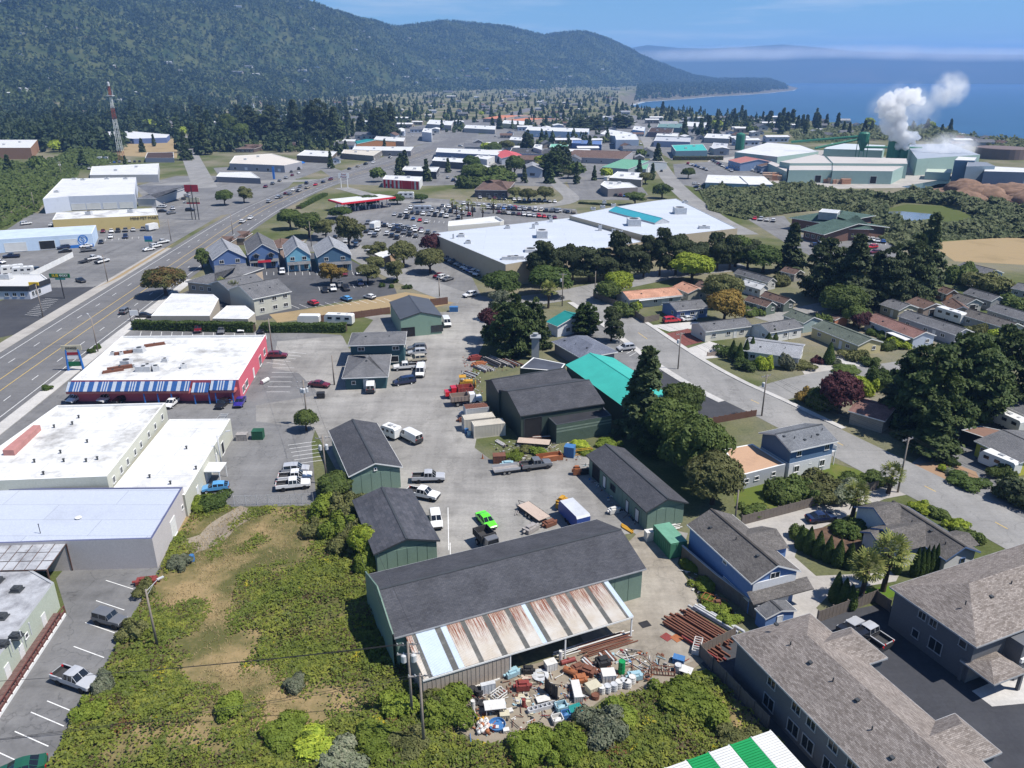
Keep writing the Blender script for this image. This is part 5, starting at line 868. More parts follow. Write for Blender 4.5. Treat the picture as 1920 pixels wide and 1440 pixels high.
for zn,(x0,x1,y0,y1),n,sc0,rot in ZONES:
    k = 0;tries = 0;sh_ = 'shops' in zn
    while k < n and tries < 900:
        tries += 1;px,py = rg.uniform(x0,x1),rg.uniform(y0,y1)
        if py > 142:p = P(px,py,0)
        else:p = Vector((0,0,0))
        if py <= 162 or zn == 'on the lower hillside':                     # follow the hill
            dd = Vector((px - 960,FPX*c_ - (py - 720)*s_,-FPX*s_ - (py - 720)*c_)).normalized();hit = None;t = 900
            while t < 5200:
                q = Vector((0,0,CAMZ)) + dd*t
                if q.z < zat(q.x,q.y):hit = q;break
                t += 25
            if hit is None:continue
            p = hit
        z = zat(p.x,p.y)
        if z < -2 or not clear(p,9*sc0) or (sh_ and any(inside(np.array([p.x]),np.array([p.y]),q)[0] for q in RPOLY)):continue
        USED.append(((p.x,p.y),9*sc0));k += 1
        nm,r,ws,g = PROTO[rg.choices(range(5),(2,6,1,1,1) if sh_ else (4,2.2,2,2,2))[0]];s = sc0*rg.uniform(.8,1.25)
        kd = 'shop' if sh_ else 'house';t = link(kd,None,None,(p.x,p.y,z),rg.uniform(*rot) + rg.choice((0,math.pi/2)),f'{"wide" if sh_ else "small"} {nm} roofed {kd} {zn}',kd,f'{nm} roofed {kd}s {zn}',scale=(s,s,min(s,1.3)))
        link('roof',r,t);link('wall',ws[rg.randrange(4)],t)
        if sc0 < 1.0 or sh_:link('windows',g,t,kind='stuff')
# ------------------------------------------------------------------ vegetation
LM = {'spruce':leafmat('spruce_needles',[(0.030,0.052,0.022),(0.064,0.091,0.032),(0.094,0.117,0.047)],.6),'cypress':leafmat('cypress_sprays',[(0.038,0.060,0.019),(0.094,0.121,0.035),(0.056,0.088,0.025)],.5),'pine':leafmat('pine_needles',[(0.034,0.050,0.019),(0.079,0.098,0.035),(0.056,0.071,0.029)],.6),
      'leaf':leafmat('green_leaves',[(0.066,0.102,0.022),(0.133,0.168,0.040),(0.094,0.133,0.032)],.6),'olive':leafmat('olive_leaves',[(0.094,0.106,0.035),(0.189,0.185,0.072),(0.133,0.142,0.047)],.6),'lime':leafmat('lime_leaves',[(0.282,0.354,0.035),(0.471,0.512,0.056),(0.208,0.283,0.032)],.7),'purple':leafmat('purple_leaves',[(0.085,0.024,0.035),(0.151,0.050,0.056),(0.056,0.021,0.025)],.6),'rust':leafmat('autumn_leaves',[(0.302,0.177,0.040),(0.377,0.248,0.047),(0.189,0.150,0.040)],.5),'redgreen':leafmat('red_green_leaves',[(0.226,0.098,0.047),(0.113,0.124,0.032),(0.085,0.106,0.029)],.25),
      'hedge':leafmat('hedge_leaves',[(0.053,0.088,0.019),(0.094,0.138,0.029),(0.066,0.106,0.022)],.8),'juniper':leafmat('juniper_green',[(0.042,0.074,0.019),(0.085,0.121,0.025),(0.056,0.098,0.019)],.8),'willow':leafmat('willow_leaves',[(0.094,0.115,0.047),(0.160,0.168,0.079),(0.075,0.098,0.040)],.08),'grey':leafmat('grey_green_leaves',[(0.170,0.195,0.128),(0.282,0.283,0.191),(0.133,0.160,0.096)],.5),'bright':leafmat('bright_shrub_leaves',[(0.117,0.171,0.022),(0.221,0.268,0.039),(0.156,0.207,0.028)],.5),'palm':leafmat('palm_fronds',[(0.170,0.195,0.047),(0.377,0.354,0.096),(0.094,0.133,0.032)],1.)}
BARK = stained('bark_brown',(.075,.055,.042),(.045,.035,.028),.7,1.5,.95)
def quads(C,N,size,g,asp=.6):
    """leaf-sized faces at C facing roughly N"""
    n = len(C);N = N + g.normal(0,.45,(n,3));N /= np.linalg.norm(N,axis=1,keepdims=True) + 1e-9
    t = g.normal(0,1,(n,3));u = np.cross(N,t);u /= np.linalg.norm(u,axis=1,keepdims=True) + 1e-9;v = np.cross(N,u)
    s = (size*g.uniform(.6,1.4,n))[:,None];u = u*s;v = v*s*asp
    V = np.stack([C - u*.9 - v,C + u - v*.5,C + u*.8 + v,C - u*.6 + v*1.1],1).reshape(-1,3);return V,np.arange(4*n).reshape(n,4)
def crown(kind,seed,n,ar,size):
    """unit crown (radius 1, height 1, trunk base at 0); ar = height/radius, size = leaf size over radius"""
    g = np.random.default_rng(seed);C = [];N = [];A = np.array([1,1,1/ar])
    if kind in ('spruce','cypress'):
        nb = 110 if kind == 'spruce' else 130;per = n // nb
        tops = [(0,0,1.,1.)] if kind == 'spruce' else [(0,0,1.,.8),(.38,.2,.86,.62),(-.34,.28,.9,.6),(.05,-.42,.8,.62),(-.3,-.3,.74,.55)]
        for b in range(nb):
            tx,ty,tz,tr = tops[b % len(tops)];z = g.uniform(.08 if kind == 'spruce' else .05,.985)**1.12*tz;f = z/tz
            pr = tr*((1 - f)**.82 if kind == 'spruce' else min(1,1.6*(1 - f)**.62))*g.uniform(.7,1.12) + .03;a = g.uniform(0,6.283);k = g.uniform(.12,1,per)**.65
            dr = g.uniform(-.10,.03) if kind == 'spruce' else g.uniform(-.03,.09);w = .11*(1 - .55*k) + .02;o = g.normal(0,1,per)*w;rr = k*pr
            x = tx + rr*math.cos(a) - o*math.sin(a);y = ty + rr*math.sin(a) + o*math.cos(a);zz = z + dr*k*pr*2.2/max(1,ar)*1.5 + g.normal(0,.012,per) - np.abs(o)*.15
            C.append(np.stack([x,y,np.clip(zz,.02,1.02)],1));N.append(np.stack([np.full(per,.5*math.cos(a)),np.full(per,.5*math.sin(a)),np.full(per,.9)],1))
    else:
        if kind == 'column':L = [(0,0,.5,1,.5)]
        elif kind == 'pine':
            L = [(g.uniform(-.5,.5),g.uniform(-.5,.5),g.uniform(.22,.94),g.uniform(.26,.6),g.uniform(.07,.16)) for _ in range(15)] + [(g.uniform(-.3,.3),g.uniform(-.3,.3),.92,.4,.1)]
        elif kind == 'bush':L = [(0,0,.25,.75,.45)] + [(g.uniform(-.75,.75),g.uniform(-.75,.75),g.uniform(.15,.55),g.uniform(.22,.5),g.uniform(.2,.45)) for _ in range(12)]
        elif kind == 'loose':L = [(g.uniform(-.6,.6),g.uniform(-.6,.6),g.uniform(.38,.88),g.uniform(.28,.45),g.uniform(.12,.2)) for _ in range(15)]
        else:L = [(0,0,.6,.82,.36)] + [(.62*math.cos(q)*g.uniform(.6,1),.62*math.sin(q)*g.uniform(.6,1),g.uniform(.42,.8),g.uniform(.34,.48),g.uniform(.15,.22)) for q in np.linspace(0,6.28,12)] + [(g.uniform(-.3,.3),g.uniform(-.3,.3),.86,.4,.15)]
        wt = np.array([l_[3]**2 for l_ in L]);cnt = (wt/wt.sum()*n).astype(int)
        for (cx,cy,cz,r,hz),m in zip(L,cnt):
            d = g.normal(0,1,(m,3));d /= np.linalg.norm(d,axis=1,keepdims=True);d[:,2] = np.where(d[:,2] < -.35,-d[:,2],d[:,2])
            rad = g.uniform(.72,1.06,m)**.5
            if kind == 'column':
                t = g.uniform(0,1,m);a = g.uniform(0,6.283,m);pr = np.minimum(1,1.35*(1 - t)**.8)*(.8 + .2*np.minimum(1,t*6))*g.uniform(.86,1.04,m);C.append(np.stack([pr*np.cos(a),pr*np.sin(a),t],1));N.append(np.stack([np.cos(a),np.sin(a),np.full(m,.45)],1));continue
            lump = 1 + .16*np.sin(d[:,0]*7 + cx*9)*np.sin(d[:,1]*6 + cy*7 + d[:,2]*5);rad = rad*lump
            C.append(np.stack([cx + d[:,0]*r*rad,cy + d[:,1]*r*rad,np.clip(cz + d[:,2]*hz*rad,.01,1.05)],1));N.append(d*np.array([1,1,1.]) + np.array([0,0,.3]))
    C = np.concatenate(C);N = np.concatenate(N);Vr = C*np.array([1,1,ar]);V,Fq = quads(Vr,N,size,g,.62);return V/np.array([1,1,ar]),Fq
def trunk_mesh(kind,seed,ar):
    g = random.Random(seed);b = MB();top = {'spruce':.95,'cypress':.8,'pine':.85,'column':.3,'bush':.25}.get(kind,.6);r = .09 if kind in ('pine','round','loose') else .07
    b.tube((0,0,-.02),(g.uniform(-.05,.05),g.uniform(-.05,.05),top),r,7,0,r*.25,False)
    if kind in ('round','loose','pine'):
        for _ in range(6):a = g.uniform(0,6.28);z = g.uniform(.2,.5);b.tube((0,0,z),(.55*math.cos(a),.55*math.sin(a),z + g.uniform(.15,.35)),r*.45,5,0,r*.15,False)
    return b.mesh('trunk',[BARK])
SPEC = {'spruce':(11000,3.2,.07),'cypress':(24000,1.5,.038),'pine':(9000,1.9,.05),'round':(13000,1.5,.042),'loose':(8000,1.6,.045),'column':(5000,3.6,.1),'bush':(6000,.9,.055)}
CROWN = {k:[(np_mesh('crown',*crown(k,10*i + 3,n,ar,s),[LM['leaf']]),trunk_mesh(k,i,ar)) for i in range(4 if k in ('pine','bush') else 2)] for k,(n,ar,s) in SPEC.items()}
CROWN['lo_spruce'] = [(np_mesh('crown',*crown('spruce',70 + i,700,3.0,.24),[LM['leaf']]),trunk_mesh('spruce',i,3)) for i in range(2)]
CROWN['lo_round'] = [(np_mesh('crown',*crown('round',80 + i,600,1.3,.2),[LM['leaf']]),trunk_mesh('round',i,1.3)) for i in range(2)]
NT = [0];ORD = 'first second third fourth fifth sixth seventh eighth ninth tenth eleventh twelfth thirteenth fourteenth fifteenth sixteenth seventeenth'.split()
def tree(p,h,r,kind,mat,label,cat='tree',name=None,group=None,rz=None,stem=True):
    NT[0] += 1;i = NT[0];cm,tm = CROWN[kind][i % len(CROWN[kind])]
    t = link(name or {'spruce':'conifer_tree','lo_spruce':'conifer_tree','cypress':'cypress_tree','pine':'pine_tree','column':'arborvitae','bush':'bush'}.get(kind,'tree'),None,None,p,(i*2.399) % 6.28 if rz is None else rz,label,cat,group,scale=(r,r,h))
    c = link('crown',cm,t);c.material_slots[0].link = 'OBJECT';c.material_slots[0].material = LM[mat]
    if stem and kind != 'bush':link('trunk',tm,t)
    return t
T = lambda px,py,h,r,kind,mat,label,**k:tree(P(px,py,0),h,r,kind,mat,label,**k)
# big landmark trees: pixel of the trunk foot, height and crown radius in metres
T(960,662,15,7.0,'cypress','cypress','broad dark cypress beside the yard entrance, largest near the road');T(925,640,9,4.2,'loose','purple','dim bronze leaved tree on the west flank of the yard cypress');T(1000,650,13,4.5,'cypress','cypress','slimmer cypress behind the chimney roof')
T(1096,628,9.5,4.2,'cypress','juniper','dense green conical tree in front of the parking spaces');T(1146,640,8.5,3.2,'pine','pine','leaning dark shore pine by the residential street');T(938,600,9,3.5,'loose','grey','half bare grey tree at the street corner')
T(1206,818,18,6.4,'spruce','spruce','tall spruce standing before the teal roofed barn');T(1255,850,10.5,5.5,'round','leaf','bright green broad tree below the spruce');T(1300,890,10.5,6.0,'round','leaf','large leafy tree above the long shed roof');T(1335,945,8.5,5.0,'round','olive','dull olive tree beside the blue house');T(1275,800,9,4.5,'round','leaf','green tree at the rear of the spruce by the lot');T(1225,850,9,4.2,'cypress','cypress','dark conifer foliage behind the long green shed')
T(1735,810,18,8.6,'cypress','cypress','huge cypress over the street, front one of the group');T(1800,785,19,9.5,'cypress','cypress','huge cypress in the middle of the group');T(1870,760,17.5,8.5,'cypress','cypress','huge cypress at the east end of the group');T(1690,790,14,6.0,'spruce','pine','ragged brown-green conifer at the west side of the cypress group');T(1745,855,11,5.0,'spruce','cypress','lower ragged conifer overhanging the driveway')
T(1572,775,8.5,4.6,'round','purple','round purple leaved tree on the street corner');T(1540,765,5,3.5,'bush','leaf','green thicket below the purple tree',cat='bush');T(1615,735,4,3,'bush','lime','yellow-green bush behind the purple tree',cat='bush');T(1650,728,5,3.5,'bush','hedge','dark bush between the car and the cypresses',cat='bush');T(1512,752,3,2.2,'bush','rust','brownish shrub at the corner verge',cat='bush')
for i,(px,py,h,r) in enumerate(((1480,510,17,6.5),(1545,562,20,8.5),(1592,580,22,9),(1660,574,18,8),(1700,560,20,8),(1728,548,25,7),(1630,562,15,8))):
    T(px,py,h,r,'spruce' if i in (0,2,5) else 'cypress','spruce',('tall spruce west of the library','dark giant conifer before the library, first from the west','dark giant conifer before the library, second from the west','dark giant conifer behind the cottages','slender tall spruce east of the library lot','tallest spruce next to the dry field','lower dark conifer between the giants')[i])
T(1575,600,10,7,'round','leaf','sunlit green tree at the foot of the giant conifers');T(1540,612,4,3,'bush','leaf','round green bush near the orange shed',cat='bush');T(1600,612,6,4,'round','leaf','small green tree behind the purple shrub');T(1610,617,5,3,'round','purple','small purple tree on the dry lawn')
for i in range(15):
    px = 1020 + i*27 + random.uniform(-5,5);T(px,536 - i*2.3,random.uniform(10,16),random.uniform(3.6,6.2),'pine','pine',ORD[i] + ' dark pine from the west in the row behind the supermarket',group='pine row behind the supermarket')
T(940,557,8,6.2,'round','hedge','clipped dark green tree at the street, west one of two');T(1030,555,9.5,7.5,'round','hedge','clipped dark green tree at the street, east one of two');T(1378,500,11,7,'round','leaf','broad green tree at the bend behind the pines');T(1430,510,9,7,'round','hedge','dark broad tree next to the bend')
T(1158,560,8.5,5.0,'round','lime','lime yellow tree by the salmon roofed home');T(1140,566,6.5,4.5,'round','leaf','green tree in front of the lime yellow tree');T(1297,530,9.5,7.2,'round','lime','large lime yellow tree at the lane bend');T(1352,573,9.5,6.6,'round','olive','dark grey-green round tree among the mobile homes');T(1357,605,9.0,5.6,'round','rust','golden brown round tree in the mobile park');T(1170,590,4,4,'bush','leaf','garden thicket inside the plank fence',cat='bush');T(1195,578,2.6,2,'bush','lime','yellow flowering bush by the white patio roof',cat='bush')
T(757,500,9,5.6,'round','olive','dense olive green tree by the shelter');T(807,512,8.5,5.6,'round','olive','dense olive green tree beside the parked row');T(812,478,8,5,'round','purple','purple leaved tree at the supermarket wall');T(655,465,12,6.0,'loose','olive','tall yellowish tree at the store car park corner');T(612,450,9,4.5,'loose','olive','grey-green tree next to the yellowish tree');T(580,445,10,6.5,'round','leaf','dark green tree by the highway hedge');T(545,430,9,6,'round','leaf','dark tree nearest the highway junction');T(708,485,6,4.5,'loose','olive','low olive tree near the white shelter');T(705,515,6.5,3.6,'loose','olive','young tree on the motel lot verge');T(745,528,7,4,'loose','olive','young grey-green tree beside the back street');T(690,532,6.5,4.2,'loose','olive','spreading young tree in the motel car park');T(622,535,7,4.4,'loose','rust','bronze green tree in front of the easternmost shop')
T(312,555,9,7.2,'round','redgreen','red and green tree beside the highway');T(380,505,7,3.2,'loose','leaf','green tree by the westernmost townhouse');T(575,808,4.4,2.4,'round','leaf','green bush around the power pole',name='bush',cat='bush')
for i,(px,py,r,h) in enumerate(((690,388,6.5,6),(660,392,5,5),(640,410,6,5.5),(745,383,4.5,5),(790,380,4,4.5))):T(px,py,h,r,'round','hedge',('umbrella shaped green tree behind the fuel canopy','umbrella tree near the canopy west end','broad low tree nearest the fuel canopy','low rounded tree beside the white motorhome','low rounded tree at the head of a parking row')[i])
T(422,385,8,5,'round','leaf','dark green tree on the grass island, west one');T(458,380,8,4.8,'loose','olive','thin tree on the grass island, east one');T(990,380,7.5,5.5,'round','olive','round olive tree by the stone bank');T(964,372,6,4,'round','olive','small round tree before the stone bank');T(1022,378,8,5.5,'round','olive','round tree at the east end of the parking rows');T(1241,372,8,5.5,'round','leaf','round green tree beside mill street');T(1190,385,7,6,'loose','leaf','wide tree behind the supermarket hall');T(1210,345,7,5,'round','olive','twin tree near the clinic');T(1290,335,7,5,'round','leaf','dark tree at the corner of the white office');T(1065,335,6,4,'round','olive','small tree in the clinic lot')
T(350,300,22,7,'spruce','spruce','tall dark conifer in the median of the hill street');T(385,290,26,9,'spruce','spruce','taller conifer beside the hill street');T(365,278,22,8,'spruce','spruce','conifer at the rear of the median group')
for i,(px,py,h,r,k,m) in enumerate(((470,262,34,14,'cypress','spruce'),(510,262,36,15,'cypress','spruce'),(555,262,40,15,'spruce','spruce'),(595,268,44,16,'cypress','spruce'),(630,274,36,13,'spruce','spruce'),(430,262,26,11,'round','leaf'),(455,272,20,9,'round','leaf'),(715,262,34,11,'cypress','spruce'),(735,258,36,11,'spruce','spruce'),(700,256,30,10,'spruce','spruce'),(988,288,20,6,'cypress','spruce'),(1035,330,18,10,'cypress','cypress'),(1055,322,20,9,'cypress','spruce'),(890,340,11,10,'round','leaf'),(880,352,8,8,'bush','leaf'),(965,332,14,7,'round','leaf'),(925,340,7,16,'bush','leaf'),(885,322,11,7,'round','hedge'),(950,285,10,8,'round','olive'),(925,292,11,8,'round','leaf'),(1115,243,16,16,'cypress','spruce'),(1165,240,18,18,'cypress','spruce'),(1090,245,16,14,'cypress','spruce'))):
    T(px,py,h,r,k,m,('evergreen of the dark stand above the bank, first','evergreen of the dark stand above the bank, second','evergreen of the dark stand above the bank, third','tallest evergreen of the dark stand above the bank','eastern evergreen of the dark stand above the bank','green broadleaf west of the dark stand','sunlit broadleaf in front of the dark stand','broad conifer north of the highway bend','pointed conifer north of the highway bend','western conifer north of the highway bend','lone dark conifer in the middle of town','big dark tree west of the clinic','dark tree behind the clinic car park','green tree behind the stone bank, west','low thicket behind the stone bank','single rounded tree on the green bank','long green thicket on the bank','dark green tree by the white hall','olive tree east of the blue motel','leafy tree beside the blue motel','cypress clump by the long warehouse, middle','cypress clump by the long warehouse, east','cypress clump by the long warehouse, west')[i],cat='tree')
# arborvitae, palms, hedges and garden shrubs near the gravel drive
for i,(px,py,h,r) in enumerate(((1500,1028,3.9,.85),(1515,1036,4.3,.9),(1533,1044,4.3,.9),(1551,1052,4.2,.85),(1570,1060,4.2,.95),(1591,1064,4.0,.95),(1611,1060,3.4,.85))):T(px,py,h,r,'column','juniper',ORD[i] + ' clipped arborvitae from the west in the curved row along the drive',group='arborvitae row along the gravel drive',stem=False)
for i,(px,py,h) in enumerate(((1565,1128,4.6),(1580,1135,4.2),(1592,1140,3.6))):T(px,py,h,.9,'column','juniper',ORD[i] + ' conical arborvitae beside the two palms',group='arborvitae by the palms',stem=False)
for i,(px,py) in enumerate(((1713,1080),(1722,1080),(1731,1077),(1740,1076),(1749,1073),(1680,1075))):T(px,py,4.6,.62,'column','juniper',ORD[i] + ' slim dark arborvitae in the clump by the white house wall',group='arborvitae clump by the white house',stem=False)
for i,(px,py,h) in enumerate(((1372,676,5.2),(1385,680,5.0),(1397,676,5.4),(1408,670,5.2),(1450,640,3.5),(1440,645,3),(1425,672,3.6),(1553,682,5.4))):T(px,py,h,1.1 + .2*(i == 7),'column','hedge','dark columnar cypress in the corner garden' if i < 4 else 'small columnar cypress by the white garage' if i < 7 else 'single thick columnar cypress at the light grey house',group='columnar cypresses in gardens',stem=False)
def palm(px,py,h,lab,nf=34,fr=2.2,dead=False):
    g = random.Random(px);t = thing('palm_tree',lab,'palm',P(px,py,0));b = MB();b.tube((0,0,0),(.1,0,h*.5),.38,9,0,.3,False);b.tube((.1,0,h*.5),(.15,.05,h),.3,9,0,.26,False);b.ob('trunk',BARK,t,smooth=True);me = MB()
    for i in range(nf):
        a = i*2.399;el = R(70 - 105*i/nf);ln = fr*g.uniform(.85,1.1);p = Vector((.15,.05,h));d = Vector((math.cos(a)*math.cos(el),math.sin(a)*math.cos(el),math.sin(el)))
        q = p + d*ln*.62;sd = Vector((-math.sin(a),math.cos(a),0));up = sd.cross(d)
        me.tube(p,q,.035,4,0,.02,False)
        for k in range(9):f = (k - 4)/4*1.25;dd = (d*math.cos(f) + sd*math.sin(f)).normalized();e = q + dd*ln*.5 - Vector((0,0,.18*ln*abs(f)));w = up.cross(dd)*.06;me.face([q - w,q + w,e + w*1.3,e - w*1.3])
    me.ob('fronds',LM['palm'],t);s = MB()
    for i in range(22):a = i*2.4;z = h - g.uniform(.1,1.5);s.face([(.3*math.cos(a),.3*math.sin(a),z),(.3*math.cos(a + .5),.3*math.sin(a + .5),z),(.75*math.cos(a + .4),.75*math.sin(a + .4),z - 1),(.7*math.cos(a),.7*math.sin(a),z - 1.1)])
    s.ob('dead_skirt',plain('dry_palm_thatch',(.14,.11,.075),.95,.25,3),t)
palm(1612,1130,5.6,'shorter fan palm of the pair beside the gravel drive');palm(1655,1108,6.4,'taller fan palm of the pair beside the gravel drive',40,2.5);palm(1597,972,4.2,'fan palm next to the parked navy car',30,2.0);palm(1665,925,3.6,'fan palm at the foot of the street power pole',30,2.0);palm(1028,578,6,'feathery palm by the teal roofed shop',30,2.6)
palm(420,560,4.5,'yellow-green palm before the motel, west one',30,2.3);palm(440,565,4.5,'yellow-green palm before the motel, east one',30,2.3)
for i,px in enumerate((848,856,866,878,886,905,925)):palm(px,400 + (i % 3)*6,5.5,('first','second','third','fourth','fifth','sixth','seventh')[i] + ' thin palm from the west in the big car park',14,1.8)
for i,(px,py,h,r,m,lab) in enumerate(((1490,930,3.6,3.4,'leaf','leafy shrub mass west of the garden fence'),(1530,925,3.8,3.8,'olive','tall shrub in the middle of the garden'),(1575,930,3.0,3.2,'grey','pale grey shrub in the garden'),(1455,935,2.8,2.6,'leaf','dark shrub at the west end of the garden'),(1415,962,1.6,2.2,'leaf','low hedge shrub by the fence foot'),(1605,912,2,2.4,'leaf','green shrub with the white plank'),(1640,905,1.8,2.4,'leaf','green shrub nearest the street corner'),(1580,1000,2.0,2.2,'hedge','round bush in front of the navy car'),(1605,998,2.2,2.0,'leaf','bush below the garden palm'),(1495,1010,2.2,1.6,'leaf','light green bush at the head of the arborvitae row'),(1728,955,1.3,1.7,'lime','clipped yellow hedge ball by the street, first'),(1760,968,1.5,1.9,'leaf','clipped hedge ball by the street, second'),(1795,990,1.5,1.7,'lime','clipped hedge ball by the street, third'),(1822,1012,1.7,1.9,'leaf','clipped hedge ball by the street, fourth'),(1812,908,1.5,3.0,'hedge','broad low juniper on the driveway island'),(1790,890,1.0,2.0,'grey','blue-green low juniper on the driveway island'),(1768,882,1.2,.9,'lime','yellow shrub on the driveway island'),(1782,872,1.6,1.1,'hedge','small round shrub at the island tip'),(1878,895,2.4,2.2,'leaf','bush beside the camper trailer'),(1930,945,4.5,5,'cypress' if False else 'spruce','dark bush cut by the picture edge'),(1900,905,.8,2.2,'grey','creeping juniper by the lawn edge'),
    (1370,665,2.6,3.2,'hedge','dark low garden bush at the street corner'),(1400,690,2.4,3,'hedge','dark garden bush behind the verge'),(1430,692,3.6,2.2,'lime','yellow conifer in the corner garden'),(1475,690,4.2,2.2,'grey','young blue spruce in the corner garden'),(1500,690,2.0,2.6,'olive','olive shrub in the corner garden'),(1532,680,1.7,1.5,'purple','round purple-brown ball shrub'),(1565,683,1.8,1.5,'grey','round grey-green ball shrub'),(1586,695,1.2,3.0,'leaf','low spreading green mat on the gravel'),(1605,672,2.6,3,'olive','mixed shrubs by the yellow mobile home'),(1632,685,2.2,2.2,'leaf','green shrub by the side street'),(1660,655,2.6,2.6,'leaf','bush between two mobile homes'),(1685,650,2.8,2.8,'lime','bright rounded bush in front of the porch roof'),(1640,628,1.8,2.4,'hedge','clipped bush behind the green roof, first'),(1660,635,1.8,2.4,'leaf','clipped bush behind the green roof, second'),(1675,640,1.8,2.2,'hedge','clipped bush behind the green roof, third'),(1705,612,2,2.2,'leaf','round bush at the long grey home'),(1832,625,3,2.6,'olive','mixed bush beside the dark red bay'),(1890,640,3.6,4,'lime','yellow-green tree crown near the side street'),(1800,530,7,6,'leaf','green tree before the blue-grey house'),(1850,545,7,7,'olive','olive tree right of the blue-grey house'),(1900,580,5,5,'leaf','green bush among the far grey homes'),(1410,590,2.2,3,'leaf','garden shrubs in front of the plank fence'),(1460,535,4,4,'olive','sprawling shrub behind the cottages'))):
    T(px,py,h,r,'bush',m,lab,cat='bush')
for i,(px,py) in enumerate(((278,735),(322,748 - 9),(298,741),(408,741),(440,742),(88,732),(716,538),(734,540),(742,530),(760,541),(768,541),(183,655),(172,662))):T(px,py,1.5,.95,'bush','hedge',(ORD[i] + ' ball shaped shrub in front of the pink restaurant' if i < 5 else 'shrub inside the yellow kerb' if i == 5 else ORD[i - 6] + ' ball shrub on the motel lot verge' if i < 11 else ORD[i - 11] + ' yellowish shrub by the restaurant sign'),cat='bush',group='small clipped shrubs')
def hedge(lab,A,B,w,h,mat='hedge',n=5200):
    a,b_ = P(*A),P(*B);d = b_ - a;L_ = d.length;g = np.random.default_rng(int(A[0]));m = n;f = g.uniform(0,1,m);C = np.zeros((m,3));N = np.zeros((m,3));C[:,0] = f*L_
    s = g.choice(3,m,p=[.45,.45,.1]);C[:,1] = np.where(s == 0,-w/2,np.where(s == 1,g.uniform(-w/2,w/2,m),w/2)) + g.normal(0,.06,m);C[:,2] = np.where(s == 1,h,g.uniform(0,h,m)) + g.normal(0,.06,m) + .12*np.sin(C[:,0]*.9)
    N[:,1] = np.where(s == 0,-1,np.where(s == 2,1,0));N[:,2] = np.where(s == 1,1,.2);V,Fq = quads(C,N,.22,g);t = thing('hedge',lab,'hedge',a,math.atan2(d.y,d.x));link('foliage',np_mesh('foliage',V,Fq,[LM[mat]]),t);b = MB();b.box((L_/2,0,h*.45),(L_,w*.8,h*.86));b.ob('stems',BARK,t)
hedge('long clipped dark hedge behind the restaurant car park',(252,617),(478,622),2.2,2.4);hedge('clipped dark hedge in front of the parked motorhomes',(492,622),(650,622),2.2,2.2);hedge('green hedge along the highway verge by the junction',(560,392),(610,366),3,1.4);hedge('low green hedge beside the clinic lot',(1085,382),(1150,386),1.6,1.0,n=900);hedge('dark hedge behind the mill car park',(1262,300),(1355,300),4,3,n=1600)
# shrubs around the sheds and field edge
for i,(px,py,h,r,m,k) in enumerate(((632,930,4.0,3.2,'leaf','round'),(655,965,3.8,3.0,'olive','bush'),(610,960,3.4,3.0,'bright','bush'),(685,1040,4.6,2.6,'lime','round'),(660,1020,3.6,2.8,'olive','bush'),(640,1000,3.4,2.8,'bright','bush'),(690,1065,3.4,2.4,'bright','bush'),(595,1000,2.2,2.2,'olive','bush'),(400,948,2.0,2.6,'hedge','bush'),(372,950,1.8,2.2,'bright','bush'),(430,1330,1.7,2.0,'bright','bush'),(338,1060,1.6,1.6,'grey','bush'),(272,1110,2.0,1.4,'olive','bush'),(250,1190,2.0,1.7,'olive','bush'),(195,1290,2.0,1.6,'grey','bush'),(170,1340,1.8,1.8,'bright','bush'),(555,1290,1.3,1.3,'grey','bush'),(840,1340,2.6,2.8,'bright','bush'),(810,1320,2.2,2.2,'olive','bush'),(1000,1410,2.4,2.4,'bright','bush'),(1060,1400,2.2,2.0,'bright','bush'),(1130,1370,2.4,2.6,'grey','bush'),(1165,1345,1.8,2.2,'bright','bush'),(1270,1310,2.0,2.6,'bright','bush'),(1330,1340,2.0,2.6,'bright','bush'),(640,1432,1.8,2.4,'grey','bush'),(590,1402,1.5,2.8,'lime','bush'),(540,1380,2,2.4,'bright','bush'),(700,1395,2,2.4,'bright','bush'),(770,1400,1.8,2,'olive','bush'),(1295,1065,1.3,1.6,'bright','bush'),(1320,1100,1.2,1.7,'bright','bush'),(1345,1140,1.2,1.8,'bright','bush'),(1365,1165,1.2,1.5,'bright','bush'),(1100,850,1.0,2,'bright','bush'),(1140,835,1.2,2.2,'bright','bush'),(1085,835,.9,1.6,'lime','bush'),(965,858,1.3,1.6,'bright','bush'),(1010,850,1.3,1.8,'bright','bush'),(985,845,1.0,1.4,'olive','bush'),(755,1330,2,2,'bright','bush'),(1385,1395,1.6,2.2,'olive','bush'))):
    names = ('dark rounded shrub at the corner of the first shed','olive shrub between the two western sheds','shrub at the end of the dark parking lot','bright lime shrub beside the patched roof shed','olive shrub against the patched roof shed','green shrub west of the patched roof shed','shrub at the workshop gable foot','small olive shrub on the tan slope','dark shrub by the chain link fence','green shrub at the pale building corner','dark green bush on the dry grass path','grey tuft near the blue barrel','olive tuft under the street light, upper','olive tuft by the car park edge','grey pampas tuft beside the silver pickup','green tuft at the lower car park edge','pale dry tuft in the brambles','bramble dome beside the beige wall','low shrub by the twin power poles','bush below the heap of buoys','bush next to the blue pool','grey-green bush below the scrap row','bush under the white tubs','bush below the drums','bush beside the condo fence','pale grey bush at the bottom edge','yellow-green bush at the bottom edge','green bush left of the bottom edge bushes','bush in front of the twin poles','olive bush in front of the junk','shrub at the top of the retaining fence','shrub in the middle of the retaining fence','shrub near the pipe stack','shrub at the end of the pipe stack','weeds beside the plank wall','weeds near the yellow digger arm','yellow weeds by the plank wall','weeds beside the rusty box','weeds beside the dump trailer','weeds near the scrap timber','shrub between the twin poles','olive shrub near the striped container')
    T(px,py,h,r,k,m,names[i],cat='bush',name='bush')
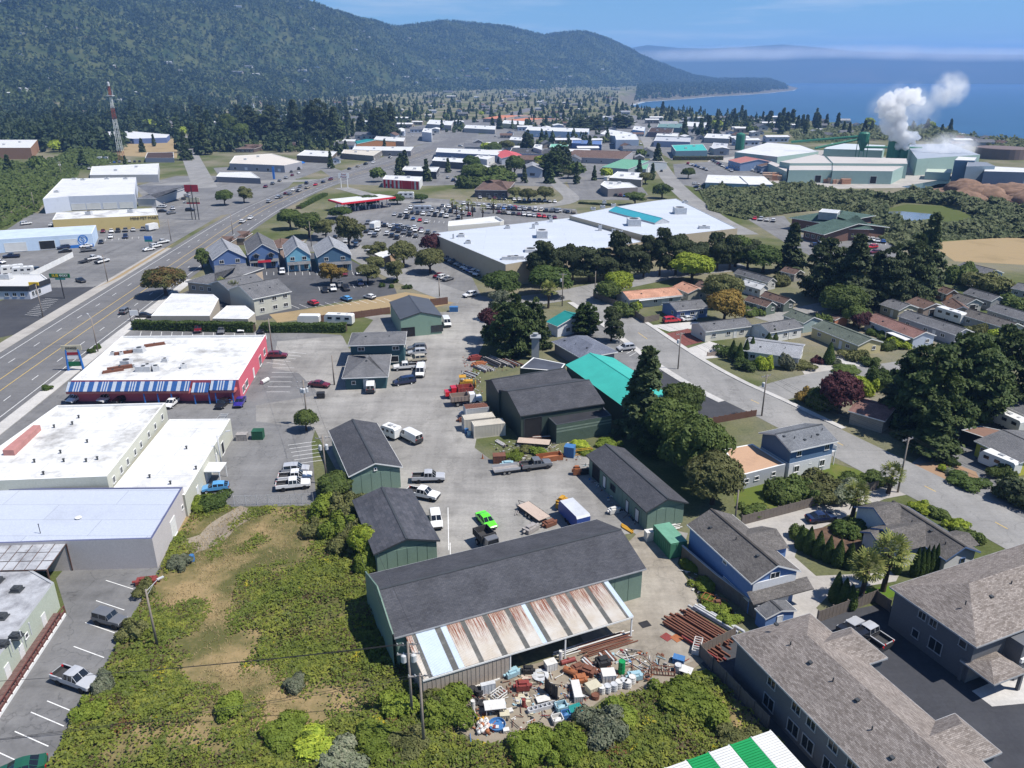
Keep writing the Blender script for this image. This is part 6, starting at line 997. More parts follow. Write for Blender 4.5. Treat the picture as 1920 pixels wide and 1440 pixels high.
# weedy field: brambles, dry grass (uncountable)
FIELD = [(352,930),(440,952),(588,950),(630,925),(660,960),(690,1000),(692,1085),(740,1200),(775,1292),(862,1318),(852,1380),(900,1398),(1010,1390),(1080,1355),(1140,1315),(1230,1295),(1298,1262),(1330,1262),(1440,1372),(1560,1500),(1500,1560),(40,1560),(66,1500),(92,1440),(140,1352),(177,1292),(264,1130),(306,1060)]
fw = [(p.x,p.y) for p in PP(FIELD)]
WEED = stained('weedy_ground',(.10,.10,.038),(.30,.22,.115),.95,.1,1,lo=.42,hi=.6,spec=.04)
sheet('weedy_field',fw,WEED,.024)
tan = [[(p.x,p.y) for p in PP(l_)] for l_ in ([(450,960),(390,1000),(370,1050),(410,1120),(395,1200),(405,1260),(440,1300)],[(420,1270),(500,1290),(530,1330)],[(470,985),(560,1000),(520,1040),(430,1060)],[(330,1120),(400,1090),(440,1010)])]
sheet('dirt_path',ribbon(smooth_path([(p.x,p.y) for p in PP([(470,955),(420,985),(395,1010),(355,1025),(330,1040)])]),4.5),DIRT,.03)
def scatter(n,seed,keep):
    g = np.random.default_rng(seed);X = g.uniform(-50,40,n);Y = g.uniform(52,118,n);k = inside(X,Y,fw);X,Y = X[k],Y[k];d = np.full(X.shape,1e9)
    for l_ in tan:d = np.minimum(d,pdist(X,Y,l_))
    nz = fbm(X,Y,14,5,4);k = keep(d,nz,g.uniform(0,1,len(X)),X,Y);return X[k],Y[k],nz[k],d[k],g
X,Y,nz,d,g = scatter(620000,1,lambda d,nz,u,X,Y:u < np.clip((d - 1.6 + nz*1.8)/4,0.0,1)*np.clip(.7 + nz*.8,.1,1))
hh = np.clip((d - 1)/7,.1,1)*(.55 + .38*fbm(X,Y,6,9,3) + .25*fbm(X,Y,2.2,4,2));hh = np.clip(hh,.06,1.6)
C = np.stack([X,Y,hh*g.uniform(.55,1.0,len(X)) + .05],1);V,Fq = quads(C,np.tile([.15,-.1,1.],(len(X),1)),.125,g,.75)
BRAM = leafmat('bramble_leaves',[(.165,.215,.03),(.29,.31,.05),(.12,.155,.03)],.22,.3,1.2)
mi = (g.uniform(0,1,len(X)) < np.clip(.05 + .3*fbm(X,Y,11,21,3),0,.6)).astype(int);mi[g.uniform(0,1,len(X)) < .05] = 2;ye = (fbm(X,Y,7,31,3) > 1.02) & (g.uniform(0,1,len(X)) < .35);mi[ye] = 3;mi[(fbm(X,Y,9,41,2) > .85) & (Y < 66) & (g.uniform(0,1,len(X)) < .3)] = 4
link('brambles',np_mesh('brambles',V,Fq,[BRAM,leafmat('brown_bramble',[(.10,.07,.035),(.075,.06,.025),(.13,.09,.05)],.4),leafmat('pale_bramble',[(.17,.2,.06),(.2,.2,.09),(.12,.16,.05)],.5),leafmat('yellow_flowers',[(.55,.42,.02),(.45,.38,.03),(.3,.3,.04)],2.),leafmat('rust_weed',[(.22,.07,.025),(.17,.08,.03),(.12,.08,.03)],1.)],mi),kind='stuff',label='green brambles and weeds over the vacant field',cat='brambles')
X,Y,nz,d,g = scatter(160000,2,lambda d,nz,u,X,Y:u < np.clip((4.5 - d + nz*2.5)/5,.04,1)*.6)
n = len(X);a = g.uniform(0,6.28,n);ln = g.uniform(.12,.38,n);C = np.stack([X,Y,np.full(n,.03)],1);u = np.stack([np.cos(a),np.sin(a),0*a],1)*.035;w = np.stack([g.normal(0,.12,n),g.normal(0,.12,n),ln],1)
V = np.stack([C - u,C + u,C + w + u*.4,C + w - u*.4],1).reshape(-1,3);link('dry_grass_tufts',np_mesh('dry_grass_tufts',V,np.arange(4*n).reshape(n,4),[leafmat('straw',[(.36,.27,.14),(.28,.2,.10),(.42,.33,.18)],.5,.2)]),kind='stuff',label='dry straw coloured grass on the paths of the vacant field',cat='grass')
# willow thicket round the ponds, scrub of the west slope and of the sea bluff: uncountable masses
def thicket(name,pix,n,size,hmax,mat,lab,seed,hole=None,s0=25):
    pw = [(p.x,p.y) for p in PP(pix)];g = np.random.default_rng(seed);xs = [p[0] for p in pw];ys = [p[1] for p in pw];X = g.uniform(min(xs),max(xs),n*3);Y = g.uniform(min(ys),max(ys),n*3);k = inside(X,Y,pw)
    if hole:k &= ~inside(X,Y,[(p.x,p.y) for p in PP(hole)])
    X,Y = X[k][:n],Y[k][:n];e = pdist(X,Y,pw + [pw[0]]);h = hmax*np.clip(e/6,.25,1)*np.clip(.55 + .5*fbm(X,Y,s0,seed,3) + .22*fbm(X,Y,s0/4,seed + 1,2),.12,1.3)
    C = np.stack([X,Y,h*g.uniform(.45,1,len(X))**.6],1);V,Fq = quads(C,np.tile([.1,-.5,.8],(len(X),1)),size,g,.7);return link(name,np_mesh(name,V,Fq,[LM[mat]]),kind='stuff',label=lab,cat='thicket')
thicket('willow_thicket',[(1310,352),(1400,350),(1480,348),(1640,372),(1700,360),(1800,372),(1900,392),(1990,400),(1990,448),(1880,446),(1740,452),(1690,470),(1640,440),(1640,420),(1560,392),(1480,400),(1400,412),(1330,395)],70000,.75,5.5,'willow','willow thicket around the ponds between store and mill',5,[(1660,392),(1700,380),(1780,386),(1840,410),(1800,427),(1700,430),(1663,410)])
thicket('slope_scrub',[(-60,420),(-60,300),(60,310),(100,300),(150,270),(240,300),(150,320),(135,350),(90,370),(70,398),(0,430)],26000,.8,5,'leaf','green scrub on the slope behind the west shops',6)
thicket('bluff_scrub',[(1480,250),(1640,240),(1780,246),(1830,262),(1930,272),(1930,290),(1840,275),(1700,262),(1500,268)],9000,1.6,7,'willow','scrub along the sea bluff',8,s0=60)
# ------------------------------------------------------------------ vehicles
PAINT = {k:plain('paint_' + k,c,.28,.03,.3,spec=.5,coat=.6) for k,c in {'white':(.72,.72,.71),'silver':(.42,.43,.45),'grey':(.14,.145,.155),'black':(.012,.012,.014),'navy':(.012,.02,.06),'blue':(.03,.1,.32),'sky':(.10,.32,.6),'red':(.5,.015,.02),'maroon':(.14,.012,.02),'green':(.12,.75,.03),'beige':(.45,.4,.3),'teal':(.02,.2,.22),'yellow':(.6,.35,.02),'darkgreen':(.015,.09,.05),'violet':(.03,.025,.22)}.items()}
TYRE = plain('tyre_rubber',(.018,.018,.019),.85,.1,3);RIM = plain('wheel_rim',(.45,.46,.47),.35,.1,4,.8);LAMP = plain('headlight_lens',(.7,.72,.74),.12,.05,spec=.8);TAIL = plain('tail_light',(.4,.01,.012),.2,.05,spec=.6);LINER = plain('bed_liner',(.05,.05,.052),.8,.1);CARG = glass('car_glass',(.012,.015,.02),.05);BUMP = plain('bumper_dark',(.04,.04,.042),.6,.1)
# stations: x, half width, sill z, belt z, roof z (0 = bonnet or boot), roof half width
KIND = {
 'sedan':dict(st=[(0,.72,.34,.6,0,0),(.14,.86,.24,.72,0,0),(1.25,.9,.2,.92,0,0),(2.05,.9,.2,.95,1.4,.64),(2.7,.9,.2,.96,1.45,.66),(3.3,.9,.2,.97,1.4,.64),(4.05,.89,.2,1.0,0,0),(4.55,.86,.26,.97,0,0),(4.7,.76,.36,.75,0,0)],wr=.33,ax=(.85,3.7)),
 'hatch':dict(st=[(0,.7,.34,.6,0,0),(.14,.82,.24,.74,0,0),(1.05,.86,.2,.96,0,0),(1.85,.87,.2,1.0,1.46,.64),(2.6,.87,.2,1.0,1.5,.66),(3.6,.86,.22,1.04,1.36,.62),(4.2,.84,.26,1.06,0,0),(4.3,.78,.36,.8,0,0)],wr=.31,ax=(.8,3.4)),
 'suv':dict(st=[(0,.78,.42,.72,0,0),(.14,.9,.32,.88,0,0),(1.25,.93,.28,1.06,0,0),(1.95,.93,.28,1.1,1.68,.74),(3.0,.93,.28,1.1,1.74,.76),(4.3,.92,.28,1.12,1.66,.73),(4.62,.9,.32,1.14,0,0),(4.72,.86,.42,.85,0,0)],wr=.36,ax=(.9,3.7)),
 'minivan':dict(st=[(0,.76,.36,.66,0,0),(.14,.9,.26,.8,0,0),(.95,.95,.22,1.02,0,0),(2.0,.96,.22,1.08,1.7,.76),(3.2,.96,.22,1.08,1.76,.78),(4.7,.95,.24,1.1,1.68,.74),(5.02,.93,.28,1.12,0,0),(5.1,.88,.38,.85,0,0)],wr=.34,ax=(.9,3.95)),
 'van':dict(st=[(0,.8,.4,.8,0,0),(.14,.95,.3,.95,0,0),(.8,1.0,.28,1.2,0,0),(1.55,1.0,.28,1.25,2.08,.84),(2.3,1.0,.28,1.25,2.14,.86),(2.31,1.0,.28,1.26,2.14,.86),(5.4,1.0,.28,1.26,2.1,.85),(5.55,.98,.3,1.26,2.0,.83),(5.6,.95,.4,1.2,0,0)],wr=.37,ax=(.95,4.3),solid=(4,5,6)),
 'jeep':dict(st=[(0,.72,.5,.98,0,0),(.1,.8,.45,1.08,0,0),(1.55,.86,.42,1.14,0,0),(1.85,.87,.42,1.16,1.78,.74),(3.0,.87,.42,1.16,1.84,.76),(4.1,.87,.42,1.16,1.82,.75),(4.2,.86,.44,1.16,0,0),(4.3,.8,.55,.95,0,0)],wr=.42,ax=(.8,3.45)),
 'pickup':dict(st=[(0,.84,.45,.85,0,0),(.14,.97,.38,1.02,0,0),(1.5,1.0,.36,1.16,0,0),(2.15,1.0,.36,1.18,1.82,.78),(2.8,1.0,.36,1.18,1.88,.8),(3.45,1.0,.36,1.18,1.84,.78),(3.6,1.0,.36,1.18,0,0),(5.55,1.0,.38,1.18,0,0),(5.6,.98,.44,1.1,0,0)],wr=.4,ax=(1.0,4.4),bed=(3.7,5.5)),
}
def build_kind(k):
    K = KIND[k];S = K['st'];L = S[-1][0];B = MB();G = MB();cx = L/2
    def sec(s):
        x,w,zb,zs,zr,wr = s;r = zr > 0;pts = [(w*.9,zb),(w,zb + (zs - zb)*.35),(w*.985,zs),((wr,zr) if r else (w*.86,zs + .035)),(0,(zr + .03) if r else zs + .06)]
        return [[(cx - x,sg*y,z) for y,z in pts] for sg in (1,-1)]
    for i in range(len(S) - 1):
        a,b = S[i],S[i + 1];ca,cb = a[4] > 0,b[4] > 0
        for sg in (0,1):
            p,q = sec(a)[sg],sec(b)[sg]
            for j in range(4):
                f = [p[j],q[j],q[j + 1],p[j + 1]] if sg == 1 else [p[j],p[j + 1],q[j + 1],q[j]]
                solid = i in K.get('solid',());gl = (j == 2 and (ca or cb) and not (solid and ca and cb)) or (j == 3 and ca != cb)
                if 'bed' in K and a[0] >= 3.6 and j == 3 and b[0] < 5.58:continue
                if gl:                                                    # glass sits inside a painted frame
                    c = [sum(v[t] for v in f)/4 for t in range(3)];e = .88 if j == 2 else .92;g = [tuple(c[t] + (v[t] - c[t])*e for t in range(3)) for v in f];G.face(g)
                    for t in range(4):B.face([f[t],f[(t + 1) % 4],g[(t + 1) % 4],g[t]])
                else:B.face(f,1 if j == 0 else 0)
    for s,fl in ((S[0],0),(S[-1],1)):
        l,r = sec(s);B.face((l + r[:0:-1][1:] if False else l[:4] + [l[4]] + r[3::-1])[::1 if fl == 0 else -1],1)
    B.face([(cx - S[1][0],S[1][1]*.85,.26),(cx - S[-2][0],S[-2][1]*.85,.26),(cx - S[-2][0],-S[-2][1]*.85,.26),(cx - S[1][0],-S[1][1]*.85,.26)],1)
    if 'bed' in K:
        x0,x1 = cx - K['bed'][0],cx - K['bed'][1];w,zt,zf = .84,1.2,.72
        B.face([(x0,w,zf),(x0,-w,zf),(x1,-w,zf),(x1,w,zf)],2)
        for sy in (1,-1):B.face([(x0,sy*w,zf),(x1,sy*w,zf),(x1,sy*w,zt),(x0,sy*w,zt)],2);B.face([(x0,sy*w,zt),(x1,sy*w,zt),(x1,sy*.99,zt),(x0,sy*.99,zt)],0)
        for x in (x0,x1):B.face([(x,w,zf),(x,-w,zf),(x,-w,zt),(x,w,zt)],2)
        B.face([(x1,.99,zt),(x1,-.99,zt),(x1 - .1,-.99,zt),(x1 - .1,.99,zt)],0)
    wr = K['wr'];Wm = MB();Wm.lathe((0,0,0),[(wr*.62,-.11),(wr,-.1),(wr,.1),(wr*.62,.11)],14,0);Wm.lathe((0,0,0),[(wr*.62,.1),(wr*.5,.06),(.05,.08)],10,1);Wm.lathe((0,0,0),[(wr*.62,-.1),(wr*.5,-.06),(.05,-.08)],10,1)
    wheels = [(cx - ax,sy*(S[2][1] - .08),wr) for ax in K['ax'] for sy in (1,-1)]
    hl = MB();hl.box((cx - .1,.62,S[1][3] - .13),(.14,.3,.16));hl2 = MB();hl2.box((cx - .1,-.62,S[1][3] - .13),(.14,.3,.16));tl = MB();tz = S[-1][3];tl.box((-cx + .06,.72,tz),(.14,.2,.24));tl2 = MB();tl2.box((-cx + .06,-.72,tz),(.14,.2,.24))
    lo = MB();lo.v = list(B.v);lo.f = list(B.f);lo.m = list(B.m);n = len(lo.v);lo.v += G.v;lo.f += [tuple(i + n for i in f) for f in G.f];lo.m += [3]*len(G.f)
    for w in wheels:
        q = MB();q.tube((w[0],w[1] - .12,w[2]),(w[0],w[1] + .12,w[2]),wr,10);n = len(lo.v);lo.v += q.v;lo.f += [tuple(i + n for i in f) for f in q.f];lo.m += [4]*len(q.f)
    return dict(body=B.mesh('body',[PAINT['white'],BUMP,LINER]),glass=G.mesh('windows',[CARG]),wheel=Wm.mesh('wheel',[TYRE,RIM]),wheels=wheels,hl=[hl.mesh('headlight',[LAMP]),hl2.mesh('headlight',[LAMP])],tl=[tl.mesh('tail_light',[TAIL]),tl2.mesh('tail_light',[TAIL])],lo=lo.mesh('car',[PAINT['white'],BUMP,LINER,CARG,TYRE]),L=L)
CARS = {k:build_kind(k) for k in KIND}
NAMES = {'sedan':'parked_car','hatch':'parked_car','suv':'sport_utility','minivan':'minivan','van':'cargo_van','jeep':'off_road_car','pickup':'pickup_truck'}
def setp(o,col):o.material_slots[0].link = 'OBJECT';o.material_slots[0].material = PAINT[col]
def vehicle(p,a,kind,col,label,group=None,lo=False,scale=None,cat=None):
    C = CARS[kind];cat = cat or {'van':'van','pickup':'pickup','minivan':'van'}.get(kind,'car')
    if lo:o = link(NAMES[kind],C['lo'],None,p,a,label,cat,group,scale=scale);setp(o,col);return o
    t = link(NAMES[kind],None,None,p,a,label,cat,group,scale=scale)
    b = link('body',C['body'],t);setp(b,col);link('windows',C['glass'],t)
    for w in C['wheels']:o = link('wheel',C['wheel'],t,w);o.rotation_euler = (math.pi/2,0,0)
    for m in C['hl']:link('headlight',m,b)
    for m in C['tl']:link('tail_light',m,b)
    return t
def V2(fx,fy,rx,ry,kind,col,label,**k):
    f,r = P(fx,fy,.5),P(rx,ry,.5);d = f - r;c = (f + r)/2;return vehicle((c.x,c.y,.05),math.atan2(d.y,d.x),kind,col,label,**k)
for q in ((177,1288,108,1264,'pickup','silver','silver single cab pickup parked at the lower west lot'),(238,1172,176,1156,'jeep','grey','dark grey boxy off-road car in the lower west lot'),(10,1452,66,1436,'sedan','darkgreen','dark green car cut by the bottom edge of the west lot'),(378,918,430,912,'hatch','sky','sky blue hatchback by the white annex'),(582,907,518,914,'pickup','white','white pickup nearest the chain link fence'),(578,894,530,898,'pickup','white','white pickup in the middle of the three by the fence'),(577,880,532,883,'suv','silver','silver sport utility, rear of the three by the fence'),
    (752,812,787,830,'van','white','white cargo van parked behind the horse trailer'),(834,896,773,898,'pickup','silver','silver pickup with a canopy beside the first shed'),(814,932,772,924,'pickup','white','white pickup backed between the two sheds'),(821,996,814,957,'suv','white','white sport utility next to the white ground line'),(926,993,898,962,'sedan','green','neon green sedan in the middle of the yard'),(1034,869,976,877,'pickup','grey','dark pickup pulling the flat trailer'),
    (697,714,694,741,'van','white','white cargo van in front of the teal office'),(786,709,791,688,'van','white','white cargo van with its side door open'),(766,654,798,652,'suv','grey','slate sport utility, farthest of three beside the office'),(765,663,799,661,'suv','silver','silver sport utility in the middle of three by the office'),(764,676,799,673,'suv','beige','champagne sport utility nearest of three by the office'),(744,690,775,688,'pickup','white','white crew pickup beside the office porch'),(738,719,778,713,'minivan','navy','navy minivan beside the office porch rail'),(841,614,834,599,'van','white','white step van next to the green warehouse'),(869,556,893,551,'suv','white','white car turning at the street junction'),
    (540,667,501,668,'suv','maroon','maroon sport utility behind the pink restaurant'),(618,723,580,720,'sedan','maroon','dark maroon sedan by the utility poles'),(134,752,152,743,'hatch','white','small white car beside the yellow kerb'),(190,753,212,741,'suv','white','white sport utility in front of the restaurant entrance'),(222,751,240,743,'sedan','black','black and white coupe in front of the restaurant'),(313,764,330,750,'hatch','white','white convertible with dark top by the shop wall'),(409,765,426,749,'sedan','black','black sedan near the ball shrubs'),(445,763,455,746,'sedan','violet','violet-blue sedan near the ball shrubs'),
    (369,625,376,611,'suv','maroon','dark sport utility backed to the hedge'),(413,627,418,613,'sedan','grey','grey sedan backed to the hedge'),(450,624,457,610,'sedan','white','white sedan backed to the hedge'),(488,626,493,613,'hatch','black','black hatchback backed to the hedge'),(243,578,226,590,'suv','grey','grey sport utility driving on the near highway lane'),
    (1275,600,1243,603,'minivan','red','bright red minivan on the residential driveway'),(1305,597,1277,600,'sedan','white','white sedan beside the red minivan'),(1160,655,1186,652,'suv','silver','silver sport utility at the low blue-grey office'),(1275,752,1305,757,'suv','white','white car on the fresh asphalt lot'),(1603,722,1632,716,'suv','white','white sport utility behind the purple tree'),(1562,968,1516,974,'sedan','navy','navy sedan parked on the gravel drive'),(1594,1166,1664,1213,'pickup','silver','silver crew cab pickup parked between the apartments'),(1582,1180,1640,1222,'pickup','black','black pickup half hidden beside the apartment roof'),(1808,826,1822,818,'suv','white','white car inside the brown carport'),(1030,612,1054,607,'sedan','black','black sedan under the green conical tree'),(1046,604,1070,600,'sedan','black','black car behind the black sedan')):V2(*q)
# cars seen small: one mesh each
for q in ((580,566,594,571,'hatch','red','red car at the dry bank of the motel lot'),(641,558,657,563,'hatch','sky','light blue hatchback at the dry bank of the motel lot'),(685,555,701,559,'hatch','white','white hatchback at the dry bank of the motel lot'),(529,517,530,504,'suv','white','white sport utility before the sky blue shop'),(673,517,674,506,'sedan','white','white car at the end of the shop parking row'),(612,550,607,538,'sedan','black','black car in the middle motel row'),(627,548,623,536,'suv','white','white car in the middle motel row'),(652,546,645,535,'pickup','black','black pickup in the middle motel row'),(678,538,674,526,'suv','navy','navy car beside the spreading young tree'),(280,592,262,592,'sedan','black','black car behind the small white roadside sign'),(646,519,648,508,'sedan','maroon','maroon car behind the bronze tree'),(640,540,637,530,'suv','grey','grey car under the young tree'),
    (160,529,143,524,'hatch','black','black hatchback near the sandwich shop sign'),(108,466,130,463,'suv','navy','navy sport utility by the tyre shop wall'),(112,472,132,470,'sedan','black','black car in front of the tyre shop'),(182,468,150,471,'pickup','grey','grey pickup by the tyre shop corner'),(150,463,172,460,'sedan','white','white car behind the grey pickup'),(5,482,38,480,'pickup','navy','navy pickup in the tyre shop yard'),(12,493,-12,490,'sedan','white','white sedan at the west edge of the yard'),(205,487,178,494,'pickup','white','white pickup by the telephone pole'),(185,483,165,487,'pickup','white','white truck cab before the flatbed'),(80,505,62,508,'suv','black','black car behind the white wall'),(62,418,36,421,'suv','white','white sport utility west of the yellow shop'),(100,420,94,424,'sedan','white','white car at the corner of the yellow shop'),
    (193,438,194,430,'hatch','maroon','bronze car at the yellow wall, first from west'),(209,437,209,430,'hatch','white','white car at the yellow wall, second from west'),(221,437,222,429,'suv','black','black car at the yellow wall, third from west'),(235,436,236,428,'suv','grey','grey car at the yellow wall, fourth from west'),(250,435,250,427,'sedan','silver','silver car at the yellow wall, fifth from west'),(268,434,269,426,'suv','grey','grey car at the yellow wall, sixth from west'),(207,448,208,440,'sedan','white','white car in the middle of the shop lot'),(235,449,236,439,'minivan','navy','navy van in the middle of the shop lot'),(189,458,190,450,'sedan','black','black car by the tyre shop gable'),(290,466,268,470,'sedan','white','white car under the blue roadside sign'),(302,460,283,464,'suv','white','white car in the middle of the roadside row'),(313,453,296,456,'pickup','white','white pickup at the end of the roadside row'),(330,398,312,401,'sedan','grey','grey car by the tall red sign'),(326,395,322,388,'suv','silver','silver sport utility by the tall red sign')):V2(*q,lo=True)
rv = random.Random(5);CC = ['white']*7 + ['silver']*3 + ['grey']*3 + ['black']*3 + ['navy','blue','red','maroon','beige'];KK = ['sedan']*4 + ['suv']*5 + ['hatch']*2 + ['pickup']*3 + ['minivan']
def row(A,B,n,dirpx,where,grp,skip=.08,gap=None):
    """a parking row: n bays from pixel A to pixel B, cars pointing from A towards dirpx"""
    a,b_ = P(*A),P(*B);f = P(*dirpx) - a;an = math.atan2(f.y,f.x)
    for i in range(n):
        if rv.random() < skip:continue
        p = a.lerp(b_,i/max(1,n - 1));col = rv.choice(CC);kd = rv.choice(KK);vehicle((p.x,p.y,.04),an + rv.choice((0,math.pi)) + rv.uniform(-.04,.04),kd,col,f'{col} {"pickup" if kd == "pickup" else "van" if kd == "minivan" else "car"} {where}',f'{col} cars {grp}',True)
row((842,488),(897,516),10,(830,492),'in the row along the supermarket wall','along the supermarket wall',0)
row((822,520),(840,526),3,(815,522),'by the small island south of the supermarket','by the small island',0)
FMR = [((900,372),(1040,380),16,(898,366)),((905,391),(1075,400),18,(903,384)),((935,400),(1040,410),12,(931,394)),((830,388),(900,398),7,(826,382)),((800,392),(880,404),8,(796,398)),((762,400),(860,410),10,(757,408)),((740,404),(800,418),6,(732,414)),((722,425),(815,440),9,(716,432)),((738,432),(780,445),5,(730,440)),((700,430),(745,448),6,(692,438)),((680,432),(720,452),6,(672,440)),((640,428),(668,455),6,(630,430)),((610,440),(690,470),5,(605,446)),((870,384),(985,392),13,(868,378)),((960,392),(1060,398),10,(957,386)),((770,392),(830,400),7,(764,399)),((690,420),(790,432),9,(683,427))]
for i,(A,B,n,dp) in enumerate(FMR):row(A,B,n,dp,f'in the {ORD[i]} row of the supermarket car park, counted from the stone bank',f'in the {ORD[i]} supermarket row',.08)
row((498,352),(548,330),5,(520,341),'queueing on the highway near the junction','queueing at the highway junction',0);row((505,380),(575,345),6,(520,371),'on the inner highway lanes before the junction','on the inner highway lanes',0);row((525,372),(620,338),7,(540,366),'on the outer highway lanes before the junction','on the outer highway lanes',0)
row((455,418),(470,411),2,(462,414),'driving on the highway past the junction','on the highway',0);row((655,318),(700,305),4,(670,313),'on the far highway stretch','on the far highway',0);row((700,306),(760,288),3,(720,300),'on the highway before the bend','before the highway bend',0)
row((296,362),(305,398),6,(310,362),'parked at the slate wing of the white store','at the slate store wing',0);row((345,356),(357,396),7,(360,356),'in the row under the tall red sign','under the tall red sign',.05);row((500,308),(560,318),5,(505,314),'before the blue awning shop','before the blue awning',.1);row((520,318),(560,326),4,(524,323),'in the second row before the blue awning shop','second row before the blue awning',.1);row((150,253),(185,250),5,(152,248),'behind the church hall','behind the church hall',0);row((205,306),(262,304),7,(206,300),'by the radio mast','by the radio mast',.1);row((150,312),(168,318),3,(146,316),'west of the fire station','west of the fire station',0)
row((1290,308),(1325,320),8,(1284,311),'in the west row of the mill car park','west row of the mill car park',0);row((1335,302),(1372,322),10,(1328,306),'in the middle row of the mill car park','middle row of the mill car park',0);row((1400,318),(1428,326),6,(1394,321),'in the east row of the mill car park','east row of the mill car park',0);row((1070,300),(1130,304),9,(1071,296),'in front of the brown shop row','in front of the brown shop row',.1);row((1075,318),(1095,312),4,(1080,322),'in the clinic lot','in the clinic lot',0);row((1155,368),(1180,370),4,(1156,364),'beside the low clinic','beside the low clinic',0);row((1305,347),(1310,358),3,(1312,347),'beside the white office','beside the white office',0);row((1415,412),(1450,416),4,(1417,409),'in the north library lot','in the north library lot',.2);row((1625,452),(1655,455),4,(1623,448),'in the east library lot','in the east library lot',0);row((1635,466),(1640,476),2,(1645,465),'near the tallest spruce','near the tallest spruce',0);row((1525,462),(1555,452),3,(1530,466),'before the library entrance','before the library entrance',0);row((840,335),(860,345),3,(834,338),'beside the fast food restaurant','beside the fast food restaurant',0);row((1195,262),(1240,322),6,(1205,276),'on mill street','on mill street',0);row((725,283),(775,280),5,(727,279),'in front of the white strip mall','in front of the strip mall',.1);row((905,305),(955,305),5,(906,301),'behind the green bank','behind the green bank',.1);row((1830,336),(1865,336),3,(1840,336),'by the dark mill sheds','by the dark mill sheds',0)
for i in range(30):
    px,py = rv.uniform(690,1250),rv.uniform(222,300);p = P(px,py)
    col = rv.choice(CC);vehicle((p.x,p.y,.03),rv.uniform(0,6.28),'suv',col,f'tiny {col} car in the distant town streets',f'{col} cars in the distant town',True) if clear(p,3) else None
# motorhomes, trailers, trucks
RVW = plain('gelcoat_white',(.68,.68,.66),.35,.05,.5,spec=.5);FRAME = plain('black_frame',(.03,.03,.032),.6,.15)
def rig(fx,fy,rx,ry,L,W,H,label,kind='trailer',body=None,wheels=True,cab=None,z0=.55,win=3,cat='trailer',name='travel_trailer',top=None):
    f,r = P(fx,fy,.5),P(rx,ry,.5);d = f - r;c = (f + r)/2;t = thing(name,label,cat,(c.x,c.y,.04),math.atan2(d.y,d.x));b = MB();x0,x1 = -L/2,L/2
    prof = [(x0 + .05,z0),(x1 - .15,z0),(x1,z0 + .5),(x1 - .1,H - .45),(x1 - .5,H),(x0 + .3,H),(x0,H - .3)]
    for sy in (1,-1):b.face([(x,sy*W/2,z) for x,z in (prof if sy < 0 else prof[::-1])])
    n = len(prof)
    for i in range(n):(xa,za),(xb,zb_) = prof[i],prof[(i + 1) % n];b.face([(xa,W/2,za),(xb,W/2,zb_),(xb,-W/2,zb_),(xa,-W/2,za)],1 if top and 3 <= i <= 5 else 0)
    bo = b.ob('body',[body or RVW,top or RVW],t)
    for i in range(win):
        for sy in (1,-1):w = MB();w.box((x0 + L*(i + .6)/(win + .3),sy*(W/2 + .01),z0 + (H - z0)*.62),(L/(win*2.2),.04,(H - z0)*.25));w.ob('window',CARG,bo)
    g = MB();g.box((0,0,H + .08),(.9,.7,.2));g.box((-L*.28,0,H + .04),(.5,.5,.1));g.ob('roof_vent',GTRIM if not top else UNITM,bo) if win else None
    for x in ((-.3,.5) if kind == 'trailer' else (L*.34,-L*.3)):
        for sy in (1,-1):w = MB();w.tube((x,sy*(W/2 - .2),.36),(x,sy*(W/2 + .02),.36),.36,12);w.ob('wheel',TYRE,t)
    if kind == 'trailer':h = MB();h.tube((x1 - .3,.6,.5),(x1 + 1.1,0,.5),.05,6);h.tube((x1 - .3,-.6,.5),(x1 + 1.1,0,.5),.05,6);h.ob('hitch',FRAME,t)
    return t
rig(1846,866,1899,888,6.2,2.4,2.9,'white and blue camper trailer beside the lime yellow house');rig(1758,592,1803,606,8.5,2.5,3.3,'white travel trailer between garages in the mobile park');rig(612,604,662,606,8,2.4,3.0,'white motorhome parked behind the clipped hedge','bus',name='motorhome',cat='motorhome');rig(560,604,600,604,6,2.4,2.6,'corrugated white box trailer behind the clipped hedge',win=0,name='box_trailer');rig(10,512,38,509,7,2.4,3.0,'white camper trailer near the sandwich shop, west one');rig(30,514,58,512,6.5,2.4,2.9,'white camper trailer near the sandwich shop, east one');rig(722,812,745,820,3.8,1.9,2.5,'white horse trailer with dark slot windows by the first shed',name='horse_trailer');rig(275,432,296,428,5,2.3,3.1,'white box trailer at the corner of the yellow shop',win=0,name='box_trailer');rig(749,370,773,370,9,2.6,3.4,'white motorhome at the edge of the fuel station','bus',name='motorhome',cat='motorhome');rig(778,396,806,396,9,2.5,3.2,'long silver trailer in the big car park',name='travel_trailer',body=PAINT['silver']);rig(1870,790,1905,806,7,2.4,3.0,'white fifth wheel trailer behind the carport');rig(695,430,712,424,6,2.4,3.2,'white box truck in the big car park','bus',win=0,name='box_truck',cat='truck');rig(143,314,163,314,7,2.4,2.8,'white container behind the fire station',win=0,name='storage_container',cat='container');rig(183,301,192,301,3.5,2.4,3.4,'white camper body by the scrub, west one',win=0);rig(195,301,204,301,3.5,2.4,3.4,'white camper body by the scrub, east one',win=0);rig(1152,335,1128,340,7,2.4,3,'white bus in the clinic lot','bus',name='bus',cat='bus')
rig(1060,958,1092,990,6.0,2.3,2.7,'blue and white enclosed cargo trailer in the yard',win=0,name='cargo_trailer',body=plain('trailer_blue',(.03,.07,.28),.4,.06,.5),top=plain('trailer_roof',(.5,.52,.55),.5,.08));rig(750,1038,806,1025,5.0,2.2,2.7,'cream camper trailer tucked beside the patched roof shed',win=2,body=plain('cream_gelcoat',(.6,.54,.48),.5,.08))
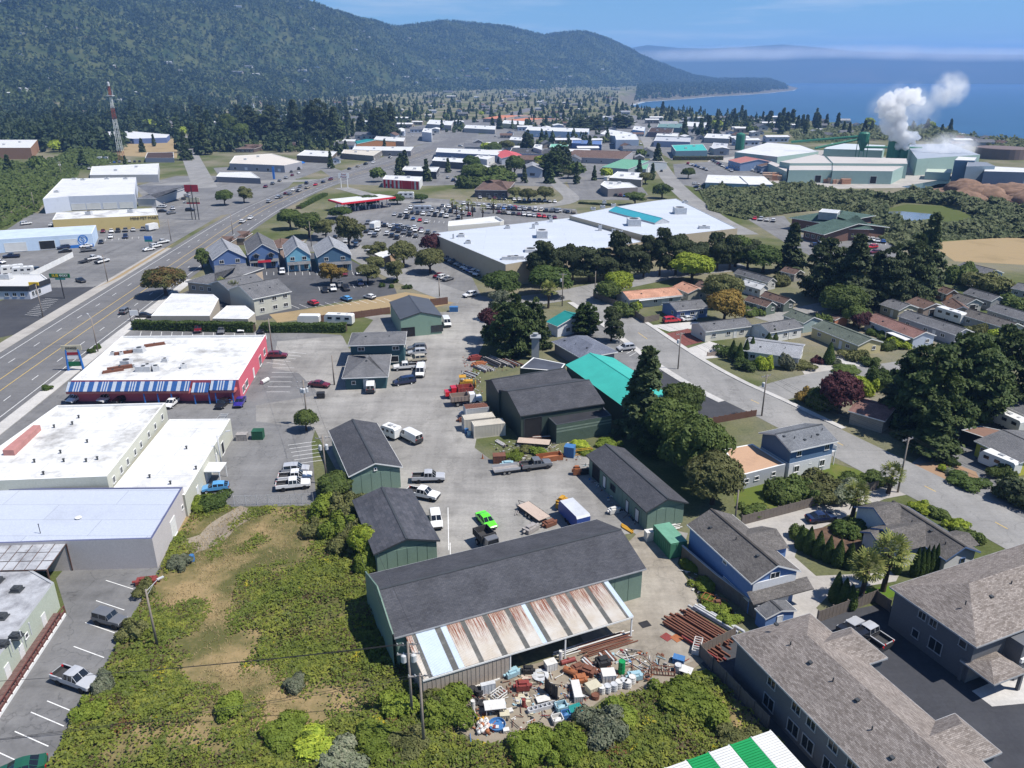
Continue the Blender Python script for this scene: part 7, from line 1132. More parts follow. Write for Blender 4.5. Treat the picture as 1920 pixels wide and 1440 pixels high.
def flatbed(fx,fy,rx,ry,L,W,label,deck,z=.75,rails=False,name='flat_trailer'):
    f,r = P(fx,fy,.6),P(rx,ry,.6);d = f - r;c = (f + r)/2;t = thing(name,label,'trailer',(c.x,c.y,.04),math.atan2(d.y,d.x));n = 7
    for i in range(n):b = MB();b.box((0,-W/2 + (i + .5)*W/n,z),(L,W/n - .02,.07));b.ob('deck_board',deck,t)
    b = MB();b.box((0,W/2 + .03,z - .08),(L,.08,.22));b.box((0,-W/2 - .03,z - .08),(L,.08,.22));b.box((L/2,0,z - .08),(.08,W,.22));b.tube((L/2,.6,z - .1),(L/2 + 1.3,0,z - .1),.05,6);b.tube((L/2,-.6,z - .1),(L/2 + 1.3,0,z - .1),.05,6);b.ob('frame',FRAME,t)
    if rails:b = MB();[b.box((0,s*W/2,z + .25),(L,.05,.5)) for s in (1,-1)];b.ob('side_rail',rails,t)
    for x in (-.6,.25):
        for s in (1,-1):w = MB();w.tube((x,s*(W/2 + .05),.34),(x,s*(W/2 + .26),.34),.34,12);w.ob('wheel',TYRE,t);w = MB();w.tube((x,s*(W/2 + .255),.34),(x,s*(W/2 + .275),.34),.2,10);w.ob('hub',RIM,t)
    return t
PLY = stained('weathered_plywood',(.5,.4,.33),(.36,.28,.22),.7,.8);GRYP = plain('grey_planks',(.3,.28,.27),.85,.15,1.5)
flatbed(980,945,1022,975,5.6,2.2,'flat trailer with pale plywood deck in the yard',PLY);flatbed(972,876,926,882,4.6,1.9,'low grey utility trailer hitched to the dark pickup',GRYP,.6,PAINT['silver']);flatbed(1040,832,962,826,6,2.2,'trailer loaded with pale boards beside the plank wall',PLY);flatbed(150,492,170,486,5,2.2,'black flatbed trailer in the tyre shop yard',FRAME)
def dump(fx,fy,rx,ry,cabc,boxc,label,L=6.4):
    f,r = P(fx,fy,.5),P(rx,ry,.5);d = f - r;c = (f + r)/2;t = thing('dump_truck',label,'truck',(c.x,c.y,.04),math.atan2(d.y,d.x));b = MB();b.box((L*.43,0,1.15),(1.5,1.9,.9),0,0,.9);b.box((L*.22,0,1.55),(1.3,2.0,1.7),0,0,.88);b.ob('cab',cabc,t);w = MB();w.box((L*.3,0,2.0),(.5,1.65,.55),0,0,.9);w.ob('windscreen',CARG,t)
    x0,x1 = -L*.48,L*.08;k = MB()
    for s in (1,-1):k.box(((x0 + x1)/2,s*1.1,1.75),(x1 - x0,.08,1.1));[k.box((x0 + (x1 - x0)*q/5,s*1.16,1.75),(.1,.08,1.1)) for q in range(6)]
    k.box((x0,0,1.75),(.08,2.2,1.1));k.box((x1,0,1.9),(.08,2.2,1.4));k.box(((x0 + x1)/2,0,1.22),(x1 - x0,2.2,.1));k.ob('dump_box',boxc,t)
    b = MB();b.box((0,0,.8),(L*.95,.9,.3));b.ob('chassis',FRAME,t)
    for x in (L*.36,-L*.28):
        for s in (1,-1):w = MB();w.tube((x,s*.75,.48),(x,s*1.1,.48),.48,14);w.ob('wheel',TYRE,t);w = MB();w.tube((x,s*1.1,.48),(x,s*1.12,.48),.27,10);w.ob('hub',RIM,t)
dump(893,752,852,756,PAINT['white'],stained('old_truck_box',(.3,.24,.2),(.22,.12,.08),.7,1.),'white cab dump truck with weathered box in the yard');dump(838,742,885,737,PAINT['red'],stained('red_box',(.3,.06,.05),(.3,.28,.26),.6,1.),'red truck beside the white dump truck',5.8)
dump(930,1038,900,1006,PAINT['grey'],LINER,'grey utility truck by the workshop eave',5.2)
# ------------------------------------------------------------------ poles, wires, signs, fences
PW = stained('pole_wood',(.24,.205,.175),(.14,.115,.095),.7,1.2,.9);CER = plain('transformer_grey',(.5,.51,.52),.5,.08);WIRE = plain('cable_black',(.03,.03,.032),.6,.1)
POLE = {}
def pole(key,px,py,h,label,ang=0.,arms=1,cans=0,lamp=0):
    p = P(px,py);t = thing('utility_pole',label,'pole',p,ang);b = MB();b.tube((0,0,-.3),(0,0,h),.17,8,0,.11);b.ob('mast',PW if not lamp == 2 else UNITM,t,smooth=True)
    for i in range(arms):
        z = h - .45 - 1.2*i;a = MB();a.box((0,.14,z),(2.4,.1,.12));a.tube((-.7,.14,z),(0,.1,z - .6),.025,5);a.tube((.7,.14,z),(0,.1,z - .6),.025,5);c = a.ob('crossarm',GRYP,t)
        for x in (-1.1,-.5,.5,1.1):k = MB();k.lathe((x,.14,z + .06),[(.05,0),(.07,.08),(.04,.2)],6);k.ob('insulator',CER,c)
    for i in range(cans):k = MB();k.lathe(((-.5,.5,0)[i],-.3 if i == 2 else .1,h - 2.6),[(.27,0),(.3,.05),(.3,.85),(.2,.95),(.05,1.0)],12);k.ob('transformer',CER,t)
    if lamp:a = MB();a.tube((0,0,h - .3),(1.6,0,h + .5),.04,6);a.tube((0,0,h - .9),(1.0,0,h + .15),.03,5);c = a.ob('lamp_arm',UNITM,t);k = MB();k.box((1.9,0,h + .5),(.8,.28,.14));k.ob('lamp_head',CER,c)
    POLE[key] = (p,h,ang,arms);return t
for q in (('a',577,797,9.5,'utility pole with three transformers above the green bush',.2,2,3),('b',613,908,9,'utility pole with two transformers beside the first shed',.2,1,2),('c',773,1345,10,'double armed utility pole left of the lean-to',.1,2,2),('d',795,1402,9.6,'utility pole in front of the lean-to corner',.1,1),('e',1683,923,10,'tall street pole with pale crossarm beside the fan palm',.45,1),('f',1428,780,9,'street pole with transformer at the end of the brown fence',.5,1,1),('g',1271,692,9,'street pole on the sandy corner of the fresh asphalt',.5,1,1),('h',1054,574,10,'street pole with wide crossarm behind the teal roofed shop',0,1,1),('i',1115,556,8,'slim pole at the start of the plank fence',0,0),('j',202,528,9,'highway pole beside the grassy verge',1.2,0),('k',81,595,9.5,'highway pole by the striped crossing bay',1.2,0),('l',511,662,9,'pole at the rear corner of the pink restaurant',0,0),('m',627,722,7,'short dark pole on the dirt island',0,0),('n',321,452,9,'highway pole near the roadside cars',1.2,0),('o',584,462,10,'pale pole behind the townhouse shops',0,0),('p',1377,984,6,'leaning pole at the fence corner behind the blue house',0,0),('r',437,440,9,'highway pole near the brown kiosks',1.2,0),('s',117,335,11,'pole with transformer behind the hardware store',.5,1,2),('t',66,394,9,'pale leaning pole on the scrub slope',.5,0),('u',824,556,6,'thin lamp post at the back street',0,0)):pole(*q)
pole('v',295,1211,8.2,'street light on a wooden pole in the vacant field',.9,0,0,1);pole('w',184,660,9,'street light pole by the restaurant sign',2.4,0,0,1);pole('x',416,875,6,'thin grey lamp pole on the annex edge',.5,0,0,2)
def wires(a,b_,label,n=3,off=(0,0),sag=.8):
    pa,ha,an,_ = POLE[a];q = POLE[b_] if isinstance(b_,str) else (b_,POLE[a][1],an,0);pb,hb = q[0],q[1];t = thing('power_lines',label,'wires',pa)
    for k in range(n):
        s = (-1.1,1.1,.5,-.5)[k];d = Vector((math.cos(an),math.sin(an),0))*s;m = MB();A = Vector((0,0,ha - .2)) + d;B = pb - pa + Vector((0,0,hb - .2)) + d;L = 10;pr = None
        for i in range(L + 1):
            f = i/L;c = A.lerp(B,f) - Vector((0,0,4*sag*f*(1 - f)))
            if pr is not None:m.tube(pr,c,.018,4,0,None,False)
            pr = c
        m.ob('wire',WIRE,t)
wires('f','e','power lines sagging over the dark cypress shade');wires('e',P(1990,1075),'power lines leaving the picture past the yellow house');wires('g','f','power lines along the residential street');wires('h','g','power lines from the back street down the residential street',2);wires('b','a','power lines above the dark parking lot',2);wires('c','b','power lines above the shrubs by the sheds',2);wires('c',P(-300,1440),'power lines crossing the vacant field',4);wires('d',P(-200,1560),'lower power lines crossing the vacant field',2);wires('l','a','service wires behind the restaurant',1);wires('k','j','cables along the highway pavement',2);wires('j','n','cables between highway poles',2)
def board(t,x,z,w,h,mat,d=.25,name='sign_board',y=0):b = MB();b.box((x,y,z),(w,d,h));return b.ob(name,mat,t)
GRN = plain('sign_green',(.01,.13,.05),.4,.06);CREAM = plain('sign_cream',(.5,.46,.34),.6,.1);REDS = plain('sign_red',(.3,.015,.03),.5,.1);YLW = plain('letter_yellow',(.75,.5,.02),.4,.05);LTW = plain('letter_white',(.75,.75,.73),.4,.05)
q = P(143,695);t = thing('roadside_sign','restaurant sign on two blue legs beside the highway','sign',q,.1)
for s in (-1,1):b = MB();b.tube((s*1.7,0,0),(s*1.35,0,5.2),.32,8,0,.2);b.ob('leg',BLU,t)
board(t,0,5.6,4.4,1.3,CREAM);board(t,0,4.2,2.6,.6,REDS);board(t,0,3.3,2.6,.7,LTW);board(t,0,1.7,2.6,1.1,GRN);text(t,'DINING',.7,(0,-.16,5.6),0,plain('letter_dark',(.06,.05,.03),.6,.1))
q = P(121,560);t = thing('roadside_sign','green and yellow sandwich shop sign on a tall post','sign',q);b = MB();b.tube((0,0,0),(0,0,6.6),.16,8);b.ob('post',FRAME,t);board(t,0,7.2,6.2,1.3,GRN);board(t,0,6.2,3,.5,TEALD);text(t,'SUB',1.15,(-1.35,-.16,7.2),0,YLW);text(t,'WAY',1.15,(1.3,-.16,7.2),0,LTW)
q = P(66,545,0);sgn2 = board(ss,P(63,532,4).x - ss.location.x,4.0,3.0,1.0,YLW,.3,'wall_sign',P(63,532,4).y - ss.location.y);sgn2.rotation_euler = (0,0,0)
q = P(367,412);t = thing('pylon_sign','tall pylon sign with two dark red boards over the car rows','sign',q)
for x in (-1.6,0,1.6):b = MB();b.tube((x,0,0),(x,0,10.5 if x else 16),.22,8);b.ob('post',FRAME,t)
board(t,0,14.6,6.4,3.2,REDS);board(t,0,9.2,6.2,2.2,CREAM);board(t,0,7.8,6.2,.8,REDS)
q = P(646,352);t = thing('pylon_sign','white store sign with red lettering at the junction','sign',q)
for x in (-2,2):b = MB();b.tube((x,0,0),(x,0,6),.25,8);b.ob('post',TRIM,t)
board(t,0,7.2,6.5,3.0,LTW);text(t,'Fred',1.5,(0,-.16,7.9),0,REDS);text(t,'Meyer',1.5,(0,-.16,6.5),0,REDS)
q = P(281,466);t = thing('roadside_sign','small blue and green panel sign at the roadside cars','sign',q);b = MB();b.tube((0,0,0),(0,0,2.6),.1,8);b.ob('post',FRAME,t);board(t,0,4.2,3,1.4,BLU);board(t,0,3.1,3,.8,TEALD)
q = P(254,602);t = thing('roadside_sign','white panel sign between two posts at the hedge end','sign',q);board(t,0,2.4,2.4,1.5,LTW);[MB().tube((x,0,0),(x,0,3.6),.08,6).ob('post',FRAME,t) for x in (-1.3,1.3)]
q = P(468,318);t = thing('pylon_sign','slim blue pylon in front of the blue awning shop','sign',P(514,336));board(t,0,4,1.4,8,BLU,.5)
q = P(691,692,3.4);t = thing('roof_signboard','white signboard standing on the hipped office roof','sign',(q.x,q.y,3.4));board(t,0,.4,3.0,.5,LTW,.1);text(t,'AVAILABLE',.42,(0,-.07,.4),0,plain('letter_blue',(.05,.1,.25),.5,.05));[MB().box((x,0,0),(.06,.06,.6)).ob('post',FRAME,t) for x in (-1.2,1.2)]
# radio mast
q = P(229,303);t = thing('radio_mast','red and white lattice radio mast above the church lawn','mast',q);H_ = 56
for k in range(7):
    b = MB();z0,z1 = H_*k/7,H_*(k + 1)/7;w0,w1 = 2.6 - 1.9*k/7,2.6 - 1.9*(k + 1)/7
    for i in range(4):
        a0,a1 = i*math.pi/2 + .78,(i + 1)*math.pi/2 + .78;p0 = lambda a,w,z:(w*math.cos(a),w*math.sin(a),z);b.tube(p0(a0,w0,z0),p0(a0,w1,z1),.13,5);b.tube(p0(a0,w0,z0),p0(a1,w1,z1),.06,4);b.tube(p0(a1,w0,z0),p0(a0,w1,z1),.06,4)
    b.ob('lattice_section',plain('mast_red',(.3,.08,.05),.6,.1) if k in (0,4,6) else TRIM,t)
b = MB();b.box((0,0,49),(4.5,4.5,.5));b.lathe((0,0,56),[(.9,0),(.9,2.5),(.2,3)],8);[b.box((x,0,51),(.3,.3,5)) for x in (-2,2)];b.ob('antenna_platform',UNITM,t)
FW = stained('grey_fence_wood',(.17,.145,.125),(.10,.085,.075),.7,1.2,.95);FB = stained('brown_fence_wood',(.14,.075,.055),(.09,.05,.04),.6,1.,.9);FP = stained('pale_fence_wood',(.36,.29,.24),(.28,.22,.18),.6,1.,.9)
def fence(label,pix,h,mat,pl=2.4,cap=None):
    pts = PP(pix);t = thing('fence',label,'fence',pts[0]);o = pts[0]
    for a,b_ in zip(pts[:-1],pts[1:]):
        d = b_ - a;n = max(1,int(round(d.length/pl)));an = math.atan2(d.y,d.x);w = d.length/n;b = MB();k = max(3,int(w/.3))
        for i in range(k):b.box((-w/2 + (i + .5)*w/k,.012*(i % 2),h/2),(w/k - .02,.04,h - .04*(i % 3)))
        me = b.mesh('fence_panel',[mat]);pm = MB().box((0,0,h/2 + .05),(.14,.14,h + .1)).mesh('post',[mat])
        for i in range(n):c = a + d*((i + .5)/n) - o;link('fence_panel',me,t,c,an);link('post',pm,t,a + d*(i/n) - o + Vector((-d.y,d.x,0)).normalized()*.09,an)
        if cap:c = MB();c.box((0,0,h + .06),(d.length,.3,.1));c.ob('cap_rail',cap,t,loc=(a + b_)/2 - o,rz=an)
fence('grey plank fence between the garden and the gravel drive',[(1390,985),(1480,962),(1560,940),(1645,918)],1.7,FW);fence('tall dark retaining fence with pale cap beside the blue house',[(1277,1048),(1340,1103),(1432,1174)],2.2,FW,3,GTRIM);fence('grey plank fence at the apartment corner',[(1440,1368),(1312,1232),(1378,1198)],1.8,FW);fence('grey plank fence behind the parked pickups',[(1532,1168),(1640,1128),(1668,1148)],1.8,FW);fence('red-brown fence along the fresh asphalt lot',[(1318,798),(1418,780)],1.4,FB,1.3);fence('weathered plank fence round the garden with the lime tree',[(1112,558),(1165,578),(1208,606),(1236,600)],1.8,FW);fence('pale plank fence before the dark green cottages',[(1400,592),(1480,578)],1.7,FP);fence('dark brown plank fence below the dry bank',[(600,604),(660,598),(732,588)],2.0,FB,3);fence('short dark brown fence beside the green warehouse',[(808,574),(840,570)],2.2,FB,3);fence('long white wall beside the camper trailers',[(58,522),(138,482)],2.0,TRIM,6);fence('low pale fence in front of the white mobile home',[(1326,668),(1362,665)],1.0,FP,2)
t = thing('chain_link_fence','chain link fence at the end of the dark parking lot','fence',P(440,948));a,b_ = Vector((0,0,0)),P(588,944) - P(440,948);d = b_/7
for i in range(8):c = MB();c.tube(d*i,d*i + Vector((0,0,1.8)),.04,6);c.ob('post',UNITM,t)
c = MB();[c.tube(Vector((0,0,z)),b_ + Vector((0,0,z)),.02,4) for z in (.1,1.75)];[c.tube(b_*(i/60) + Vector((0,0,.1)),b_*(min(60,i + 4)/60) + Vector((0,0,1.75)),.008,3) for i in range(60)];[c.tube(b_*((i + 4)/60) + Vector((0,0,.1)),b_*(i/60) + Vector((0,0,1.75)),.008,3) for i in range(56)];c.ob('wire_mesh',UNITM,t)
# painted parking bays
def bays(par,A,B,n,dpx,L=5.0):
    a,b_ = P(*A),P(*B);f = (P(*dpx) - a);f.z = 0;f.normalize()
    for i in range(n + 1):p = a.lerp(b_,i/n);q = p + f*L;stripe([(p.x,p.y),(q.x,q.y)],.12,WHITE,par,'bay_line',.045)
O = bpy.data.objects
for nm,A,B,n,dp in (('west_lower_lot',(250,1105),(150,1340),5,(225,1097)),('west_lower_lot',(120,1362),(60,1440),2,(80,1345)),('shop_car_park',(262,632),(500,636),12,(266,618)),('shop_car_park',(512,690),(500,735),5,(530,690)),('shop_car_park',(540,835),(555,870),5,(555,833)),('shop_car_park',(540,660),(500,680),4,(560,662)),('motel_car_park',(500,516),(690,516),14,(500,505)),('motel_car_park',(545,572),(720,560),11,(560,578)),('motel_car_park',(600,545),(690,538),7,(596,533)),('tyre_shop_lot',(197,452),(285,446),7,(200,440)),('sandwich_shop_lot',(47,590),(85,560),10,(66,592)),('store_car_park',(895,376),(1050,385),18,(892,368)),('store_car_park',(755,408),(860,418),12,(748,418)),('store_car_park',(715,434),(810,448),11,(706,444)),('store_car_park',(838,494),(905,526),12,(852,492)),('white_store_lot',(1150,640),(1180,668),6,(1162,634)),('industrial_yard',(840,952),(844,1018),1,(841,1010)),('library_car_park',(1600,455),(1670,460),8,(1598,448)),('mill_car_park',(1340,300),(1378,322),11,(1332,304))):bays(O[nm],A,B,n,dp,12 if nm == 'industrial_yard' else 5)
# ------------------------------------------------------------------ containers, machines and scrap
CTW = plain('container_cream',(.56,.52,.44),.6,.08,.4);CTG = plain('container_green',(.01,.26,.075),.5,.08,.4);CTL = plain('container_white',(.62,.63,.62),.5,.06,.4)
def container(p,an,L,label,mat,roof=None,W=2.44,H=2.6):
    t = thing('shipping_container',label,'container',p,an);n = int(L/.28)
    for s in (1,-1):
        b = MB()
        for i in range(n):b.box((-L/2 + (i + .5)*L/n,s*(W/2 - .04),H/2),(L/n*(.55 if i % 2 else 1),.08 - .05*(i % 2),H - .2))
        b.ob('side_wall',mat,t)
    k = MB();k.box((0,0,H/2),(L - .1,W - .14,H - .12));k.ob('shell',mat,t);r = MB();[r.box((-L/2 + (i + .5)*L/n,0,H - .02),(L/n - .06,W - .1,.08)) for i in range(n)];r.ob('roof_ribs',roof or mat,t)
    f = MB();[f.box((sx*L/2,sy*(W/2 - .06),H/2),(.14,.14,H)) for sx in (1,-1) for sy in (1,-1)];[f.box((0,sy*(W/2 - .05),z),(L,.12,.14)) for sy in (1,-1) for z in (.07,H - .07)];f.ob('frame',mat,t)
    for s in (-1,1):d = MB();d.box((L/2 + .02,s*W/4,H/2),(.06,W/2 - .12,H - .3));d.tube((L/2 + .08,s*W/8,.2),(L/2 + .08,s*W/8,H - .2),.03,5);d.ob('door',mat,t)
    return t
def seg(a,b_):d = P(*b_) - P(*a);return math.atan2(d.y,d.x)
an = seg((888,822),(949,815));c = (P(888,824) + P(949,816))/2 + Vector((-math.sin(an),math.cos(an),0))*1.3;container(c,an,6.06,'cream shipping container nearest the yard, front one of the pair',CTW);container(c + Vector((-math.sin(an),math.cos(an),0))*3.0 + Vector((-1.2,0,0)),an,6.06,'cream shipping container behind the front one',CTW);container(P(893,783),an,4.6,'white container with rusty roof beside the dump truck',CTL,RUSTM);container(P(1246,1035) + Vector((.8,1,0)),seg((1222,1022),(1246,1050)),5.2,'green metal site hut with a roof vent on the concrete',plain('hut_green',(.06,.2,.12),.6,.1),plain('hut_roof',(.16,.36,.25),.6,.1),2.6,2.6)
e1 = P(1400,1384,2.6) - P(1445,1368,2.6);e1 = e1.normalized()*2.5;e2 = Vector((e1.y,-e1.x,0)).normalized()*-1;e2 = e2 if e2.y < 0 else -e2;c0 = P(1445,1368,2.6);c0.z = 0
for i in range(6):container(c0 + e1*(i + .5) + e2*3.1,math.atan2(e2.y,e2.x),6.06,('white' if i % 2 == 0 else 'green') + f' container in the striped block, {("first", "second", "third", "fourth", "fifth", "sixth")[i]} from the fence',CTL if i % 2 == 0 else CTG)
YEL2 = stained('machine_yellow',(.5,.27,.03),(.25,.12,.03),.7,1.5,.6);ORG = stained('machine_orange',(.5,.14,.03),(.25,.1,.04),.6,1.5,.6);JM = {'r':RUSTM,'w':stained('scrap_white',(.6,.59,.56),(.38,.35,.31),.7,1.5),'g':UNITM,'k':FRAME,'b':stained('scrap_blue',(.05,.16,.36),(.16,.18,.22),.6,2),'o':stained('scrap_orange',(.33,.12,.05),(.17,.08,.05),.8,1.5),'y':YEL2,'p':PLY,'d':GRYP,'n':CTG,'s':stained('tub_blue',(.28,.44,.5),(.4,.4,.38),.7,2),'t':TEALD,'c':CREAM,'e':stained('scrap_red',(.22,.045,.04),(.14,.07,.05),.8,2),'v':plain('dumpster_green',(.02,.09,.05),.6,.12),'m':plain('buoy_pink',(.62,.4,.33),.6,.1)}
def shape(kind,L,W,H,m):
    b = MB()
    if kind == 'drum':b.lathe((0,0,0),[(L,0),(L,H*.3),(L*1.05,H*.33),(L,H*.36),(L,H*.64),(L*1.05,H*.67),(L,H*.7),(L,H),(L*.92,H),(L*.9,H - .04)],12)
    elif kind == 'tub':[b.box(q,d) for q,d in (((0,0,.05),(L,W,.1)),((L/2 - .04,0,H/2),(.08,W,H)),((-L/2 + .04,0,H/2),(.08,W,H)),((0,W/2 - .04,H/2),(L,.08,H)),((0,-W/2 + .04,H/2),(L,.08,H)))];b.blob((0,0,H*.5),(L*.36,W*.36,H*.3),3,1)
    elif kind == 'tyre':b.lathe((0,0,0),[(L*.55,.02),(L,.05),(L,.2),(L*.55,.24),(L*.5,.12)],14)
    elif kind == 'sheet':b.box((0,0,H),(L,W,.04));b.box((0,W*.3,H + .03),(L,.05,.03))
    elif kind == 'tank':b.tube((-L/2,0,W),(L/2,0,W),W,12);b.lathe((0,0,W*1.9),[(.12,0),(.12,.2),(.02,.25)],8)
    elif kind == 'box':b.box((0,0,H/2),(L,W,H));b.box((0,0,H + .02),(L + .05,W + .05,.05));[b.box((L*(k/4 - .5),-W/2 - .01,H/2),(.04,.04,H)) for k in range(5)]
    elif kind == 'table':b.box((0,0,H),(L,W,.06));[b.box((sx*L*.42,sy*W*.4,H/2),(.08,.08,H)) for sx in (1,-1) for sy in (1,-1)]
    elif kind == 'frame':[b.tube((-L/2,y,z),(L/2,y,z),.05,5) for y in (-W/2,W/2) for z in (.1,H)];[b.tube((x*L,-W/2,z),(x*L,W/2,z),.04,5) for x in (-.5,-.25,0,.25,.5) for z in (.1,H)];[b.tube((x*L,y,.1),(x*L,y,H),.04,5) for x in (-.5,.5) for y in (-W/2,W/2)]
    elif kind == 'engine':b.box((0,0,H*.45),(L,W,H*.7));b.box((0,0,H*.9),(L*.6,W*.5,H*.3));b.tube((-L*.7,0,H*.5),(L*.7,0,H*.5),H*.2,8);[b.blob((L*.3*x,W*.4*y,H*.8),.14,x + 3*y) for x in (-1,1) for y in (-1,1)]
    elif kind == 'trough':[b.box((0,s*W/2,H/2),(L,.08,H)) for s in (1,-1)];b.box((0,0,.08),(L,W,.1));[b.box((L*k/6 - L/2,0,H/2),(.08,W,H)) for k in range(7)]
    elif kind == 'plate':[b.box((x*L/6,.1*abs(x),H/2),(L/6 - .02,.08,H*(1 - .04*abs(x))),.12*x) for x in (-2,-1,0,1,2)];b.box((0,.3,.1),(L*.8,.5,.15))
    elif kind == 'pool':b.lathe((0,0,0),[(L,0),(L*1.08,H),(L*1.02,H),(L*.94,.08),(.05,.07)],18)
    elif kind == 'cone':b.box((0,0,.03),(.4,.4,.05));b.tube((0,0,.05),(0,0,H),.16,8,0,.04)
    return b.mesh('scrap',[JM[m]])
def J(kind,px,py,L,W,H,rz,m,label,name):link(name,shape(kind,L,W,H,m),None,P(px,py) + Vector((0,0,.03)),rz,label,name.split('_')[-1])
def bundle(px,py,L,n,an,mats,label,r=.11,name='pipe_stack',w=2.0,layers=2,round_=True,part='pipe'):
    g = random.Random(px);t = thing(name,label,'stack',P(px,py),an)
    for k in range(n):
        b = MB();y = -w/2 + w*(k % (n // layers + 1))/max(1,n // layers);z = .15 + (k // (n // layers + 1))*.3;o = g.uniform(-.5,.5);l = L*g.uniform(.8,1.05)
        (b.tube((-l/2 + o,y,z),(l/2 + o,y + g.uniform(-.15,.15),z),r,8) if round_ else b.box((o,y,z),(l,r*1.6,r*2),g.uniform(-.03,.03)));b.ob(part,JM[mats[k % len(mats)]],t)
a1 = seg((1285,1165),(1350,1205));bundle(1300,1190,7.5,12,a1,'rrr','rusty steel beams in the west rack by the fence',.13,'beam_stack',2.6,2,False,'beam');bundle(1325,1178,7.5,10,a1,'rrr','rusty steel beams in the east rack by the fence',.12,'beam_stack',2.0,2,False,'beam');bundle(1345,1162,7,7,a1,'ggw','silver pipes stacked along the retaining fence',.14,w=1.2);bundle(1318,1212,6,8,a1,'rre','rusty channels at the fence corner',.11,'beam_stack',1.8,2,False,'beam')
a2 = seg((1080,1215),(1180,1185));bundle(1130,1203,7.5,8,a2,'wrwr','white and rusty pipes on the rack under the lean-to',.09,w=1.0);bundle(1140,1214,7,9,a2,'rrr','rusty pipes lying in front of the lean-to rack',.08,w=1.2);bundle(1068,1222,3.6,7,a2,'wwg','white metal rails beside the middle post',.07,'rail_stack',1.0);bundle(905,1283,4.2,3,a2 + .1,'w','two long white boards against the beige wall',.1,'board_stack',.6,1,False,'board');bundle(905,690,6,10,-.9,'dgd','grey timber and pipes stacked below the yard cypress, west pile',.16,'timber_stack',2.6,2,False,'beam');bundle(928,680,7,12,-.9,'dkd','dark timber stacked below the yard cypress, middle pile',.16,'timber_stack',3,3,False,'beam');bundle(958,682,6,10,-.9,'dkr','dark timber stacked below the yard cypress, east pile',.14,'timber_stack',3,2,False,'beam');bundle(880,702,4,6,-.8,'dkg','loose scrap beams in front of the timber piles',.12,'beam_stack',2.4,1,False,'beam');bundle(1020,822,5.5,7,.15,'rrw','rusty beams on the rack at the plank wall',.1,'beam_stack',1.0,2,False,'beam');bundle(940,832,2.6,5,-.9,'dg','weathered boards on the dirt by the container',.09,'board_stack',1.0,1,False,'board');bundle(968,858,3.0,6,.1,'wg','pale scrap boards in the weeds',.06,'board_stack',1.4,1,False,'board');bundle(970,958,3.4,2,1.35,'d','two long bars lying on the yard asphalt',.07,'bar_pair',.5,1,False,'bar');bundle(1140,1234,2.4,6,-1.1,'rgr','short rusty conveyor beams on the dirt',.12,'beam_stack',1.6,1,False,'beam');bundle(1110,1250,3.0,4,-1.0,'gr','long grey channel and rusty beam on the dirt',.12,'beam_stack',.8,1,False,'beam');bundle(1255,990,3.6,8,.3,'wwg','white ladders and frames behind the long green shed',.07,'ladder_stack',1.6,1,True,'rail');bundle(1178,1005 - 12,2.4,4,-.9,'y','fresh yellow lumber beside the long green shed',.1,'lumber_stack',.8,1,False,'board')
for i,(px,py) in enumerate([(895 + 3.2*(k % 6) + (k*7 % 5),1352 + 5.5*(k // 6) + (k*3 % 4)) for k in range(30)]):m_ = MB();m_.blob((0,0,.22),.26,i,2,0,.05);m_.tube((0,0,.44),(0,0,.56),.06,6);m_.ob('buoy',JM['wwmwo'[i % 5]] if i > 4 else JM['y'],None,True,loc=P(px,py) + Vector((0,0,.12*(i % 3))),label=('white' if i % 5 in (0,1,3) else 'pinkish') + ' buoy in the heap by the blue pool' if i > 4 and i % 5 != 4 else 'yellow or orange buoy at the heap edge',cat='buoy',group='heap of net buoys')
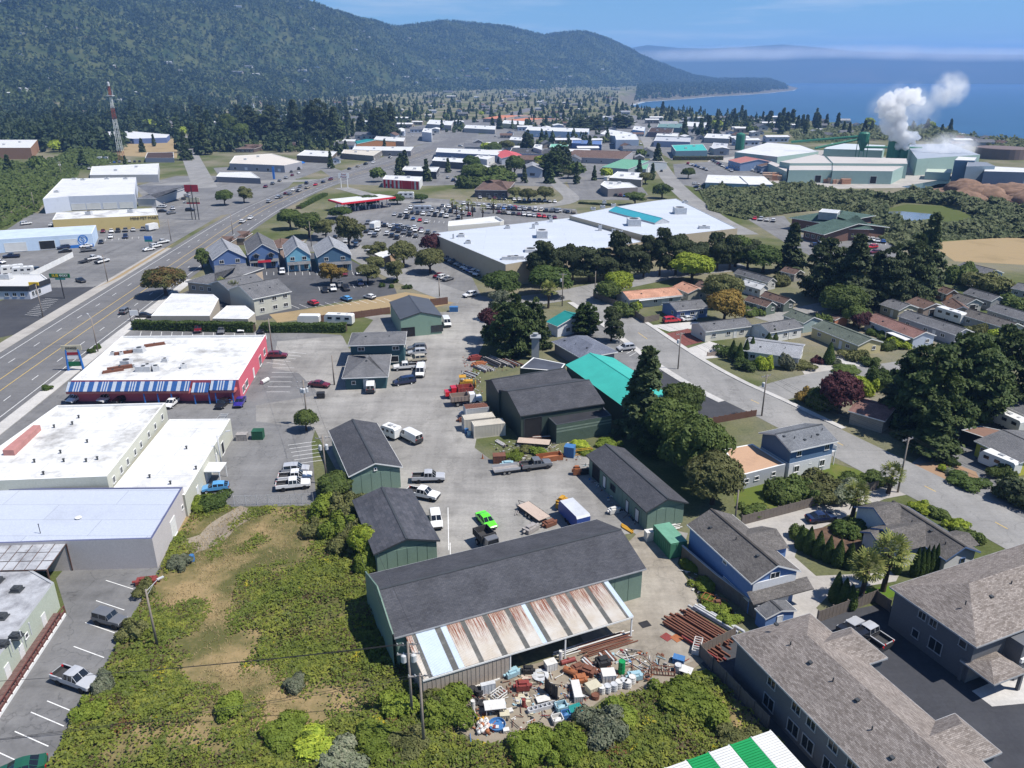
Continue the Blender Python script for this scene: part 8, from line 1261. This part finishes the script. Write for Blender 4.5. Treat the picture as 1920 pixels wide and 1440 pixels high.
for q in (('table',928,1335,2.3,1.4,1.0,.15,'w','white topped table standing among the junk','work_table'),('pool',932,1362,.85,0,.35,0,'b','round blue paddling pool beside the buoys','paddling_pool'),('plate',1030,1305,2.6,0,1.9,-.9,'k','upright black steel plate in the junk yard','steel_plate'),('box',1032,1254,1.3,1,1,.4,'w','white box appliance below the lean-to opening','appliance'),('tank',1069,1264,1.6,.38,0,-.6,'o','orange rusty tank lying on the dirt','tank'),('tub',1052,1330,1.3,1.1,.7,.3,'s','light blue fish tub with white contents','tub'),('tub',1045,1353,1.2,1.1,.6,.3,'w','white fish tub at the weeds edge','tub'),('tub',1061,1344,1.0,.9,.6,.3,'b','dark blue fish tub between the light tubs','tub'),('sheet',1077,1335,1.8,1.3,.4,.4,'t','pale green panel resting on the tubs','panel'),('box',1081,1302,.9,2.6,.8,.1,'w','long white machine housing in the junk yard','housing'),('trough',1016,1330,3.2,.5,.5,.35,'g','grey concrete trough in front of the plate','trough'),('sheet',1018,1314,1.5,.9,.3,.3,'w','white panel behind the trough','panel'),('tyre',1013,1268,1.0,0,0,0,'g','large grey disc lying on the ground','disc'),('engine',990,1262,1.2,.9,.9,0,'k','black engine block on a pallet','engine'),('sheet',991,1266,1.7,1.4,.1,.1,'p','pale pallet under the black engine','pallet'),('engine',960,1266,1.6,1,.8,.5,'s','blue and white bagged pile at the beige corner','pile'),('tyre',905,1320,.55,0,0,0,'k','old tyre nearest the white cylinder','tyre'),('tyre',892,1318,.5,0,0,0,'k','old tyre with white hub beside the table','tyre'),('drum',886,1300,.5,0,.7,0,'k','black tub at the beige wall, west one','barrel'),('drum',898,1303,.5,0,.8,0,'k','black tub at the beige wall, east one','barrel'),('box',915,1299,1.6,.5,1.3,.3,'g','grey pontoon panels leaning by the wall','panels'),('frame',935,1305,1.5,1.1,.5,.8,'w','white slatted rack beside the pontoon panels','rack'),('drum',887,1330,.25,0,1.2,0,'w','thin white cylinder near the weeds','white_tube'),('box',956,1335,.6,.5,.25,.3,'w','small white box beside the table','box'),('box',949,1372,.6,.45,.3,.2,'w','small white box by the blue pool','box'),('box',946,1343,1.,.8,.4,.1,'c','tan carton beside the table','carton'),('engine',980,1292,1.5,1.0,1.0,.1,'e','small red tractor parked in the junk yard','tractor'),('drum',982,1325,.22,0,1.0,0,'e','red pump standing on a pale plate','pump'),('sheet',980,1310,1.6,1.4,.03,.2,'c','pale octagonal plate below the red pump','plate'),
    ('drum',1051,1240,.22,0,1.5,0,'w','white gas cylinder by the middle post','gas_bottle'),('tank',1065,1243,1.8,.28,0,.4,'e','red roller lying by the middle post','roller'),('engine',1083,1256,1.4,1,.7,.5,'r','rusty machine parts in the middle of the dirt','machine'),('engine',1102,1262,1.7,1.2,.8,-.5,'r','rusty winch drum in the middle of the dirt','winch'),('engine',1088,1276,1.4,1.2,.6,.2,'o','orange rusty machine base','machine'),('engine',1130,1247,1.5,1.3,1.0,.3,'k','greasy engine by the conveyor beams','engine'),('drum',1165,1262,.4,0,1.7,0,'n','tall stack of green and white baskets','basket'),('box',1140,1275,1.5,1.3,1.1,.1,'w','white square bin at the end of the scrap','bin'),('box',1112,1296,1.5,1.2,.9,.5,'c','cream slatted crate in the drum row','crate'),('frame',1243,1262,2.6,.9,.6,-.1,'r','rusty bed frame by the weeds','frame'),('frame',1206,1270,1.6,.8,.6,.2,'r','small rusty frame beside the drums','frame'),('engine',1190,1272,1.6,1,.8,.2,'s','blue and grey bags by the drums','bags'),('box',1272,1242,1.3,.9,.7,-.4,'b','crate under a bright blue tarp','crate'),('drum',1271,1258,.42,0,.9,0,'g','grey drum beside the blue tarp','drum'),('table',1286,1262,1.4,1.2,.5,-.5,'w','white slatted platform at the weeds','platform'),('frame',1186,1240,4.2,1.0,.08,-.75,'g','grey gate lying flat on the dirt','gate'),('sheet',1209,1171,1.3,1.1,.02,.4,'k','dark square plate on the concrete','plate'),('sheet',1260,1163,1.0,1.5,.02,.5,'r','rust red plate on the concrete','plate'),('sheet',1250,1195,1.2,1.2,.02,.7,'e','dull red plate on the concrete','plate'),('sheet',1269,1197,1.2,1.2,.03,.6,'o','bright orange plate on the concrete','plate'),('trough',1307,1215,2.6,.9,.6,1.2,'w','white boat hull leaning at the fence','hull'),('drum',1116,1309,.45,0,.5,0,'r','cable spool with rusty rim','spool'),('frame',1338,1133,3,1.4,.8,-.6,'o','orange steel frame in the weeds by the fence','frame'),('engine',1345,1140,1,1,1.1,0,'r','rusty hopper in the orange frame','hopper'),
    ('drum',875,812,.4,0,.9,0,'b','blue barrel by the containers, first','barrel'),('drum',870,805,.4,0,.9,0,'w','white barrel by the containers','barrel'),('drum',880,817,.38,0,.9,0,'s','light blue barrel by the containers','barrel'),('engine',868,790,1.6,1,.8,.2,'r','scrap pile beside the rusty roofed container','pile'),('engine',868,780,1.2,1,1,.2,'g','grey generator beside the dump truck','generator'),('box',936,866,2.2,1.5,1.4,.1,'r','rusty steel box by the flat trailer','box'),('engine',952,874,2,1.2,.9,.1,'s','blue engine on the scrap behind the flat trailer','engine'),('cone',905,860,0,0,.9,0,'o','orange traffic cone on the yard','traffic_cone'),('tub',1030,862,4.6,1.8,1.0,.3,'o','rusty orange dump trailer full of junk','trailer'),('box',1068,855,1.8,1.6,2.0,-.3,'b','blue cab box beside the yellow digger arm','box'),('frame',1092,852,3.6,.6,1.0,.25,'y','yellow digger arm lying in the weeds','arm'),('engine',1081,890,1.2,1,1.6,0,'o','orange engine hoist at the shed door','hoist'),('engine',1098,888,2,1,.9,.2,'k','dark machine clutter at the shed door','clutter'),('engine',1053,952,1.9,1.2,1.9,1,'y','yellow forklift behind the cargo trailer','forklift'),('engine',995,995,2.4,1.4,.9,.8,'d','grey bucket attachments near the eave','attachments'),('engine',1030,985,2.0,1.2,.8,.6,'r','rusty scrap between the two trailers','scrap'),('box',1217,1012,1.3,1.0,1.5,.3,'w','white cabinet beside the green hut','cabinet'),('engine',1150,962,1.6,.9,1.0,.4,'w','white outboard engine on a cart','outboard'),('box',455,824,2.0,1.4,1.2,.05,'d','grey-brown dumpster on the dark lot','dumpster'),('box',485,822,2.0,1.6,1.7,.05,'v','dark green dumpster on the dark lot','dumpster'),('tank',497,718,2.2,.5,0,1.2,'w','white propane tank by the pink wall','tank'),('box',602,746,1.6,1.2,1.2,.1,'k','black dumpster by the utility poles','dumpster'),('box',851,584,2.4,1.5,1.4,0,'b','dark blue dumpster at the yard entrance','dumpster'),('drum',361,1052,.35,0,1.0,0,'b','blue barrel standing on the dirt path','barrel'),('engine',276,1094,2.6,1.2,.9,.2,'e','maroon tarped motorcycle by the field edge','motorcycle'),('engine',890,675,2.6,1.4,1.2,.4,'e','red implements in front of the timber piles','implements'),('engine',898,686,3,1.5,1.0,.5,'o','orange harrow in front of the timber piles','harrow')):J(*q)
for i,(px,py) in enumerate(((1128,1299),(1139,1297),(1151,1294),(1160,1289),(1169,1286),(1177,1289),(1185,1280))):J('drum',px,py,.42,0,.9,0,'wggwgww'[i],('first','second','third','fourth','fifth','sixth','seventh')[i] + ' pale drum from the west in the drum row','drum')
t = thing('bulldozer','yellow bulldozer parked beside the dark warehouse','bulldozer',P(874,726),.1);b = MB();b.box((.5,0,1.2),(1.9,1.3,.9));b.box((-.8,0,1.1),(1.2,1.5,.7));b.ob('body',YEL2,t);b = MB();[b.tube((x,y,1.4),(x,y,2.6),.06,6) for x in (-1.3,-.2) for y in (-.7,.7)];b.box((-.75,0,2.62),(1.5,1.7,.1));b.ob('canopy',YEL2,t)
for s in (1,-1):b = MB();[b.tube((x,s*.75,.45),(x,s*1.2,.45),.42,12) for x in (-1.2,-.4,.4,1.2)];b.box((0,s*.97,.45),(2.6,.45,.8));b.ob('track',FRAME,t)
b = MB();[b.box((1.9 + .06*abs(k),0,.25 + .25*k),(.1,3.0,.26)) for k in range(4)];b.ob('blade',YEL2,t)
def debris(name,pix,n,label,seed,mats,smax=.42):
    pw = [(p.x,p.y) for p in PP(pix)];g = random.Random(seed);b = MB();k = 0;xs = [p[0] for p in pw];ys = [p[1] for p in pw]
    while k < n:
        x,y = g.uniform(min(xs),max(xs)),g.uniform(min(ys),max(ys))
        if not inside(np.array([x]),np.array([y]),pw)[0]:continue
        k += 1;m = g.randrange(len(mats));q = g.random();s = g.uniform(.1,smax);a = g.uniform(0,6.28)
        if q < .45:b.box((x,y,s*.3),(s,s*g.uniform(.3,.9),s*g.uniform(.2,.8)),a,m)
        elif q < .8:l = s*g.uniform(2,5);b.tube((x,y,.1 + s*.3),(x + l*math.cos(a),y + l*math.sin(a),.1 + g.uniform(0,.5)*s),.045,5,m)
        else:b.blob((x,y,s*.2),s*.4,k,1,m,.3)
    b.ob(name,[JM[c] for c in mats],kind='stuff',label=label,cat='scrap')
debris('loose_scrap',[(860,1300),(960,1268),(1080,1240),(1190,1215),(1290,1240),(1200,1285),(1100,1315),(1070,1350),(960,1375),(880,1380)],620,'small loose scrap strewn over the junk yard',3,'rrkkdwwgcesbo')
debris('loose_scrap',[(868,668),(905,660),(985,690),(900,702),(905,740),(870,765),(890,800),(865,815),(852,775),(862,720)],260,'small scrap lying around the timber piles and containers',4,'rdkdgewo')
debris('loose_scrap',[(925,835),(1010,818),(1045,830),(1110,835),(1090,862),(1000,870),(935,862)],240,'small scrap in the weeds along the plank wall',5,'rdkdgwwc')
debris('loose_scrap',[(1105,868),(1205,968),(1192,985),(1130,930),(1090,880)],150,'tools and clutter along the long green shed',6,'rkkdgwbs',.4)
debris('loose_scrap',[(1280,1060),(1300,1075),(1390,1160),(1370,1175),(1300,1110)],120,'scrap in the weeds below the retaining fence',7,'rrdkgw')
# ------------------------------------------------------------------ trees of the town and forest of the hills
rg = random.Random(23)
TZ = [('on the wooded west slope',(-30,420,172,250),84,1.1),('in the streets of mid town',(620,1260,250,345),30,.55),('around the old town',(600,1200,176,244),64,.75),('along the sea behind the mill',(1240,1800,212,258),56,.8),('by the west shops',(-20,330,240,330),14,.6),('between highway and hill',(330,700,196,262),44,1.1)]
for zn,(x0,x1,y0,y1),n,hs in TZ:
    k = tr = 0
    while k < n and tr < 600:
        tr += 1;px,py = rg.uniform(x0,x1),y1 - (y1 - y0)*rg.random()**1.3;p = P(px,py)
        if not clear(p,4) or zat(p.x,p.y) < -1:continue
        k += 1;USED.append(((p.x,p.y),3));con = rg.random() < .7;h = rg.uniform(15,27)*hs if con else rg.uniform(8,13)*max(hs,.8);NT[0] += 1
        cm = CROWN['lo_spruce' if con else 'lo_round'][NT[0] % 2][0];r = h*rg.uniform(.22,.34) if con else h*rg.uniform(.5,.7)
        t = link('conifer_tree' if con else 'tree',cm,None,p,rg.uniform(0,6.28),f'{"dark conifer" if con else "round green tree"} {zn}','tree',f'{"conifers" if con else "round trees"} {zn}',scale=(r,r,h));t.material_slots[0].link = 'OBJECT';t.material_slots[0].material = LM[('spruce','cypress','spruce')[k % 3] if con else ('leaf','olive','leaf','lime')[k % 4 if k % 11 else 3]]
def forest(name,X,Y,Z,Hh,con,seed,nq,label,mats):
    """low trees: each a whorl of nq ragged faces round an axis"""
    g = np.random.default_rng(seed);n = len(X);C = [];A = []
    t = g.uniform(.08,1,(n,nq))**.8;a = g.uniform(0,6.283,(n,nq));pr = np.where(con[:,None],(1.02 - t)*.3,.46*np.sqrt(np.clip(1 - (2*t - 1.0)**2,.04,1)))*g.uniform(.6,1.1,(n,nq));hh = Hh[:,None]*np.where(con[:,None],1,.75)
    cx = X[:,None] + hh*pr*np.cos(a);cy_ = Y[:,None] + hh*pr*np.sin(a);cz = Z[:,None] + hh*t
    C = np.stack([cx,cy_,cz],-1).reshape(-1,3);N = np.stack([np.cos(a),np.sin(a),np.full_like(a,.7)],-1).reshape(-1,3);sz = (Hh[:,None]*(.16 if nq > 20 else .36)*(1.15 - t*.7*con[:,None])).reshape(-1)
    V,Fq = quads(C,N,sz,g,.8);Fq = Fq[:,:3] if nq < 20 else Fq;sp = (fbm(X,Y,300,seed,3) + g.normal(0,.5,n));mi = np.where(con,np.where(sp > .35,1,0),np.where(sp > .5,3,2));return link(name,np_mesh(name,V,Fq,mats,np.repeat(mi,nq)),kind='stuff',label=label,cat='trees')
FM4 = [leafmat('far_conifer',[(0.030,0.051,0.024),(0.054,0.081,0.034),(0.041,0.068,0.027)],.05),leafmat('far_conifer_light',[(0.047,0.074,0.027),(0.081,0.108,0.041),(0.054,0.081,0.034)],.05),leafmat('far_broadleaf',[(0.081,0.108,0.034),(0.135,0.162,0.054),(0.068,0.101,0.027)],.03),leafmat('far_broadleaf_pale',[(.11,.14,.05),(.15,.165,.06),(.085,.115,.04)],.03)]
g = np.random.default_rng(77);n = 11000;px = g.uniform(-80,1500,n);py = 161 + 125*g.uniform(0,1,n)**1.25;pts = np.array([tuple(P(a,b))[:2] for a,b in zip(px,py)]);X,Y = pts[:,0],pts[:,1]
dens = fbm(X,Y,220,5,3);left = np.clip((760 - px)/500,0,1);k = (dens + .8*left + g.uniform(-.45,.75,n) - .9*(py > 245)*(px > 640) + .45*(py < 192)) > .25
U = np.array([(q[0],q[1],s) for q,s in USED]);d2 = np.array([np.min(np.hypot(U[:,0] - x,U[:,1] - y) - U[:,2]*.8) for x,y in zip(X,Y)]);k &= d2 > 1;k &= pdist(X,Y,HW) > 15
for q in BPOLY + LPOLY:k &= ~inside(X,Y,q)
for q in ('hill_street','mill_street','cross_street'):k &= ~inside(X,Y,[(v.co.x,v.co.y) for v in O[q].data.vertices])
ZZ = height(X,Y);k &= ZZ > -2;X,Y,ZZ,left = X[k],Y[k],ZZ[k],left[k];con = g.uniform(0,1,len(X)) < .5 + .3*left;Hh = np.where(con,g.uniform(7,14,len(X))*(1 + .5*left),g.uniform(4.5,9,len(X)))
forest('town_trees',X,Y,ZZ,Hh,con,5,34,'many trees scattered between the distant houses',FM4)
n = 190000;A = g.uniform(R(-40),R(22),n);D = np.sqrt(g.uniform(1500**2,6900**2,n));X,Y = D*np.sin(A),D*np.cos(A);ZZ = height(X,Y);db = np.interp(A,AZR,rid[:,3]);dr = np.interp(A,AZR,rid[:,2])
op = fbm(X,Y,420,8,4);k = (D > db*1.0) & (D < dr + 160) & (ZZ > 1.5) & ((op + g.uniform(-.5,.9,n)) > -.6);X,Y,ZZ,op = X[k],Y[k],ZZ[k],op[k];con = (fbm(X,Y,350,12,4) + g.normal(0,.35,len(X))) > .05;Hh = np.where(con,g.uniform(10,20,len(X)),g.uniform(8,14,len(X)))
forest('hill_forest',X,Y,ZZ - 1,Hh,con,9,7,'mixed forest covering the hills beyond the town',FM4)
q = [P(a,b,SEA + 14) for a,b in ((1190,189),(1290,178),(1400,172),(1478,165),(1470,162),(1400,160),(1300,160),(1200,165))];pw = [(p.x,p.y) for p in q];X = g.uniform(min(p[0] for p in pw),max(p[0] for p in pw),16000);Y = g.uniform(min(p[1] for p in pw),max(p[1] for p in pw),16000);k = inside(X,Y,pw);X,Y = X[k],Y[k];ZZ = height(X,Y);k = ZZ > SEA + 5;X,Y,ZZ = X[k][:5000],Y[k][:5000],ZZ[k][:5000]
forest('headland_trees',X,Y,ZZ,g.uniform(14,26,len(X)),np.ones(len(X),bool),3,9,'conifers on the low headland by the bay',FM4)
# the many roofs too far away to tell apart
g3 = np.random.default_rng(5);V = [];Fq = [];mi = [];i = 0
for k in range(1500):
    px,py = g3.uniform(250,1280),150.5 + 62*g3.uniform(0,1)**1.2
    if px < 560 and g3.uniform() < .6:continue
    p = P(px,py);z = zat(p.x,p.y)
    if z < -1 or z > 40 or not clear(p,6):continue
    a = g3.uniform(-.3,.3) + (1.57 if g3.uniform() < .5 else 0);f_ = 1 + max(0,185 - py)/22;L_,W_ = g3.uniform(6,12)*f_,g3.uniform(4.5,7)*f_;h = g3.uniform(3,5)*f_;r = g3.uniform(.6,2.5);ca,sa = math.cos(a),math.sin(a);q = [(-L_,-W_,0),(L_,-W_,0),(L_,W_,0),(-L_,W_,0),(-L_,-W_,h),(L_,-W_,h),(L_,W_,h),(-L_,W_,h),(-L_,0,h + r),(L_,0,h + r)]
    V += [(p.x + x*ca - y*sa,p.y + x*sa + y*ca,z + t) for x,y,t in q];Fq += [(i + c for c in f) for f in ((0,1,5,4),(1,2,6,5),(2,3,7,6),(3,0,4,7),(4,5,9,8),(6,7,8,9),(5,6,9,9),(7,4,8,8))];w = int(g3.integers(0,3));c = int(g3.choice(5,p=[.16,.5,.08,.2,.06]));mi += [5 + w]*4 + [c]*2 + [5 + w]*2;i += 10
me = bpy.data.meshes.new('distant_houses');me.from_pydata(V,[],[tuple(dict.fromkeys(f)) for f in Fq]);[me.materials.append(x) for x in (SH_GR,ROOFW2,SH_BR,SH_LG,MATS['slate_blue_shingles'],WCOL[0],WCOL[1],WCOL[3])];me.polygons.foreach_set('material_index',mi);link('distant_houses',me,kind='stuff',label='pale small houses crowding the far valley floor',cat='houses')
# steam over the mill: bright billows that thin out down wind
def volume_mat(name,dens,scale,lo,hi,col=(1,1,1),an=.2,rad=(1,1,1)):
    m = bpy.data.materials.new(name);m.use_nodes = True;n = m.node_tree.nodes;l = m.node_tree.links;n.clear();o = n.new('ShaderNodeOutputMaterial');v = n.new('ShaderNodeVolumePrincipled');v.inputs['Color'].default_value = rgba(col);v.inputs['Anisotropy'].default_value = an;v.inputs['Density'].default_value = dens;l.new(v.outputs[0],o.inputs['Volume'])
    if scale:
        f = noise(n,l,coord(n,l,'obj'),scale,3,.6,lo,hi);ln = n.new('ShaderNodeVectorMath');ln.operation = 'LENGTH';l.new(coord(n,l,'obj',tuple(1/q for q in rad)),ln.inputs[0]);fo = n.new('ShaderNodeMapRange');fo.inputs['From Min'].default_value = .95;fo.inputs['From Max'].default_value = .25;l.new(ln.outputs['Value'],fo.inputs[0]);m2 = n.new('ShaderNodeMath');m2.operation = 'MULTIPLY';l.new(f,m2.inputs[0]);l.new(fo.outputs[0],m2.inputs[1]);f = m2.outputs[0];mu = n.new('ShaderNodeMath');mu.operation = 'MULTIPLY';mu.inputs[1].default_value = dens;l.new(f,mu.inputs[0]);l.new(mu.outputs[0],v.inputs['Density'])
    return m
STEAM = new_mat('steam_billow');STEAM[3].inputs['Base Color'].default_value = (.93,.93,.94,1);STEAM[3].inputs['Roughness'].default_value = 1;STEAM[3].inputs['Subsurface Weight'].default_value = .6;STEAM[3].inputs['Subsurface Radius'].default_value = (6,6,6);STEAM[3].inputs['Specular IOR Level'].default_value = 0
base = P(1678,312);sm = MB();g2 = random.Random(4);path = [(3,17,5),(2,21,6.5),(-1,25,7.5),(-5,30,8),(-9,35,8.5),(-13,40,8),(-9,45,8),(-3,48,7),(4,49,5.5),(9,47,4),(-16,45,5),(8,22,4.5),(12,19,3.5)]
for i,(x,z,r) in enumerate(path):
    for k in range(11):a = g2.uniform(0,6.28);e = g2.uniform(-1,1);rr = r*g2.uniform(.32,.6);sm.blob((x + r*.75*math.cos(a)*math.cos(e),r*.7*math.sin(a)*math.cos(e),z + r*.75*math.sin(e)),rr,i*20 + k,3,0,.06)
so = sm.ob('steam_billow',volume_mat('steam_body',.55,.16,.3,.52,an=0,rad=(60,60,120)),None,True,loc=(base.x,base.y,0),kind='stuff',label='white steam plume billowing above the mill stack',cat='steam')
rm = so.modifiers.new('merge','REMESH');rm.mode = 'VOXEL';rm.voxel_size = .7;tx = bpy.data.textures.new('puffs','CLOUDS');tx.noise_scale = 3.5;tx.noise_depth = 3;ds_ = so.modifiers.new('puffs','DISPLACE');ds_.texture = tx;ds_.strength = 3.4;ds_.mid_level = .5;t2 = bpy.data.textures.new('fine_puffs','CLOUDS');t2.noise_scale = 1.3;t2.noise_depth = 2;d2_ = so.modifiers.new('fine_puffs','DISPLACE');d2_.texture = t2;d2_.strength = 1.1
for x,y,z,r,dn,sc_,lab in ((30,0,54,(15,12,15),.22,.1,'thin steam drifting right of the main plume'),(30,-12,14,(26,16,13),.16,.09,'low steam cloud hanging over the east mill roofs'),(0,0,40,(30,20,22),.07,.09,'faint steam veil around the plume')):
    b = MB();b.blob((0,0,0),r,2,3,0,0);b.ob('steam_wisp',volume_mat('steam_%d' % r[0],dn,sc_,.4,.62,an=0,rad=r),None,True,loc=(base.x + x,base.y + y,z),kind='stuff',label=lab,cat='steam')
for px,D_,py,r,lab in ((1330,9300,108,(1500,500,75),'white fog bank over the far shore, west end'),(1560,9500,103,(2300,500,85),'white fog bank over the far shore, middle'),(1860,9600,110,(1900,500,80),'white fog bank over the far shore, east end')):
    q = Vector((px - 960,FPX*c_ + 580*s_,0)).normalized()*D_;b = MB();b.blob((0,0,0),r,2,3,0,0);b.ob('fog_bank',volume_mat('fog_%d' % px,.0022,.0022,.34,.6,an=0,rad=r),None,True,loc=(q.x,q.y,CAMZ + D_*(140 - py)/1570),kind='stuff',label=lab,cat='fog')
# ------------------------------------------------------------------ air between here and the hills
hz = MB();hz.prism([(-9500,-30),(14500,-30),(14500,18200),(-9500,18200)],SEA - 8,600);hz.ob('haze',volume_mat('haze_air',9.0e-5,0,0,0,(.28,.53,1.0),.0),kind='stuff',label='pale blue summer haze over town and bay',cat='haze')
